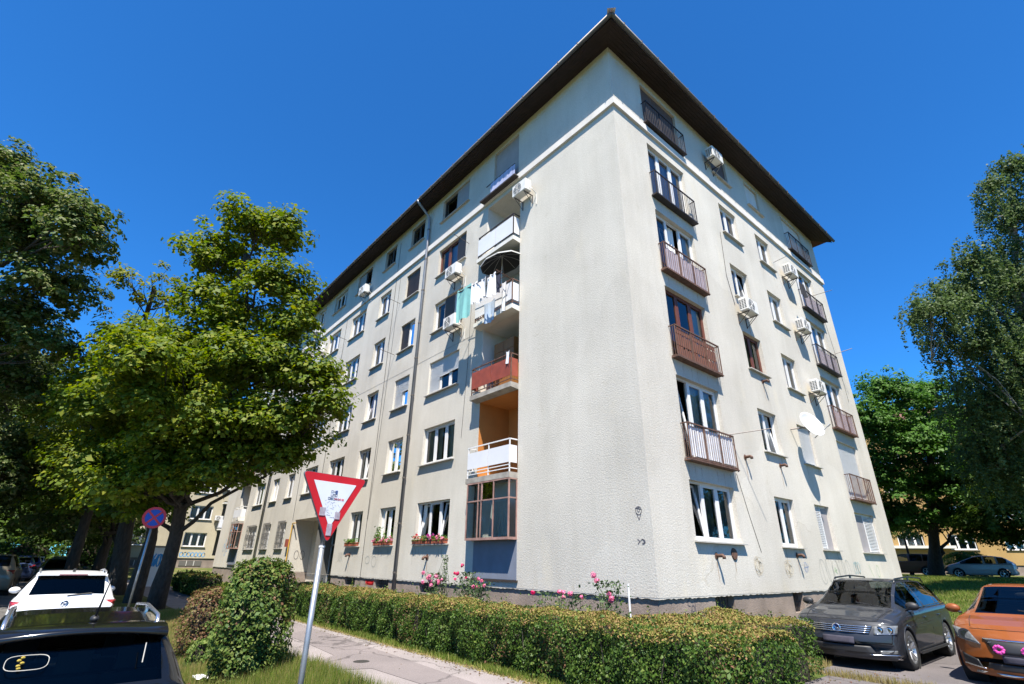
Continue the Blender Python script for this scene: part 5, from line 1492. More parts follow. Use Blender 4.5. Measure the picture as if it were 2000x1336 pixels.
ESTATE = dict(L=4.77, W=1.82, H=1.50, rw=0.325, ax=(1.40, -1.31), belt=0.96, cowl=1.22, roof_f=0.32, roof_r=-1.85, tail=-2.22, sw=(-1.98, 0.98), pillars=[(-0.32, -0.22), (-1.36, -1.27)], dark_seg=(0, 1),
  nose=[(2.24, 0.18), (2.36, 0.26), (2.385, 0.45), (2.345, 0.60), (2.28, 0.72), (2.18, 0.79)], rear=[(-2.30, 0.2), (-2.385, 0.45), (-2.30, 0.9), (-2.0, 1.3)], kf=0.42, kr=0.2, mx=0.98,
  st=[(-2.385, 0.40, 0.80, 0.60, 0.66, 0.62), (-2.33, 0.28, 0.85, 0.88, 0.92, 0.66), (-2.22, 0.24, 0.87, 0.98, 1.04, 0.64), (-1.90, 0.21, 0.895, 1.00, 1.40, 0.60), (-1.6, 0.20, 0.905, 0.99, 1.455, 0.605), (-0.8, 0.19, 0.91, 0.98, 1.49, 0.61), (0.0, 0.19, 0.91, 0.97, 1.49, 0.61), (0.32, 0.19, 0.91, 0.96, 1.455, 0.605),
      (0.75, 0.19, 0.91, 0.955, 1.235, 0.64), (1.22, 0.19, 0.905, 0.93, 0.985, 0.72), (1.30, 0.19, 0.905, 0.92, 0.965, 0.74), (1.70, 0.19, 0.90, 0.865, 0.915, 0.74), (2.02, 0.19, 0.88, 0.79, 0.845, 0.74), (2.20, 0.185, 0.87, 0.73, 0.775, 0.76), (2.30, 0.18, 0.86, 0.64, 0.69, 0.78), (2.36, 0.22, 0.84, 0.52, 0.58, 0.78), (2.385, 0.30, 0.82, 0.44, 0.47, 0.78)], detail=det_estate, mirror_m=BLACKP, gaps=[[(0.98, 0.95), (1.02, 0.7), (0.98, 0.30)], [(-0.26, 0.96), (-0.28, 0.6), (-0.27, 0.30)], [(-1.32, 0.96), (-1.20, 0.78), (-1.0, 0.66), (-0.98, 0.5)], [(1.75, 0.66), (1.0, 0.70), (0.0, 0.72), (-1.9, 0.76)], [(1.0, 0.31), (-1.0, 0.31)]])
PZ = float(gh(3.0, 4.0))
car('estate_car', 'dark grey estate car with roof rails parked by the building', ESTATE, GREYP, (2.63, 4.18, PZ), R_(-90), wheels=(R_(0), 0))

# --- copper orange saloon --------------------------------------------------
ORAN = paint('copper_orange_paint', (0.22, 0.060, 0.010), 0.45, 0.3)
def det_saloon(o, patch, warp, xn, xr):
    patch('grille', [(-0.34, 0.50), (0.34, 0.50), (0.44, 0.68), (-0.44, 0.68)], BLACKP, off=0.010, nu=12)
    for a, b in (((-0.34, 0.50), (-0.44, 0.68)), ((0.34, 0.50), (0.44, 0.68))):
        pass
    patch('grille_rim', [(-0.46, 0.68), (0.46, 0.68), (0.46, 0.70), (-0.46, 0.70)], CHROME, off=0.016, nu=10, nv=1)
    patch('grille_diagonal', [(-0.40, 0.64), (-0.38, 0.66), (0.36, 0.53), (0.34, 0.51)], CHROME, off=0.022, nu=10, nv=1)
    for sg in (1, -1):
        hl = patch('headlight', [(sg*0.50, 0.60), (sg*0.84, 0.655), (sg*0.875, 0.83), (sg*0.64, 0.775)], LAMP, off=0.014)
        g = MB(); g.lathe([(0, 0.0), (0.058, 0.0), (0.07, -0.02)], 'x', 20); g.build('reflector', LAMP2, hl, warp((xn(0.72)+0.022, sg*0.70, 0.72)))
        g = MB(); g.lathe([(0.055, 0.003), (0.085, 0.003), (0.085, -0.02)], 'x', 20); g.build('lamp_bezel', BLACKP, hl, warp((xn(0.72)+0.020, sg*0.70, 0.72)))
        patch('air_intake', [(sg*0.56, 0.27), (sg*0.82, 0.30), (sg*0.82, 0.45), (sg*0.60, 0.38)], BLACKP, off=0.008)
        patch('chrome_strip', [(sg*0.52, 0.262), (sg*0.83, 0.29), (sg*0.83, 0.305), (sg*0.52, 0.277)], CHROME, off=0.014, nv=1)
    patch('lower_intake', [(-0.50, 0.27), (0.50, 0.27), (0.46, 0.36), (-0.46, 0.36)], BLACKP, off=0.006, nu=10)
    patch('skid_plate', [(-0.70, 0.185), (0.70, 0.185), (0.66, 0.225), (-0.66, 0.225)], CHROME, off=0.014, nu=12, nv=1)
    patch('number_plate', [(-0.26, 0.385), (0.26, 0.385), (0.26, 0.475), (-0.26, 0.475)], PLATE, off=0.02, nu=6)
    for sg, y in ((1, 0.27), (-1, -0.06)):
        b = MB(); p = warp((xn(0.56)+0.045, -y, 0.565))
        for k in range(9): b.blob((p[0]+0.01*math.sin(k), p[1]+0.05*math.cos(k*0.7), p[2]+0.045*math.sin(k*0.7)), (0.02, 0.03, 0.024), 6, 4)
        b.build('ribbon_bow', PINKBOW, o)
    handles(o, (0.0, -0.95), 0.925, 0.82, ORAN)
    for sg in (1, -1): MB().box(-1.0, 1.0, sg*0.925-0.012, sg*0.925+0.012, 0.22, 0.26).build('side_sill', BLACKP, o)
    MB().tube([(1.26, 0.5, 1.01), (1.12, -0.05, 1.075)], 0.010, 5).build('wiper', BLACKP, o)
    MB().blob((0.42, 0, 1.30), (0.03, 0.12, 0.04), 8, 5).build('rear_view_mirror', CABIN, o)
SALOON = dict(L=4.63, W=1.865, H=1.48, rw=0.325, ax=(1.42, -1.36), belt=0.98, cowl=1.16, roof_f=0.22, roof_r=-0.95, tail=-1.75, sw=(-1.25, 0.9), pillars=[(-0.42, -0.32)],
  nose=[(2.20, 0.16), (2.30, 0.25), (2.315, 0.45), (2.29, 0.60), (2.22, 0.72), (2.06, 0.83)], rear=[(-2.25, 0.2), (-2.315, 0.5), (-2.25, 0.95), (-1.75, 1.1)], kf=0.55, kr=0.25, mx=0.92,
  st=[(-2.315, 0.40, 0.80, 0.65, 0.72, 0.62), (-2.25, 0.26, 0.86, 0.94, 1.02, 0.66), (-1.80, 0.21, 0.91, 0.99, 1.09, 0.64), (-1.3, 0.20, 0.925, 0.99, 1.34, 0.58), (-0.9, 0.19, 0.93, 0.98, 1.43, 0.585), (-0.3, 0.19, 0.93, 0.97, 1.465, 0.59), (0.2, 0.19, 0.93, 0.965, 1.44, 0.585),
      (0.65, 0.19, 0.93, 0.96, 1.235, 0.63), (1.16, 0.19, 0.925, 0.94, 0.995, 0.70), (1.24, 0.19, 0.925, 0.93, 0.975, 0.72), (1.65, 0.19, 0.91, 0.88, 0.935, 0.72), (1.95, 0.185, 0.89, 0.80, 0.87, 0.72), (2.12, 0.18, 0.87, 0.73, 0.795, 0.72), (2.24, 0.17, 0.85, 0.62, 0.70, 0.74), (2.30, 0.20, 0.84, 0.48, 0.56, 0.76), (2.315, 0.28, 0.82, 0.40, 0.43, 0.76)], detail=det_saloon, gaps=[[(0.95, 0.96), (1.0, 0.7), (0.96, 0.30)], [(-0.36, 0.96), (-0.36, 0.6), (-0.35, 0.30)], [(1.0, 0.31), (-1.0, 0.31)]])
car('saloon_car', 'copper orange saloon car with pink ribbons at the right edge', SALOON, ORAN, (5.20, 4.1, float(gh(5.5, 3.4))), R_(-90))

# --- white SUV seen from behind ---------------------------------------------
WHITEP = paint('white_car_paint', (0.76, 0.76, 0.76), 0.0, 0.3)
def det_suv_white(o, patch, warp, xn, xr):
    for sg in (1, -1):
        t = patch('tail_light', [(sg*0.50, 0.92), (sg*0.88, 0.90), (sg*0.90, 1.06), (sg*0.50, 1.06)], TAIL, False, 0.014)
        patch('lamp_insert', [(sg*0.62, 0.985), (sg*0.86, 0.985), (sg*0.87, 1.035), (sg*0.62, 1.035)], mat('tail_bright', (0.42, 0.03, 0.03), 0.15, coat=1.0), False, 0.020, parent=t)
    b = MB(); b.lathe([(0.060, 0.0), (0.070, -0.010), (0.060, -0.016)], 'x', 20).lathe([(0, -0.004), (0.06, -0.004)], 'x', 20)
    for s_ in (1, -1):
        b.tube([(-0.014, s_*0.045, 0.04), (-0.014, s_*0.012, -0.005), (-0.014, 0.0, 0.02)], 0.007, 5); b.tube([(-0.014, s_*0.052, 0.015), (-0.014, s_*0.026, -0.05), (-0.014, 0.0, -0.005)], 0.007, 5)
    b.build('badge', mat('badge_steel', (0.18, 0.22, 0.30), 0.25, metal=0.8), o, (xr(1.0)-0.02, 0, 1.0))
    patch('number_plate', [(-0.26, 0.70), (0.26, 0.70), (0.26, 0.81), (-0.26, 0.81)], PLATE, False, 0.02)
    patch('bumper', [(-0.86, 0.28), (0.86, 0.28), (0.88, 0.50), (-0.88, 0.50)], BLACKP, False, 0.012, 12)
    MB().box(-2.03, -1.90, -0.62, 0.62, 1.555, 1.585).build('spoiler', WHITEP, o)
    MB().box(-2.04, -2.03, -0.25, 0.25, 1.56, 1.58).build('brake_light', TAIL, o)
    MB().tube([(-2.17, 0.0, 1.16), (-2.14, -0.42, 1.20)], 0.014, 6).build('rear_wiper', BLACKP, o)
    rails(o, -1.75, 0.45, 0.60, 1.60, mat('rail_alu', (0.6, 0.6, 0.62), 0.3, metal=0.8), 0.045)
    MB().prism([(-1.62, 1.62), (-1.48, 1.62), (-1.60, 1.69), (-1.64, 1.69)], 0.05, 'y', -0.025).build('roof_fin', BLACKP, o)
SUV = dict(L=4.5, W=1.84, H=1.64, rw=0.34, ax=(1.36, -1.32), belt=1.08, cowl=1.12, roof_f=0.25, roof_r=-1.92, tail=-2.17, sw=(-1.85, 0.88), pillars=[(-0.40, -0.30), (-1.28, -1.18)], dark_seg=(0, 1),
  nose=[(2.1, 0.2), (2.24, 0.4), (2.2, 0.75), (2.05, 0.95)], rear=[(-2.15, 0.25), (-2.25, 0.5), (-2.22, 0.85), (-2.17, 1.1), (-1.95, 1.55)], kf=0.35, kr=0.16, mx=0.85,
  st=[(-2.25, 0.42, 0.84, 0.66, 0.72, 0.70), (-2.23, 0.30, 0.89, 0.95, 0.99, 0.72), (-2.17, 0.26, 0.90, 1.08, 1.13, 0.72), (-1.95, 0.24, 0.91, 1.10, 1.56, 0.635), (-1.7, 0.22, 0.915, 1.10, 1.60, 0.64), (-0.8, 0.21, 0.92, 1.09, 1.63, 0.645), (0.0, 0.21, 0.92, 1.07, 1.62, 0.64), (0.25, 0.21, 0.92, 1.06, 1.59, 0.635),
      (0.7, 0.21, 0.92, 1.05, 1.34, 0.66), (1.12, 0.21, 0.915, 1.03, 1.09, 0.72), (1.5, 0.21, 0.905, 0.99, 1.04, 0.74), (1.95, 0.21, 0.89, 0.90, 0.96, 0.75), (2.12, 0.21, 0.87, 0.80, 0.86, 0.76), (2.2, 0.24, 0.85, 0.62, 0.68, 0.76), (2.25, 0.34, 0.82, 0.48, 0.52, 0.76)], detail=det_suv_white)
car('parked_suv', 'white SUV with dark red tail lights parked at the kerb', SUV, WHITEP, (-10.9, -9.40, float(gh(-11.0, -9.4))+0.02), R_(180), rear_glass=DARKGLASS)

# --- black crossover in the foreground --------------------------------------
BLACKC = paint('black_car_paint', (0.008, 0.008, 0.008), 0.0, 0.15)
def det_suv_black(o, patch, warp, xn, xr):
    for sg in (1, -1):
        patch('tail_light', [(sg*0.62, 0.86), (sg*0.87, 0.86), (sg*0.88, 1.0), (sg*0.60, 0.98)], TAIL, False, 0.014)
    sp_ = MB(); ny = 16; gi = {}
    for a in range(ny+1):
        yy = -0.60+1.20*a/ny; q = (yy/0.60)**2
        prof = [(-1.50+0.02*q, 1.505-0.02*q), (-1.72+0.03*q, 1.512-0.03*q), (-1.90+0.07*q, 1.495-0.05*q), (-1.96+0.10*q, 1.470-0.06*q), (-1.93+0.10*q, 1.450-0.06*q), (-1.75+0.05*q, 1.440-0.05*q)]
        for b, (xx, zz_) in enumerate(prof): gi[a, b] = len(sp_.v); sp_.v.append((xx, yy, zz_))
    for a in range(ny):
        for b in range(5): sp_.f.append((gi[a, b], gi[a+1, b], gi[a+1, b+1], gi[a, b+1]))
    sp_.build('spoiler', BLACKC, o, smooth=True)
    rails(o, -1.55, 0.35, 0.545, 1.50, mat('rail_silver', (0.55, 0.56, 0.60), 0.25, metal=0.9), 0.05)
    a = MB(); a.tube([(-1.52, -0.05, 1.53), (-1.72, -0.07, 1.86)], [0.010, 0.004], 8).blob((-1.50, -0.05, 1.53), (0.07, 0.035, 0.03), 10, 6)
    a.build('antenna', BLACKP, o, smooth=True)
    # reflection on the rear window modelled as outline and yellow spot, parcel shelf, tassel
    MB().box(-1.60, -1.45, -0.62, 0.62, 0.98, 1.0).build('parcel_shelf', CABIN, o)
    f = MB()
    for k in range(24):
        t = 2*math.pi*k/24; t2 = 2*math.pi*(k+1)/24
        pt = lambda q: (-1.94+0.045*math.sin(q), 0.32+0.13*math.copysign(abs(math.cos(q))**0.5, math.cos(q)), 1.28+0.045*math.copysign(abs(math.sin(q))**0.6, math.sin(q)))
    pts = [pt(2*math.pi*k/24) for k in range(25)]
    f.tube(pts, 0.0028, 5, False); f.build('reflection_outline', SILL, o)
    f = MB()
    for k in range(5): f.blob((-1.945, 0.36+0.012*math.sin(k*2.5), 1.245+0.018*k), (0.008, 0.016, 0.010), 6, 4)
    f.build('reflection_spot', mat('reflection_yellow', (0.35, 0.25, 0.03), 0.7), o)
    f = MB(); f.tube([(-1.93, -0.44, 1.36), (-1.98, -0.44, 1.22)], 0.005, 5); f.build('tassel', SILL, o)
    MB().tube([(-2.12, 0.0, 0.98), (-2.08, -0.40, 1.02)], 0.013, 6).build('rear_wiper', BLACKP, o)
    patch('number_plate', [(-0.26, 0.70), (0.26, 0.70), (0.26, 0.81), (-0.26, 0.81)], PLATE, False, 0.02)
CROSS = dict(L=4.25, W=1.78, H=1.53, rw=0.33, ax=(1.30, -1.26), belt=0.99, cowl=1.10, roof_f=0.25, roof_r=-1.78, tail=-2.06, sw=(-1.70, 0.88), pillars=[(-0.36, -0.26), (-1.22, -1.10)], dark_seg=(0, 1),
  nose=[(2.0, 0.2), (2.12, 0.4), (2.08, 0.7), (1.95, 0.88)], rear=[(-2.0, 0.25), (-2.125, 0.5), (-2.10, 0.85), (-2.06, 0.98), (-1.85, 1.45)], kf=0.35, kr=0.28, mx=0.85,
  st=[(-2.125, 0.42, 0.80, 0.64, 0.70, 0.66), (-2.10, 0.30, 0.86, 0.90, 0.93, 0.68), (-2.06, 0.26, 0.875, 1.0, 1.03, 0.69), (-1.80, 0.23, 0.885, 1.02, 1.44, 0.60), (-1.55, 0.21, 0.89, 1.01, 1.495, 0.60), (-0.8, 0.21, 0.89, 1.0, 1.53, 0.61), (0.0, 0.21, 0.89, 0.99, 1.52, 0.605), (0.25, 0.21, 0.89, 0.98, 1.49, 0.60),
      (0.7, 0.21, 0.89, 0.97, 1.26, 0.64), (1.10, 0.21, 0.885, 0.96, 1.02, 0.70), (1.5, 0.21, 0.875, 0.92, 0.97, 0.72), (1.85, 0.21, 0.86, 0.83, 0.89, 0.73), (2.02, 0.21, 0.84, 0.74, 0.80, 0.74), (2.09, 0.24, 0.82, 0.58, 0.64, 0.74), (2.125, 0.34, 0.80, 0.46, 0.50, 0.74)], detail=det_suv_black)
car('parked_suv', 'black crossover with silver roof rails in the foreground', CROSS, BLACKC, (-0.95, -9.50, float(gh(-0.95, -9.4))-0.03), R_(180))

# --- cars further off ------------------------------------------------------------
def det_far(o, patch, warp, xn, xr):
    for sg in (1, -1):
        patch('tail_light', [(sg*0.62, 0.86), (sg*0.87, 0.86), (sg*0.88, 1.02), (sg*0.62, 1.0)], TAIL, False, 0.014)
        patch('headlight', [(sg*0.56, 0.62), (sg*0.84, 0.64), (sg*0.86, 0.76), (sg*0.58, 0.73)], LAMP, True, 0.014)
    patch('number_plate', [(-0.26, 0.70), (0.26, 0.70), (0.26, 0.81), (-0.26, 0.81)], PLATE, False, 0.02)
    patch('grille', [(-0.42, 0.42), (0.42, 0.42), (0.46, 0.60), (-0.46, 0.60)], BLACKP, True, 0.01)
def det_mpv(o, patch, warp, xn, xr):
    det_far(o, patch, warp, xn, xr); handles(o, (0.0, -0.95), 0.895, 0.84, SILV)
MPV = dict(ESTATE, L=4.3, W=1.78, belt=0.98, cowl=1.35, roof_f=0.15, roof_r=-1.45, tail=-2.0, sw=(-1.62, 1.0), pillars=[(-0.40, -0.30), (-1.12, -1.02)], ax=(1.25, -1.30), dark_seg=(0,), kf=0.35, kr=0.25, mx=0.95,
  nose=[(2.0, 0.2), (2.15, 0.45), (2.1, 0.7), (1.95, 0.85)], rear=[(-2.05, 0.2), (-2.15, 0.5), (-2.12, 0.85), (-1.6, 1.4)],
  st=[(-2.15, 0.40, 0.80, 0.62, 0.68, 0.6), (-2.12, 0.27, 0.86, 0.93, 0.98, 0.62), (-2.0, 0.24, 0.87, 1.03, 1.10, 0.62), (-1.5, 0.2, 0.885, 1.01, 1.44, 0.58), (-0.9, 0.19, 0.89, 0.99, 1.53, 0.59), (-0.2, 0.19, 0.89, 0.98, 1.55, 0.59), (0.15, 0.19, 0.89, 0.97, 1.50, 0.585), (0.75, 0.19, 0.89, 0.965, 1.25, 0.62), (1.35, 0.19, 0.885, 0.95, 1.0, 0.70), (1.75, 0.19, 0.87, 0.86, 0.91, 0.70), (1.98, 0.19, 0.85, 0.74, 0.80, 0.72), (2.1, 0.22, 0.82, 0.56, 0.62, 0.72), (2.15, 0.32, 0.8, 0.45, 0.48, 0.72)], detail=det_mpv)
SILV = paint('silver_paint', (0.42, 0.45, 0.48), 0.8, 0.3)
BRONZE = paint('bronze_paint', (0.22, 0.075, 0.03), 0.4, 0.35); PALE = paint('pale_blue_paint', (0.33, 0.38, 0.45), 0.5, 0.35)
SMALL = dict(ESTATE, detail=det_far); SUV2 = dict(SUV, detail=det_far); SAL2 = dict(SALOON, detail=det_far)
cz_ = lambda x, y: float(gh(x, y))
car('parked_car', 'silver hatchback parked beyond the lawn on the right', MPV, SILV, (-1.75, 44.0, cz_(-1.75, 44)-0.10), R_(187), dens=0.6)
car('parked_car', 'bronze brown SUV parked behind the lawn tree', SUV2, BRONZE, (-6.1, 43.0, cz_(-6, 43)-0.05), R_(187), dens=0.5)
car('parked_car', 'pale blue car half hidden by the building corner', SMALL, PALE, (-9.3, 41.5, cz_(-9, 41.5)-0.05), R_(205), dens=0.5)
TAN = paint('olive_grey_paint', (0.17, 0.15, 0.11), 0.4, 0.35); NAVYP = paint('navy_paint', (0.03, 0.05, 0.12), 0.5, 0.3); GREYD = paint('graphite_paint', (0.07, 0.075, 0.08), 0.5, 0.3); BLUEP = paint('bright_blue_paint', (0.02, 0.07, 0.35), 0.3, 0.3); DKGREEN = paint('dark_green_paint', (0.012, 0.025, 0.022), 0.3, 0.3)
gpk = 'cars parked along the street'
def pk(lb, spec, pm, x, y, rz=180, dz=0.0): return car('parked_car', lb, spec, pm, (x, y, cz_(x, y)-0.02+dz), R_(rz), gpk, dens=0.5)
pk('olive grey SUV at the left edge of the street', SUV2, TAN, -26.5, -11.7, 178)
pk('navy blue saloon past the olive grey SUV', SAL2, NAVYP, -42.0, -11.4, 180)
pk('silver grey estate beyond the navy saloon', SMALL, SILV, -54.0, -10.9, 180)
pk('bright blue small car among the far parked cars', MPV, BLUEP, -48.0, -11.1, 180)
pk('dark green saloon parked ahead of the white SUV', SAL2, DKGREEN, -29.0, -9.4, 0)
pk('graphite hatchback further along the kerb', MPV, GREYD, -39.0, -9.2, 0)
pk('dark red hatchback far down the street', MPV, paint('dark_red_paint', (0.13, 0.012, 0.015), 0.3, 0.3), -60.0, -10.7, 180)

# ------------------------------------------------------------------ vegetation
BARK = mat('bark_brown', (0.060, 0.048, 0.038), 0.95, var=0.55, vscale=5, bump=1.0, bscale=14, bdist=0.06, stretch=(3, 3, 0.6))
BIRCHB = mat('birch_bark', (0.42, 0.40, 0.37), 0.9, col2=(0.05, 0.045, 0.04), vscale=3, stretch=(1, 1, 3))
LF_MAPLE = leaf_mat('maple_leaves', [(0.050, 0.085, 0.009), (0.085, 0.130, 0.012), (0.125, 0.165, 0.015), (0.19, 0.20, 0.018)], 0.40)
LF_LIND = leaf_mat('linden_leaves', [(0.036, 0.068, 0.012), (0.062, 0.098, 0.018), (0.088, 0.125, 0.028), (0.21, 0.21, 0.10)], 0.35)
LF_DARK = leaf_mat('shade_leaves', [(0.030, 0.064, 0.010), (0.055, 0.10, 0.015), (0.085, 0.135, 0.022)], 0.40)
LF_YELL = leaf_mat('yellowing_leaves', [(0.09, 0.13, 0.015), (0.15, 0.17, 0.02), (0.20, 0.19, 0.03)], 0.35)
LF_LIME = leaf_mat('fresh_leaves', [(0.035, 0.090, 0.014), (0.060, 0.140, 0.020), (0.085, 0.175, 0.028)], 0.35)
LF_BIRCH = leaf_mat('birch_leaves', [(0.044, 0.076, 0.022), (0.070, 0.108, 0.032), (0.105, 0.142, 0.052)], 0.35)

def crown_points(lobes, dens, clump_r, shell=0.45, flat=0.5, per=70):
    P, N = [], []
    for cx, cy, cz, rx, rz in lobes:
        n_leaf = int(dens*math.pi*rx*rz)
        nc = max(4, n_leaf//per)
        d = rng.normal(size=(nc, 3)); d /= np.linalg.norm(d, axis=1, keepdims=True)
        d[:, 2] = np.where(d[:, 2] < -0.55, -d[:, 2]*0.6, d[:, 2])
        rad = rng.uniform(shell, 1.14, nc)[:, None]
        cc = np.array([cx, cy, cz]) + d*rad*np.array([rx, rx, rz])
        cr = clump_r*rng.uniform(0.6, 1.25, nc)
        k = per
        q = rng.normal(size=(nc, k, 3)); q /= np.linalg.norm(q, axis=2, keepdims=True)+1e-9
        q *= rng.uniform(0, 1, (nc, k, 1))**0.45
        out = d[:, None, :]*np.array([1, 1, 0.4])
        droop = -0.35*(q[..., 0]**2+q[..., 1]**2)
        pos = cc[:, None, :] + q*cr[:, None, None]*np.array([1, 1, flat])
        pos[..., 2] += droop*cr[:, None]
        nr = q*np.array([0.7, 0.7, 0.5]) + out*0.5 + np.array([0, 0, 0.75]) + rng.normal(0, 0.35, (nc, k, 3))
        P.append(pos.reshape(-1, 3)); N.append(nr.reshape(-1, 3))
    return np.concatenate(P), np.concatenate(N)

def wob(a, b, n=5, amp=0.15):
    a, b = Vector(a), Vector(b); L = (b-a).length
    pts = []
    for i in range(n+1):
        t = i/n; p = a.lerp(b, t)
        if 0 < i < n: p += Vector((random.uniform(-1, 1), random.uniform(-1, 1), random.uniform(-0.4, 0.8)))*amp*L*0.3
        pts.append(p)
    return pts

def tree(name, label, trunk, r0, lobes, leaf, lsize, dens, clump_r=0.55, bark=BARK, group=None, flat=0.5, shell=0.45, per=70, aspect=0.75, twigs=2):
    base = trunk[0]
    o = empty(name, base); tag(o, label, 'tree', group)
    off = Vector(base)
    tp = [Vector(p)-off for p in trunk]
    n = len(tp); rad = [r0*(1.35 if i == 0 else 1.0)*(1-0.62*i/(n-1)) for i in range(n)]
    # interpolate the trunk for a natural taper
    pts, rr = [], []
    for i in range(n-1):
        for t in (0, 0.33, 0.66):
            p = tp[i].lerp(tp[i+1], t); pts.append(p+Vector((random.uniform(-1, 1), random.uniform(-1, 1), 0))*r0*0.12); rr.append((rad[i]*(1-t)+rad[i+1]*t)*random.uniform(0.94, 1.06))
    pts.append(tp[-1]); rr.append(rad[-1])
    pts[0] = tp[0]-Vector((0, 0, 0.4))
    MB().tube(pts, rr, 12).build('trunk', bark, o, smooth=True)
    for (cx, cy, cz, rx, rz) in lobes:
        c = Vector((cx, cy, cz))-off
        cand = [i for i in range(2, len(pts)) if pts[i].z < c.z-0.2] or [2]
        i = cand[-1] if random.random() < 0.5 else random.choice(cand[-min(6, len(cand)):])
        path = wob(pts[i], c, 6, 0.28)
        r1 = min(rr[i]*0.6, 0.05+0.035*rx)
        limb = MB().tube(path, [r1*(1-0.75*k/6) for k in range(7)], 7)
        for _ in range(twigs*3):
            d = Vector((random.gauss(0, 1), random.gauss(0, 1), random.gauss(0.2, 0.7))).normalized()
            e = c+Vector((d.x*rx, d.y*rx, d.z*rz))*random.uniform(0.6, 0.95)
            limb.tube(wob(path[random.randint(3, 6)], e, 3, 0.3), [r1*0.3, r1*0.22, r1*0.14, r1*0.06], 5, False)
        limb.build('limb', bark, o)
    P, N = crown_points(lobes, dens, clump_r, shell, flat, per)
    P = P-np.array(off)
    np_mesh('crown', leaf_quads(P, N, lsize, aspect), 4, leaf, o, kind='stuff')
    return o

MAPLE = [(-11.8, -8.2, 3.8, 0.95, 0.65), (-12.7, -8.9, 3.5, 0.9, 0.6), (-12.0, -7.5, 3.7, 0.8, 0.55), (-14.3, -9.6, 4.0, 1.1, 0.7), (-14.5, -8.2, 3.1, 0.9, 0.5), (-10.6, -6.8, 4.0, 0.9, 0.6), (-9.6, -9.4, 6.6, 1.1, 0.7), (-10.9, -9.6, 6.2, 1.2, 0.7), (-10.2, -9.0, 5.6, 1.0, 0.6), (-12.6, -6.6, 4.3, 1.5, 0.8), (-12.0, -7.9, 4.6, 1.5, 0.9), (-14.8, -7.6, 5.2, 1.7, 1.0), (-11.2, -6.2, 5.0, 1.3, 0.9), (-16.2, -8.6, 5.0, 1.6, 1.0), (-11.0, -7.2, 8.6, 1.2, 0.9), (-13.6, -8.4, 8.0, 1.4, 0.8), (-10.4, -7.5, 12.6, 1.2, 0.83), (-9.4, -6.7, 12.0, 0.81, 0.9), (-12.1, -8.2, 11.8, 1.33, 1.14), (-9.7, -6.6, 10.1, 1.31, 1.05), (-12.0, -7.6, 9.7, 1.6, 1.1), (-9.2, -5.8, 8.6, 0.85, 1.02), (-15.3, -9.5, 9.0, 1.7, 0.6), (-17.1, -10.1, 8.0, 1.3, 0.8), (-12.6, -8.3, 7.5, 2.27, 1.4), (-9.9, -6.5, 7.2, 1.81, 1.32), (-8.8, -5.1, 6.9, 0.99, 0.9), (-8.2, -4.6, 6.0, 0.72, 0.51), (-9.7, -5.3, 5.7, 1.56, 1.15), (-10.7, -7.1, 5.4, 2.07, 1.12), (-14.6, -9.0, 6.3, 2.34, 1.44), (-10.6, -5.5, 4.5, 1.23, 0.74), (-13.9, -7.7, 4.4, 1.75, 1.05), (-9.9, -4.9, 4.8, 0.82, 0.74), (-15.8, -7.2, 7.8, 2.47, 1.85), (-17.6, -10.2, 6.7, 1.76, 1.37)]
LINDEN = [(-14.4, -14.6, 13.6, 0.87, 1.05), (-13.4, -13.4, 12.4, 1.27, 1.1), (-12.1, -12.1, 11.5, 1.07, 0.82), (-14.8, -13.6, 11.4, 1.57, 1.4), (-12.3, -11.9, 10.7, 1.07, 0.66), (-14.6, -12.4, 10.0, 1.57, 1.05), (-16.4, -13.1, 9.2, 1.62, 1.26), (-15.3, -11.9, 8.1, 1.31, 0.61), (-18.0, -12.7, 7.1, 1.66, 1.29), (-17.2, -15.4, 12.3, 1.85, 2.22), (-18.3, -14.4, 8.9, 1.85, 2.22)]
YELLOW = [(-20.3, -9.7, 13.5, 1.48, 0.99), (-21.0, -10.7, 13.7, 0.86, 0.74), (-21.1, -8.6, 13.1, 1.28, 1.03), (-21.5, -9.0, 10.5, 2.2, 1.8), (-22.5, -8.0, 8.0, 2.4, 1.8)]
BIRCH = [(8.4, 23.0, 20.8, 0.94, 1.2), (7.2, 21.0, 19.1, 0.72, 0.72), (7.8, 23.7, 18.6, 1.6, 1.6), (5.5, 21.4, 15.5, 1.16, 1.41), (6.2, 24.1, 15.1, 2.14, 2.14), (3.6, 19.1, 13.0, 1.23, 0.99), (4.2, 21.1, 13.6, 1.54, 1.54), (4.4, 22.7, 11.8, 2.06, 1.8), (5.4, 25.9, 11.2, 2.14, 2.67), (3.8, 24.6, 9.1, 1.97, 2.1), (4.0, 27.2, 6.8, 1.87, 2.67), (2.9, 26.0, 6.8, 1.6, 1.87), (7.6, 29.3, 15.2, 2.59, 4.6), (5.5, 31.2, 8.6, 2.59, 4.03)]
LIME = [(-2.0, 34.1, 13.6, 2.28, 1.52), (-0.8, 37.4, 13.4, 2.93, 1.95), (-3.2, 32.8, 11.1, 1.66, 2.22), (-1.8, 35.2, 9.9, 3.33, 2.59), (-0.0, 41.6, 11.2, 3.21, 3.21), (-4.0, 34.4, 7.4, 2.22, 2.59), (-1.8, 38.8, 7.2, 3.42, 2.66), (0.0, 43.7, 8.3, 2.4, 3.21), (-4.3, 37.7, 4.9, 3.04, 1.5), (-1.5, 41.1, 4.9, 3.04, 1.5), (-5.6, 35.8, 5.1, 1.33, 1.9)]
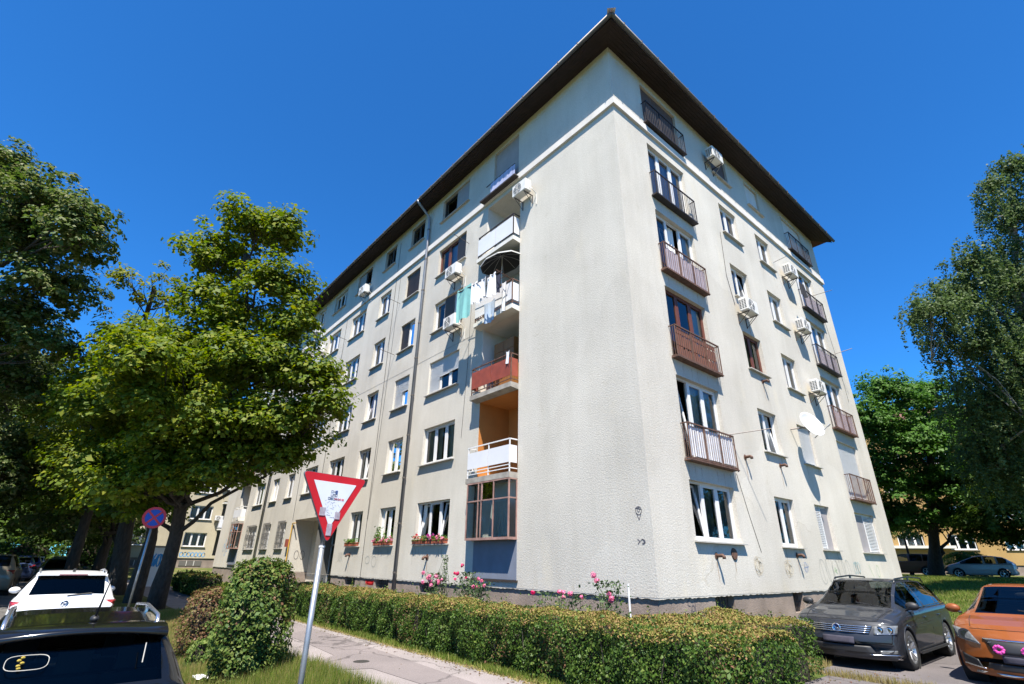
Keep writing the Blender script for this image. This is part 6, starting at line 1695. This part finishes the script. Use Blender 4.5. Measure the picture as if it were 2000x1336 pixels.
RSHADE = [(2.0, 38.0, 3.6, 2.4, 1.3), (4.4, 36.5, 4.6, 2.4, 1.6), (0.6, 40.5, 7.0, 2.8, 2.2), (4.2, 40.5, 12.0, 3.2, 2.6), (1.6, 35.9, 5.0, 2.3, 1.81), (3.1, 38.2, 6.7, 2.37, 2.71), (-0.0, 38.1, 4.2, 1.75, 1.22), (4.5, 37.5, 9.5, 3.0, 2.6)]
gz = lambda x, y: float(gh(x, y))
tree('maple_tree', 'big bright green maple on the verge in front of the left facade', [(-15.4, -6.75, gz(-15.4, -6.75)), (-14.4, -6.85, 2.3), (-13.2, -7.2, 4.9), (-12.3, -7.5, 6.9), (-11.6, -7.5, 9.2), (-10.9, -7.5, 11.6)], 0.225, MAPLE, LF_MAPLE, 0.14, 900, 0.46, shell=0.25, per=40, flat=0.62)
tree('linden_tree', 'dark linden tree with pale blossom at the left edge', [(-19.5, -18.2, gz(-19.5, -18.2)), (-19.0, -17.6, 3.0), (-18.0, -16.2, 6.0), (-16.8, -15.0, 9.5), (-15.6, -14.4, 12.0)], 0.34, LINDEN, LF_LIND, 0.13, 900, 0.38, shell=0.25, per=44)
gst = 'street trees behind the maple'
TA = [(-22.1, -9.7, 5.4, 1.81, 1.36), (-21.5, -8.1, 4.2, 1.58, 1.02), (-26.7, -10.8, 6.4, 2.06, 1.54), (-23.6, -9.3, 7.1, 2.22, 1.48), (-20.9, -7.1, 3.7, 1.36, 0.9), (-25.7, -9.5, 3.9, 1.73, 1.11), (-19.9, -7.1, 5.5, 1.81, 1.36), (-26.2, -8.2, 6.2, 2.4, 1.6)]
TB = [(-26.8, -12.8, 6.8, 1.97, 1.73), (-27.9, -12.0, 8.5, 2.14, 1.6), (-32.8, -11.8, 4.8, 2.3, 1.44), (-21.8, -13.4, 9.0, 1.51, 1.08), (-23.6, -12.4, 9.2, 1.65, 0.95), (-26.2, -12.5, 4.9, 1.65, 1.42), (-27.7, -14.6, 7.9, 2.22, 1.97), (-28.8, -13.6, 4.6, 2.22, 1.73), (-34.1, -10.7, 5.9, 2.47, 1.85), (-34.8, -12.6, 7.3, 2.47, 1.85)]
TC = [(-41.8, -11.6, 3.8, 3.14, 1.4), (-45.4, -9.1, 3.7, 2.73, 1.56), (-40.9, -13.8, 3.5, 2.63, 1.48), (-46.0, -11.1, 5.7, 3.51, 1.95), (-48.8, -6.9, 4.6, 2.59, 1.73), (-51.0, -13.1, 4.7, 3.29, 2.06)]
TD = [(-66.3, -10.2, 3.7, 3.21, 1.34), (-69.5, -7.0, 3.4, 2.88, 1.44), (-65.8, -12.9, 3.6, 3.08, 1.54), (-62.2, -8.4, 6.8, 3.74, 2.67), (-69.5, -11.8, 8.0, 4.52, 2.83), (-56.7, -5.8, 6.2, 2.4, 2.0), (-66.6, -8.7, 5.9, 3.88, 2.22)]
tree('street_tree', 'leafy verge tree with thick trunk behind the maple', [(-22.9, -7.3, gz(-22.9, -7.3)), (-22.2, -7.8, 3.4), (-22.4, -8.4, 5.5), (-21.9, -9.0, 9.0), (-21.4, -9.2, 11.2)], 0.30, TA+YELLOW[3:], LF_MAPLE, 0.17, 420, 0.6, group=gst)
tree('street_tree', 'wide dark tree overhanging the street from the far pavement', [(-28.5, -18.4, gz(-28.5, -18.4)), (-28.4, -17.6, 3.0), (-28.0, -16.0, 5.5), (-27.2, -14.0, 8.2)], 0.36, TB, LF_LIND, 0.19, 420, 0.7, group=gst)
tree('street_tree', 'low spreading tree shading the far parked cars', [(-46.0, -18.6, gz(-46, -18.6)), (-46, -17, 2.8), (-45.5, -14, 4.0), (-45.6, -11.5, 5.2)], 0.34, TC, LF_DARK, 0.24, 300, 0.8, group=gst)
tree('street_tree', 'tree screening the left part of the cream block', [(-64.0, -8.0, gz(-64, -8)), (-64.2, -8.2, 2.5), (-65, -9, 5), (-66.5, -10, 8)], 0.34, TD, LF_MAPLE, 0.28, 260, 0.9, group=gst)
np_y = tree('street_tree', 'sparse bare-tipped tree top showing above the maple', [(-26.0, -9.0, gz(-26, -9)), (-25.2, -9.2, 6), (-22.5, -9.5, 11.0), (-20.8, -9.6, 13.6)], 0.2, YELLOW[:3], LF_YELL, 0.15, 150, 0.5, group=gst, twigs=4)
def rnd_lobes(x, y, zlo, zhi, r, n):
    out = []
    for i in range(n):
        a = random.uniform(0, 6.28); t = i/max(1, n-1); z = zlo+(zhi-zlo)*t
        q = r*(0.85 if t < 0.7 else 0.45)*random.uniform(0.3, 1.0)
        out.append((x+q*math.cos(a), y+q*math.sin(a), z, r*random.uniform(0.42, 0.62), r*random.uniform(0.30, 0.42)))
    return out
bgt = [(-30, -7.2, 2.8, 11.0, 3.6, 'street tree with full crown past the thin tree'), (-38, -7.4, 3.0, 11.5, 3.8, 'dark street tree further along the verge'), (-29, -18.6, 2.0, 12.5, 4.6, 'broad dark tree across the street behind the parked SUV'),
       (-40, -18.8, 1.8, 12.0, 4.8, 'broad dark tree further along the far pavement'), (-52, -18.5, 1.6, 12.0, 5.0, 'far tree on the other side of the street'), (-50, -8.5, 2.4, 10.0, 3.8, 'far verge tree close to the cream block'), (-66, -14.5, 0.6, 11.0, 5.2, 'tree closing the view at the street end'), (-70, -22, 1.0, 13.0, 5.5, 'big tree at the far left end of the street'), (-22, -20.0, 2.5, 10.5, 4.0, 'leafy tree beyond the linden at the left edge')]
for x, y, a, b, r, lb in bgt:
    tree('street_tree', lb, [(x, y, gz(x, y)), (x+0.2, y+0.1, a*0.7+0.5), (x+0.1, y-0.1, (a+b)/2), (x, y, b-0.8)], 0.30, rnd_lobes(x, y, a+0.6, b, r, 13), random.choice([LF_DARK, LF_LIND, LF_MAPLE]), 0.19, 260, 0.75, group=gst, per=50)
m_ = tree('street_tree', 'slim dark trunk with low leaves beside the no-stopping sign', [(-18.2, -7.15, gz(-18.2, -7.15)), (-17.5, -7.2, 2.2), (-16.8, -7.5, 4.4), (-16.4, -8.0, 6.4)], 0.24, [(-17.2, -7.8, 3.6, 1.3, 0.9), (-16.8, -8.4, 5.6, 1.6, 1.1), (-18.4, -8.6, 4.4, 1.5, 0.9)], LF_DARK, 0.16, 380, 0.5, group=gst)
# birch: hanging strands
def birch(name, label, trunk, r0, lobes):
    o = tree(name, label, trunk, r0, lobes, LF_BIRCH, 0.12, 420, 0.5, bark=BIRCHB, twigs=2, shell=0.1)
    P, N = [], []
    for cx, cy, cz, rx, rz in lobes:
        ns_ = int(40*rx*rz)+16
        for _ in range(ns_):
            d = rng.normal(size=3); d /= np.linalg.norm(d)
            p0 = np.array([cx, cy, cz+0.25*rz])+d*np.array([rx, rx, rz])*rng.uniform(0.55, 1.05)
            ln = rng.uniform(0.7, 2.0); k = int(ln*26)
            t = np.linspace(0, 1, k)[:, None]
            sway = np.array([d[0], d[1], 0])*0.25*np.sqrt(t)
            q = p0+sway+np.array([0, 0, -1])*t*ln+rng.normal(0, 0.055, (k, 3))
            P.append(q); N.append(rng.normal(size=(k, 3))+np.array([0.3, -0.3, 0.3]))
    P = np.concatenate(P)-np.array(trunk[0]); N = np.concatenate(N)
    np_mesh('hanging_leaves', leaf_quads(P, N, 0.115, 0.8), 4, LF_BIRCH, o, kind='stuff')
    return o
birch('birch_tree', 'tall weeping birch at the right edge', [(5.0, 30.0, gz(5, 30)), (5.0, 29.0, 5.0), (5.6, 27.5, 10), (6.5, 25.5, 15), (7.8, 23.8, 19.5)], 0.24, BIRCH)
tree('lawn_tree', 'fresh green broad tree on the lawn behind the building', [(-3.8, 40.6, gz(-3.8, 40.6)-0.2), (-3.3, 39.9, 3.0), (-2.4, 38.6, 6.0), (-1.4, 37.8, 9.5), (-0.9, 37.5, 12.5)], 0.42, LIME, LF_LIME, 0.185, 480, 0.62, shell=0.25, per=50)
tree('lawn_tree', 'dark leafy tree under the birch at the right edge', [(3.0, 39.5, gz(3, 39.5)), (2.8, 38.6, 4), (2.6, 38, 8)], 0.25, RSHADE, LF_DARK, 0.19, 420, 0.7)
tree('lawn_tree', 'small slim tree standing next to the bronze SUV', [(-6.6, 45.9, gz(-6.6, 45.9)), (-6.4, 45.8, 2.5), (-6.3, 45.6, 5)], 0.14, [(-6.6, 45.2, 4.4, 1.8, 1.0), (-7.4, 44.6, 5.6, 1.8, 1.2)], LF_DARK, 0.17, 300, 0.6)

for x, y, lb in ((21, 12, 'unseen tree added for reflections, nearest the street'), (14.5, 27, 'unseen tree added for reflections, middle of three'), (13.5, 38, 'unseen tree added for reflections, farthest of three')):  # unseen trees, added out of view so windows and cars reflect foliage
    tree('unseen_tree', lb, [(x, y, gz(x, y)), (x+0.2, y, 4), (x, y+0.2, 8), (x, y, 11)], 0.32, rnd_lobes(x, y, 3.5, 12.5, 4.6, 13), LF_DARK, 0.26, 200, 0.85, group='unseen trees added for reflections', per=50)

# ------------------------------------------------------------------ bushes and hedges
LF_BUSH = leaf_mat('bush_leaves', [(0.030, 0.065, 0.012), (0.060, 0.110, 0.018), (0.11, 0.155, 0.03), (0.16, 0.19, 0.05)], 0.25)
LF_DRY = leaf_mat('dry_leaves', [(0.11, 0.05, 0.03), (0.15, 0.075, 0.04), (0.12, 0.10, 0.03), (0.09, 0.11, 0.025)], 0.2)
LF_HEDGE = leaf_mat('hedge_leaves', [(0.018, 0.042, 0.006), (0.032, 0.070, 0.008), (0.062, 0.115, 0.014), (0.085, 0.120, 0.022)], 0.15, 0.42)
LF_TOP = leaf_mat('clipped_tips', [(0.16, 0.17, 0.035), (0.25, 0.20, 0.06), (0.23, 0.12, 0.06), (0.15, 0.16, 0.03), (0.10, 0.14, 0.022)], 0.15, 0.6)
TWIG = mat('hedge_twigs', (0.045, 0.032, 0.02), 0.95, var=0.5, vscale=12, bump=0.9, bscale=25, bdist=0.05)
def bush(name, label, loc, rx, ry, h, leaf, n, ls=0.06, square=0.5, dry=None, group=None):
    o = empty(name, loc); tag(o, label, 'bush', group)
    def shape(nn, lo, hi):
        t = rng.uniform(0, 1, nn); th = rng.uniform(0, 2*np.pi, nn)
        cap = rng.random(nn) < 0.22
        prof = (0.80+0.20*np.sin(np.pi*np.clip(t*1.05, 0, 1)))*np.sqrt(np.clip(1-np.clip((t-0.78)/0.24, 0, 1)**2, 0, 1))
        r = np.where(cap, np.sqrt(rng.random(nn))*0.85, prof)
        t = np.where(cap, 0.86+0.13*np.sqrt(np.clip(1-r*r, 0, 1)), t)
        lump = 1+0.12*np.sin(th*3+t*5)*np.cos(t*7+1)+0.07*np.sin(th*7-t*9)+0.05*np.sin(th*11+t*17)
        e = np.stack([np.cos(th), np.sin(th), np.where(cap, 1.6, 0.25)], 1)
        k = lump*rng.uniform(lo, hi, nn)
        return e, np.stack([np.cos(th)*r*rx*k, np.sin(th)*r*ry*k, t*h*(1+0.06*np.sin(th*4+r*5))*np.where(cap, rng.uniform(0.93, 1.02, nn), 1)], 1)
    e, p = shape(n, 0.74, 1.06)
    np_mesh('leaves', leaf_quads(p, e+rng.normal(0, 0.6, (n, 3))+[0, 0, 0.3], ls), 4, leaf, o, kind='stuff')
    if dry:
        k = n//4; e, p = shape(k, 0.85, 1.04); ok = (p[:, 2] > h*0.45)&(np.sin(p[:, 0]*6)+np.cos(p[:, 1]*5+p[:, 2]*4) > 0.1)
        np_mesh('dry_leaves', leaf_quads(p[ok], e[ok]+rng.normal(0, 0.6, (ok.sum(), 3)), ls*0.9), 4, dry, o, kind='stuff')
    b = MB()
    for i in range(26):
        a = random.uniform(0, 6.28); t = random.uniform(0.5, 0.85)
        b.tube(wob((random.uniform(-0.1, 0.1), random.uniform(-0.1, 0.1), 0), (math.cos(a)*rx*t*random.uniform(0.4, 1), math.sin(a)*ry*t*random.uniform(0.4, 1), h*random.uniform(0.6, 0.95)), 4, 0.3), [0.02, 0.016, 0.012, 0.008, 0.004], 5, False)
    b.build('stem', BARK, o, kind='stuff')
    c = MB(); c.blob((0, 0, h*0.46), (rx*0.60, ry*0.60, h*0.42), 14, 9, 0.12); c.build('inner_twigs', TWIG, o, smooth=True)
    return o
bush('bush', 'large upright green bush on the verge behind the give-way sign', (-2.75, -7.15, gz(-2.75, -7.15)-0.02), 0.60, 0.56, 1.66, LF_BUSH, 15000, 0.056, dry=LF_DRY)
bush('bush', 'reddish brown half-dry bush beyond the large green one', (-5.6, -7.15, gz(-5.6, -7.15)), 0.55, 0.55, 1.12, LF_DRY, 8500, 0.045)
bush('bush', 'low green shoots at the foot of the brown bush', (-4.75, -7.35, gz(-4.75, -7.35)-0.05), 0.30, 0.25, 0.42, LF_BUSH, 1200, 0.05)
for i, (x, y, h_, lb) in enumerate(((-57, -15.5, 3.4, 'dark shrub closing the left side of the street'), (-59, -11.5, 3.0, 'dark shrub at the end of the carriageway'), (-57.5, -7.5, 2.6, 'green shrub in front of the cream block'), (-47, -18.0, 3.0, 'shrub on the far pavement past the parked cars'), (-36, -18.2, 2.6, 'shrub on the far pavement beside the navy saloon'))):
    bush('bush', lb, (x, y, gz(x, y)), 2.4, 2.4, h_, LF_DARK, 3000, 0.24)
bush('bush', 'bright green shrub between the parked cars and ochre block', (-2.9, 47.0, gz(-2.9, 47)), 1.5, 1.2, 1.7, LF_LIME, 3000, 0.16)
bush('bush', 'yellow-green shrub to the right of the silver hatchback', (2.2, 49.5, gz(2.2, 49.5)), 1.6, 1.2, 1.9, LF_YELL, 3000, 0.16)

def hedge(label, x0, x1, y0, y1, h, n_side, n_top, ls=0.036, z0=0.0, ends=(True, True)):
    o = empty('hedge', ((x0+x1)/2, (y0+y1)/2, z0)); tag(o, label, 'hedge')
    cx, cy = (x0+x1)/2, (y0+y1)/2; X, Y = (x1-x0)/2, (y1-y0)/2
    def lump(p): return 0.06*np.sin(p[:, 0]*1.9+0.5+p[:, 1])*np.cos(p[:, 2]*3.1+p[:, 0]*0.7)+0.045*np.sin(p[:, 0]*5.3+p[:, 2]*4+p[:, 1]*2)+0.03*np.sin(p[:, 0]*11.7-p[:, 2]*9)-0.05*np.clip(1-p[:, 2]/0.3, 0, 1)
    P, N = [], []
    per = 2*(2*X)+2*(2*Y)
    for (ax, sgn, ln) in (('y', -1, 2*X), ('y', 1, 2*X), ('x', -1, 2*Y), ('x', 1, 2*Y)):
        k = int(n_side*ln/per*(1.5 if (ax, sgn) == ('y', -1) else 0.7)) if ln > 3 or True else 0
        zz_ = rng.uniform(0.02, h, k)**1.0
        t = rng.uniform(-1, 1, k); dpt = np.abs(rng.normal(0, 0.075, k))
        if ax == 'y': p = np.stack([t*X, np.full(k, sgn*Y), zz_], 1); nn = np.array([0, sgn, 0.25])
        else: p = np.stack([np.full(k, sgn*X), t*Y, zz_], 1); nn = np.array([sgn, 0, 0.25])
        rnd = np.clip((zz_-h*0.78)/(h*0.22), 0, 1)**2*0.15
        l_ = lump(p)-dpt-rnd+np.where(rng.random(k) < 0.02, 0.05, 0)
        if ax == 'y': p[:, 1] += sgn*l_
        else: p[:, 0] += sgn*l_
        P.append(p); N.append(nn+rng.normal(0, 0.55, (k, 3)))
    P = np.concatenate(P); N = np.concatenate(N)
    np_mesh('leaves', leaf_quads(P, N, ls), 4, LF_HEDGE, o, kind='stuff')
    # dry patches low in the side
    k = n_side//13; p = np.stack([rng.uniform(-X, X, k), np.full(k, -Y), rng.uniform(0.05, h*0.8, k)], 1)
    keep = (np.sin(p[:, 0]*1.7+1)+np.sin(p[:, 0]*4.3) > 0.5); p = p[keep]; p[:, 1] += -lump(p)*1.0+np.abs(rng.normal(0, 0.03, len(p)))-0.01
    np_mesh('dry_leaves', leaf_quads(p, rng.normal(0, 0.6, (len(p), 3))+[0, -1, 0.2], ls*0.9), 4, LF_DRY, o, kind='stuff')
    k = n_top; p = np.stack([rng.uniform(-X, X, k), rng.uniform(-Y, Y, k), np.full(k, h)], 1)
    ed = np.clip((np.abs(p[:, 1])-Y*0.72)/(Y*0.28), 0, 1)**2*0.12
    p[:, 2] += 0.045*np.sin(p[:, 0]*1.7)*np.cos(p[:, 1]*3)+0.03*np.sin(p[:, 0]*5.1+p[:, 1]*4)+0.015*np.sin(p[:, 0]*14)-np.abs(rng.normal(0, 0.03, k))-ed+np.where(rng.random(k) < 0.015, rng.uniform(0, 0.10, k), 0)
    np_mesh('clipped_top', leaf_quads(p, rng.normal(0, 0.6, (k, 3))+[0, 0, 0.8], ls*0.95), 4, LF_TOP, o, kind='stuff')
    # stray shoots standing proud of the clipped surface
    ns_ = int(14*(x1-x0)); SP, SN = [], []
    for _ in range(ns_):
        x_, y_ = rng.uniform(-X, X), rng.uniform(-Y, Y); top_ = rng.random() < 0.6
        p0 = np.array([x_, y_, h-0.03]) if top_ else np.array([x_, -Y, rng.uniform(0.15, h*0.9)])
        dr = (np.array([0, 0, 1.0]) if top_ else np.array([0, -0.9, 0.4]))+rng.normal(0, 0.35, 3); k = int(rng.integers(5, 11))
        ln = rng.uniform(0.06, 0.17)
        SP.append(p0+dr*np.linspace(0.15, 1, k)[:, None]*ln+rng.normal(0, 0.012, (k, 3))); SN.append(rng.normal(0, 1, (k, 3))+[0, -0.3, 0.4])
    np_mesh('shoots', leaf_quads(np.concatenate(SP), np.concatenate(SN), ls*1.25), 4, LF_BUSH, o, kind='stuff')
    MB().box(-X+0.16, X-0.16, -Y+0.20, Y-0.20, -0.05, h-0.16).build('inner_twigs', TWIG, o)
    tw = MB()
    for _ in range(int(22*(x1-x0))):
        x_ = random.uniform(-X+0.05, X-0.05); y_ = random.choice((-1, -1, 1))*random.uniform(Y*0.55, Y*0.95)
        tw.tube([(x_, y_*0.8, -0.02), (x_+random.uniform(-0.06, 0.06), y_, h*0.4), (x_+random.uniform(-0.12, 0.12), y_*0.97, h*0.85)], [0.010, 0.007, 0.004], 4, False)
    tw.build('stems', BARK, o, kind='stuff')
    return o
hedge('long clipped hedge with brown top running in front of the building', -11.6, 3.85, -3.95, -2.75, 0.87, 105000, 62000)
hedge('short hedge turning along the parking place by the building corner', 1.15, 2.85, -2.72, 0.35, 0.86, 15000, 14000, z0=-0.04)
hedge('low dark hedge beyond the brown bush near the far loggias', -26.5, -21.0, -4.7, -3.6, 0.85, 7000, 4000, 0.07, z0=0.0)

# ------------------------------------------------------------------ rose bushes behind the hedge
LF_ROSE = leaf_mat('rose_leaves', [(0.03, 0.06, 0.02), (0.06, 0.10, 0.035), (0.11, 0.15, 0.07)], 0.2)
ROSEP = leaf_mat('rose_petals', [(0.62, 0.10, 0.22), (0.72, 0.20, 0.34), (0.78, 0.36, 0.46)], 0.2); ROSED = leaf_mat('crimson_petals', [(0.62, 0.01, 0.10), (0.70, 0.05, 0.20)], 0.2)
def rose(label, x, y, h, w, blooms, petal, nl=500):
    o = empty('rose_bush', (x, y, 0.01)); tag(o, label, 'rose bush', 'rose bushes between hedge and wall')
    s = MB(); tips = []
    for i in range(9):
        e = (random.uniform(-w, w), random.uniform(-w*0.5, w*0.5), h*random.uniform(0.65, 1.0)); tips.append(e)
        s.tube(wob((random.uniform(-0.08, 0.08), random.uniform(-0.08, 0.08), 0), e, 4, 0.25), [0.012, 0.010, 0.008, 0.006, 0.004], 5, False)
    s.build('stem', mat('rose_stem', (0.06, 0.08, 0.03), 0.8), o, kind='stuff')
    p = np.stack([rng.normal(0, w*0.55, nl), rng.normal(0, w*0.3, nl), rng.uniform(0.25, 1.0, nl)*h*0.95], 1)
    np_mesh('leaves', leaf_quads(p, rng.normal(size=(nl, 3))+[0, -0.3, 0.5], 0.065), 4, LF_ROSE, o, kind='stuff')
    for bx_, by_, bz_, br in blooms:
        br *= 0.8; k = int(60*br/0.06); q = rng.normal(size=(k, 3)); q /= np.linalg.norm(q, axis=1, keepdims=True)
        np_mesh('bloom', leaf_quads(q*br*rng.uniform(0.5, 1, (k, 1)), q+rng.normal(0, 0.3, (k, 3)), 0.038, 0.95), 4, petal, o, loc=(bx_, by_, bz_))
def cluster(n, x0, x1, z0, z1, r=0.055): return [(random.uniform(x0, x1), random.uniform(-0.25, 0.05), random.uniform(z0, z1), r*random.uniform(0.8, 1.3)) for _ in range(n)]
rose('rose bush dense with pink blooms left of the boarded bay', -6.95, -1.1, 1.35, 0.30, cluster(13, -0.30, 0.30, 0.95, 1.28, 0.065), ROSEP)
rose('rose bush with a tall crimson bloom in front of the boarded bay', -5.3, -1.1, 1.40, 0.45, [(-0.15, -0.1, 1.50, 0.06)] + cluster(5, -0.5, 0.0, 1.15, 1.32), ROSED, 700)
rose('rose bush with salmon blooms right of the crimson one', -4.7, -1.15, 1.2, 0.35, cluster(5, -0.2, 0.3, 0.95, 1.25), ROSEP, 500)
rose('straggling rose with a magenta bloom below the blank wall', -1.9, -1.3, 1.05, 0.5, [(-0.4, -0.15, 0.98, 0.065)], ROSED, 350)
rose('pale pink rose leaning beside the magenta one', -1.2, -1.3, 1.05, 0.45, cluster(5, -0.3, 0.4, 0.92, 1.05), ROSEP, 300)
rose('rose bush with a high pink bloom near the white post', -0.35, -1.2, 1.35, 0.35, [(-0.28, -0.1, 1.38, 0.085), (-0.2, -0.1, 1.28, 0.07), (0.12, -0.12, 1.05, 0.06), (0.2, -0.15, 0.98, 0.06), (0.14, -0.1, 0.93, 0.06)], ROSEP, 500)
vine = rose('slim green climber above the left rose bush', -6.75, -0.9, 1.85, 0.12, [], ROSEP, 220)

# ------------------------------------------------------------------ grass
GRASS = leaf_mat('grass_blades', [(0.07, 0.115, 0.015), (0.11, 0.165, 0.022), (0.16, 0.20, 0.035), (0.24, 0.22, 0.07)], 0.35, 0.5)
STRAW = leaf_mat('dry_grass', [(0.24, 0.19, 0.075), (0.30, 0.24, 0.10), (0.20, 0.19, 0.06)], 0.3, 0.6)
def blades(name, label, x, y, h, w, m_, lean=0.35):
    n = len(x); z = gh(x, y)-0.005
    a = rng.uniform(0, 2*np.pi, n); hh_ = h*rng.uniform(0.45, 1.25, n); l_ = lean*hh_*rng.uniform(0, 1, n); b = rng.uniform(0, 2*np.pi, n)
    base = np.stack([x, y, z], 1); side = np.stack([np.cos(a), np.sin(a), 0*a], 1)*(w*rng.uniform(0.6, 1.3, n))[:, None]
    tip = base+np.stack([np.cos(b)*l_, np.sin(b)*l_, hh_], 1)
    q = np.empty((n, 3, 3)); q[:, 0] = base-side*0.5; q[:, 1] = base+side*0.5; q[:, 2] = tip
    o = np_mesh(name, q.reshape(-1, 3), 3, m_, None, kind='stuff', label=label, category='grass')
    return o
def scatter(n, x0, x1, y0, y1, f=None):
    x, y = rng.uniform(x0, x1, n), rng.uniform(y0, y1, n)
    if f is not None: k = rng.random(n) < f(x, y); x, y = x[k], y[k]
    return x, y
pat = lambda x, y: 0.5+0.5*np.sin(x*1.3+0.7*np.sin(y*2.1))*np.sin(y*1.9+x*0.6)
x, y = scatter(60000, -4.0, 2.2, -8.2, -6.22, lambda x, y: 0.35+0.65*(x > -2.2)); blades('grass', 'tall green grass tufts at the foot of the give-way sign', x, y, 0.21, 0.012, GRASS)
x, y = scatter(60000, -14.0, -2.0, -8.2, -6.25, lambda x, y: 0.35+0.65*pat(x, y)); blades('dry_grass', 'short straw-coloured grass along the verge', x, y, 0.11, 0.012, STRAW)
x, y = scatter(40000, -14.0, -2.0, -8.2, -6.25, lambda x, y: 0.9-0.8*pat(x, y)); blades('grass', 'patchy green grass along the verge under the trees', x, y, 0.13, 0.012, GRASS)
x, y = scatter(16000, -11.5, 3.6, -4.12, -3.85, lambda x, y: 0.2+0.8*pat(x*2, y)**2); blades('grass', 'weeds and grass along the foot of the hedge', x, y, 0.10, 0.016, GRASS, 0.8)
x, y = scatter(6000, -11.5, 3.6, -4.2, -3.95); blades('dry_grass', 'dry grass litter along the pavement edge', x, y, 0.035, 0.03, STRAW, 2.0)
def litter(label, n, x0, x1, y0, y1, f, z=0.012):
    x, y = scatter(n, x0, x1, y0, y1, f); p = np.stack([x, y, gh(x, y)+z], 1)
    np_mesh('leaf_litter', leaf_quads(p, np.array([[0, 0, 1.0]])+rng.normal(0, 0.25, (len(x), 3)), 0.035), 4, LF_DRY, None, kind='stuff', label=label, category='leaf litter')
litter('dry leaves gathered along the hedge side of the pavement', 2600, -11.5, 3.6, -5.2, -4.05, lambda x, y: np.exp(-((y+4.1)/0.28)**2)+0.03)
litter('dry leaves scattered on the asphalt beside the hedge end', 700, 2.8, 5.0, -2.0, 2.2, lambda x, y: np.exp(-((x-2.8)/0.7)**2)+0.04)
x, y = scatter(9000, -4.0, 2.2, -8.2, -6.22); blades('dry_grass', 'straw-coloured stalks among the grass by the give-way sign', x, y, 0.24, 0.008, STRAW)
x, y = scatter(120000, -8.0, 16.0, 8.7, 36.8); blades('grass', 'mown lawn behind the parked cars on the right', x, y, 0.11, 0.035, GRASS)
x, y = scatter(9000, 1.3, 4.2, 0.8, 1.9, lambda x, y: (x < 2.4) | (y < 1.0)); blades('dry_grass', 'dry grass between hedge end and dark estate car', x, y, 0.13, 0.012, STRAW)
x, y = scatter(7000, 0.15, 1.75, 0.3, 6.0); blades('grass', 'weedy grass strip along the sunny plinth', x, y, 0.16, 0.014, GRASS)
x, y = scatter(14000, -42, -24, -4.0, -1.0); blades('grass', 'grass plot by the far end of the building', x, y, 0.12, 0.03, GRASS)
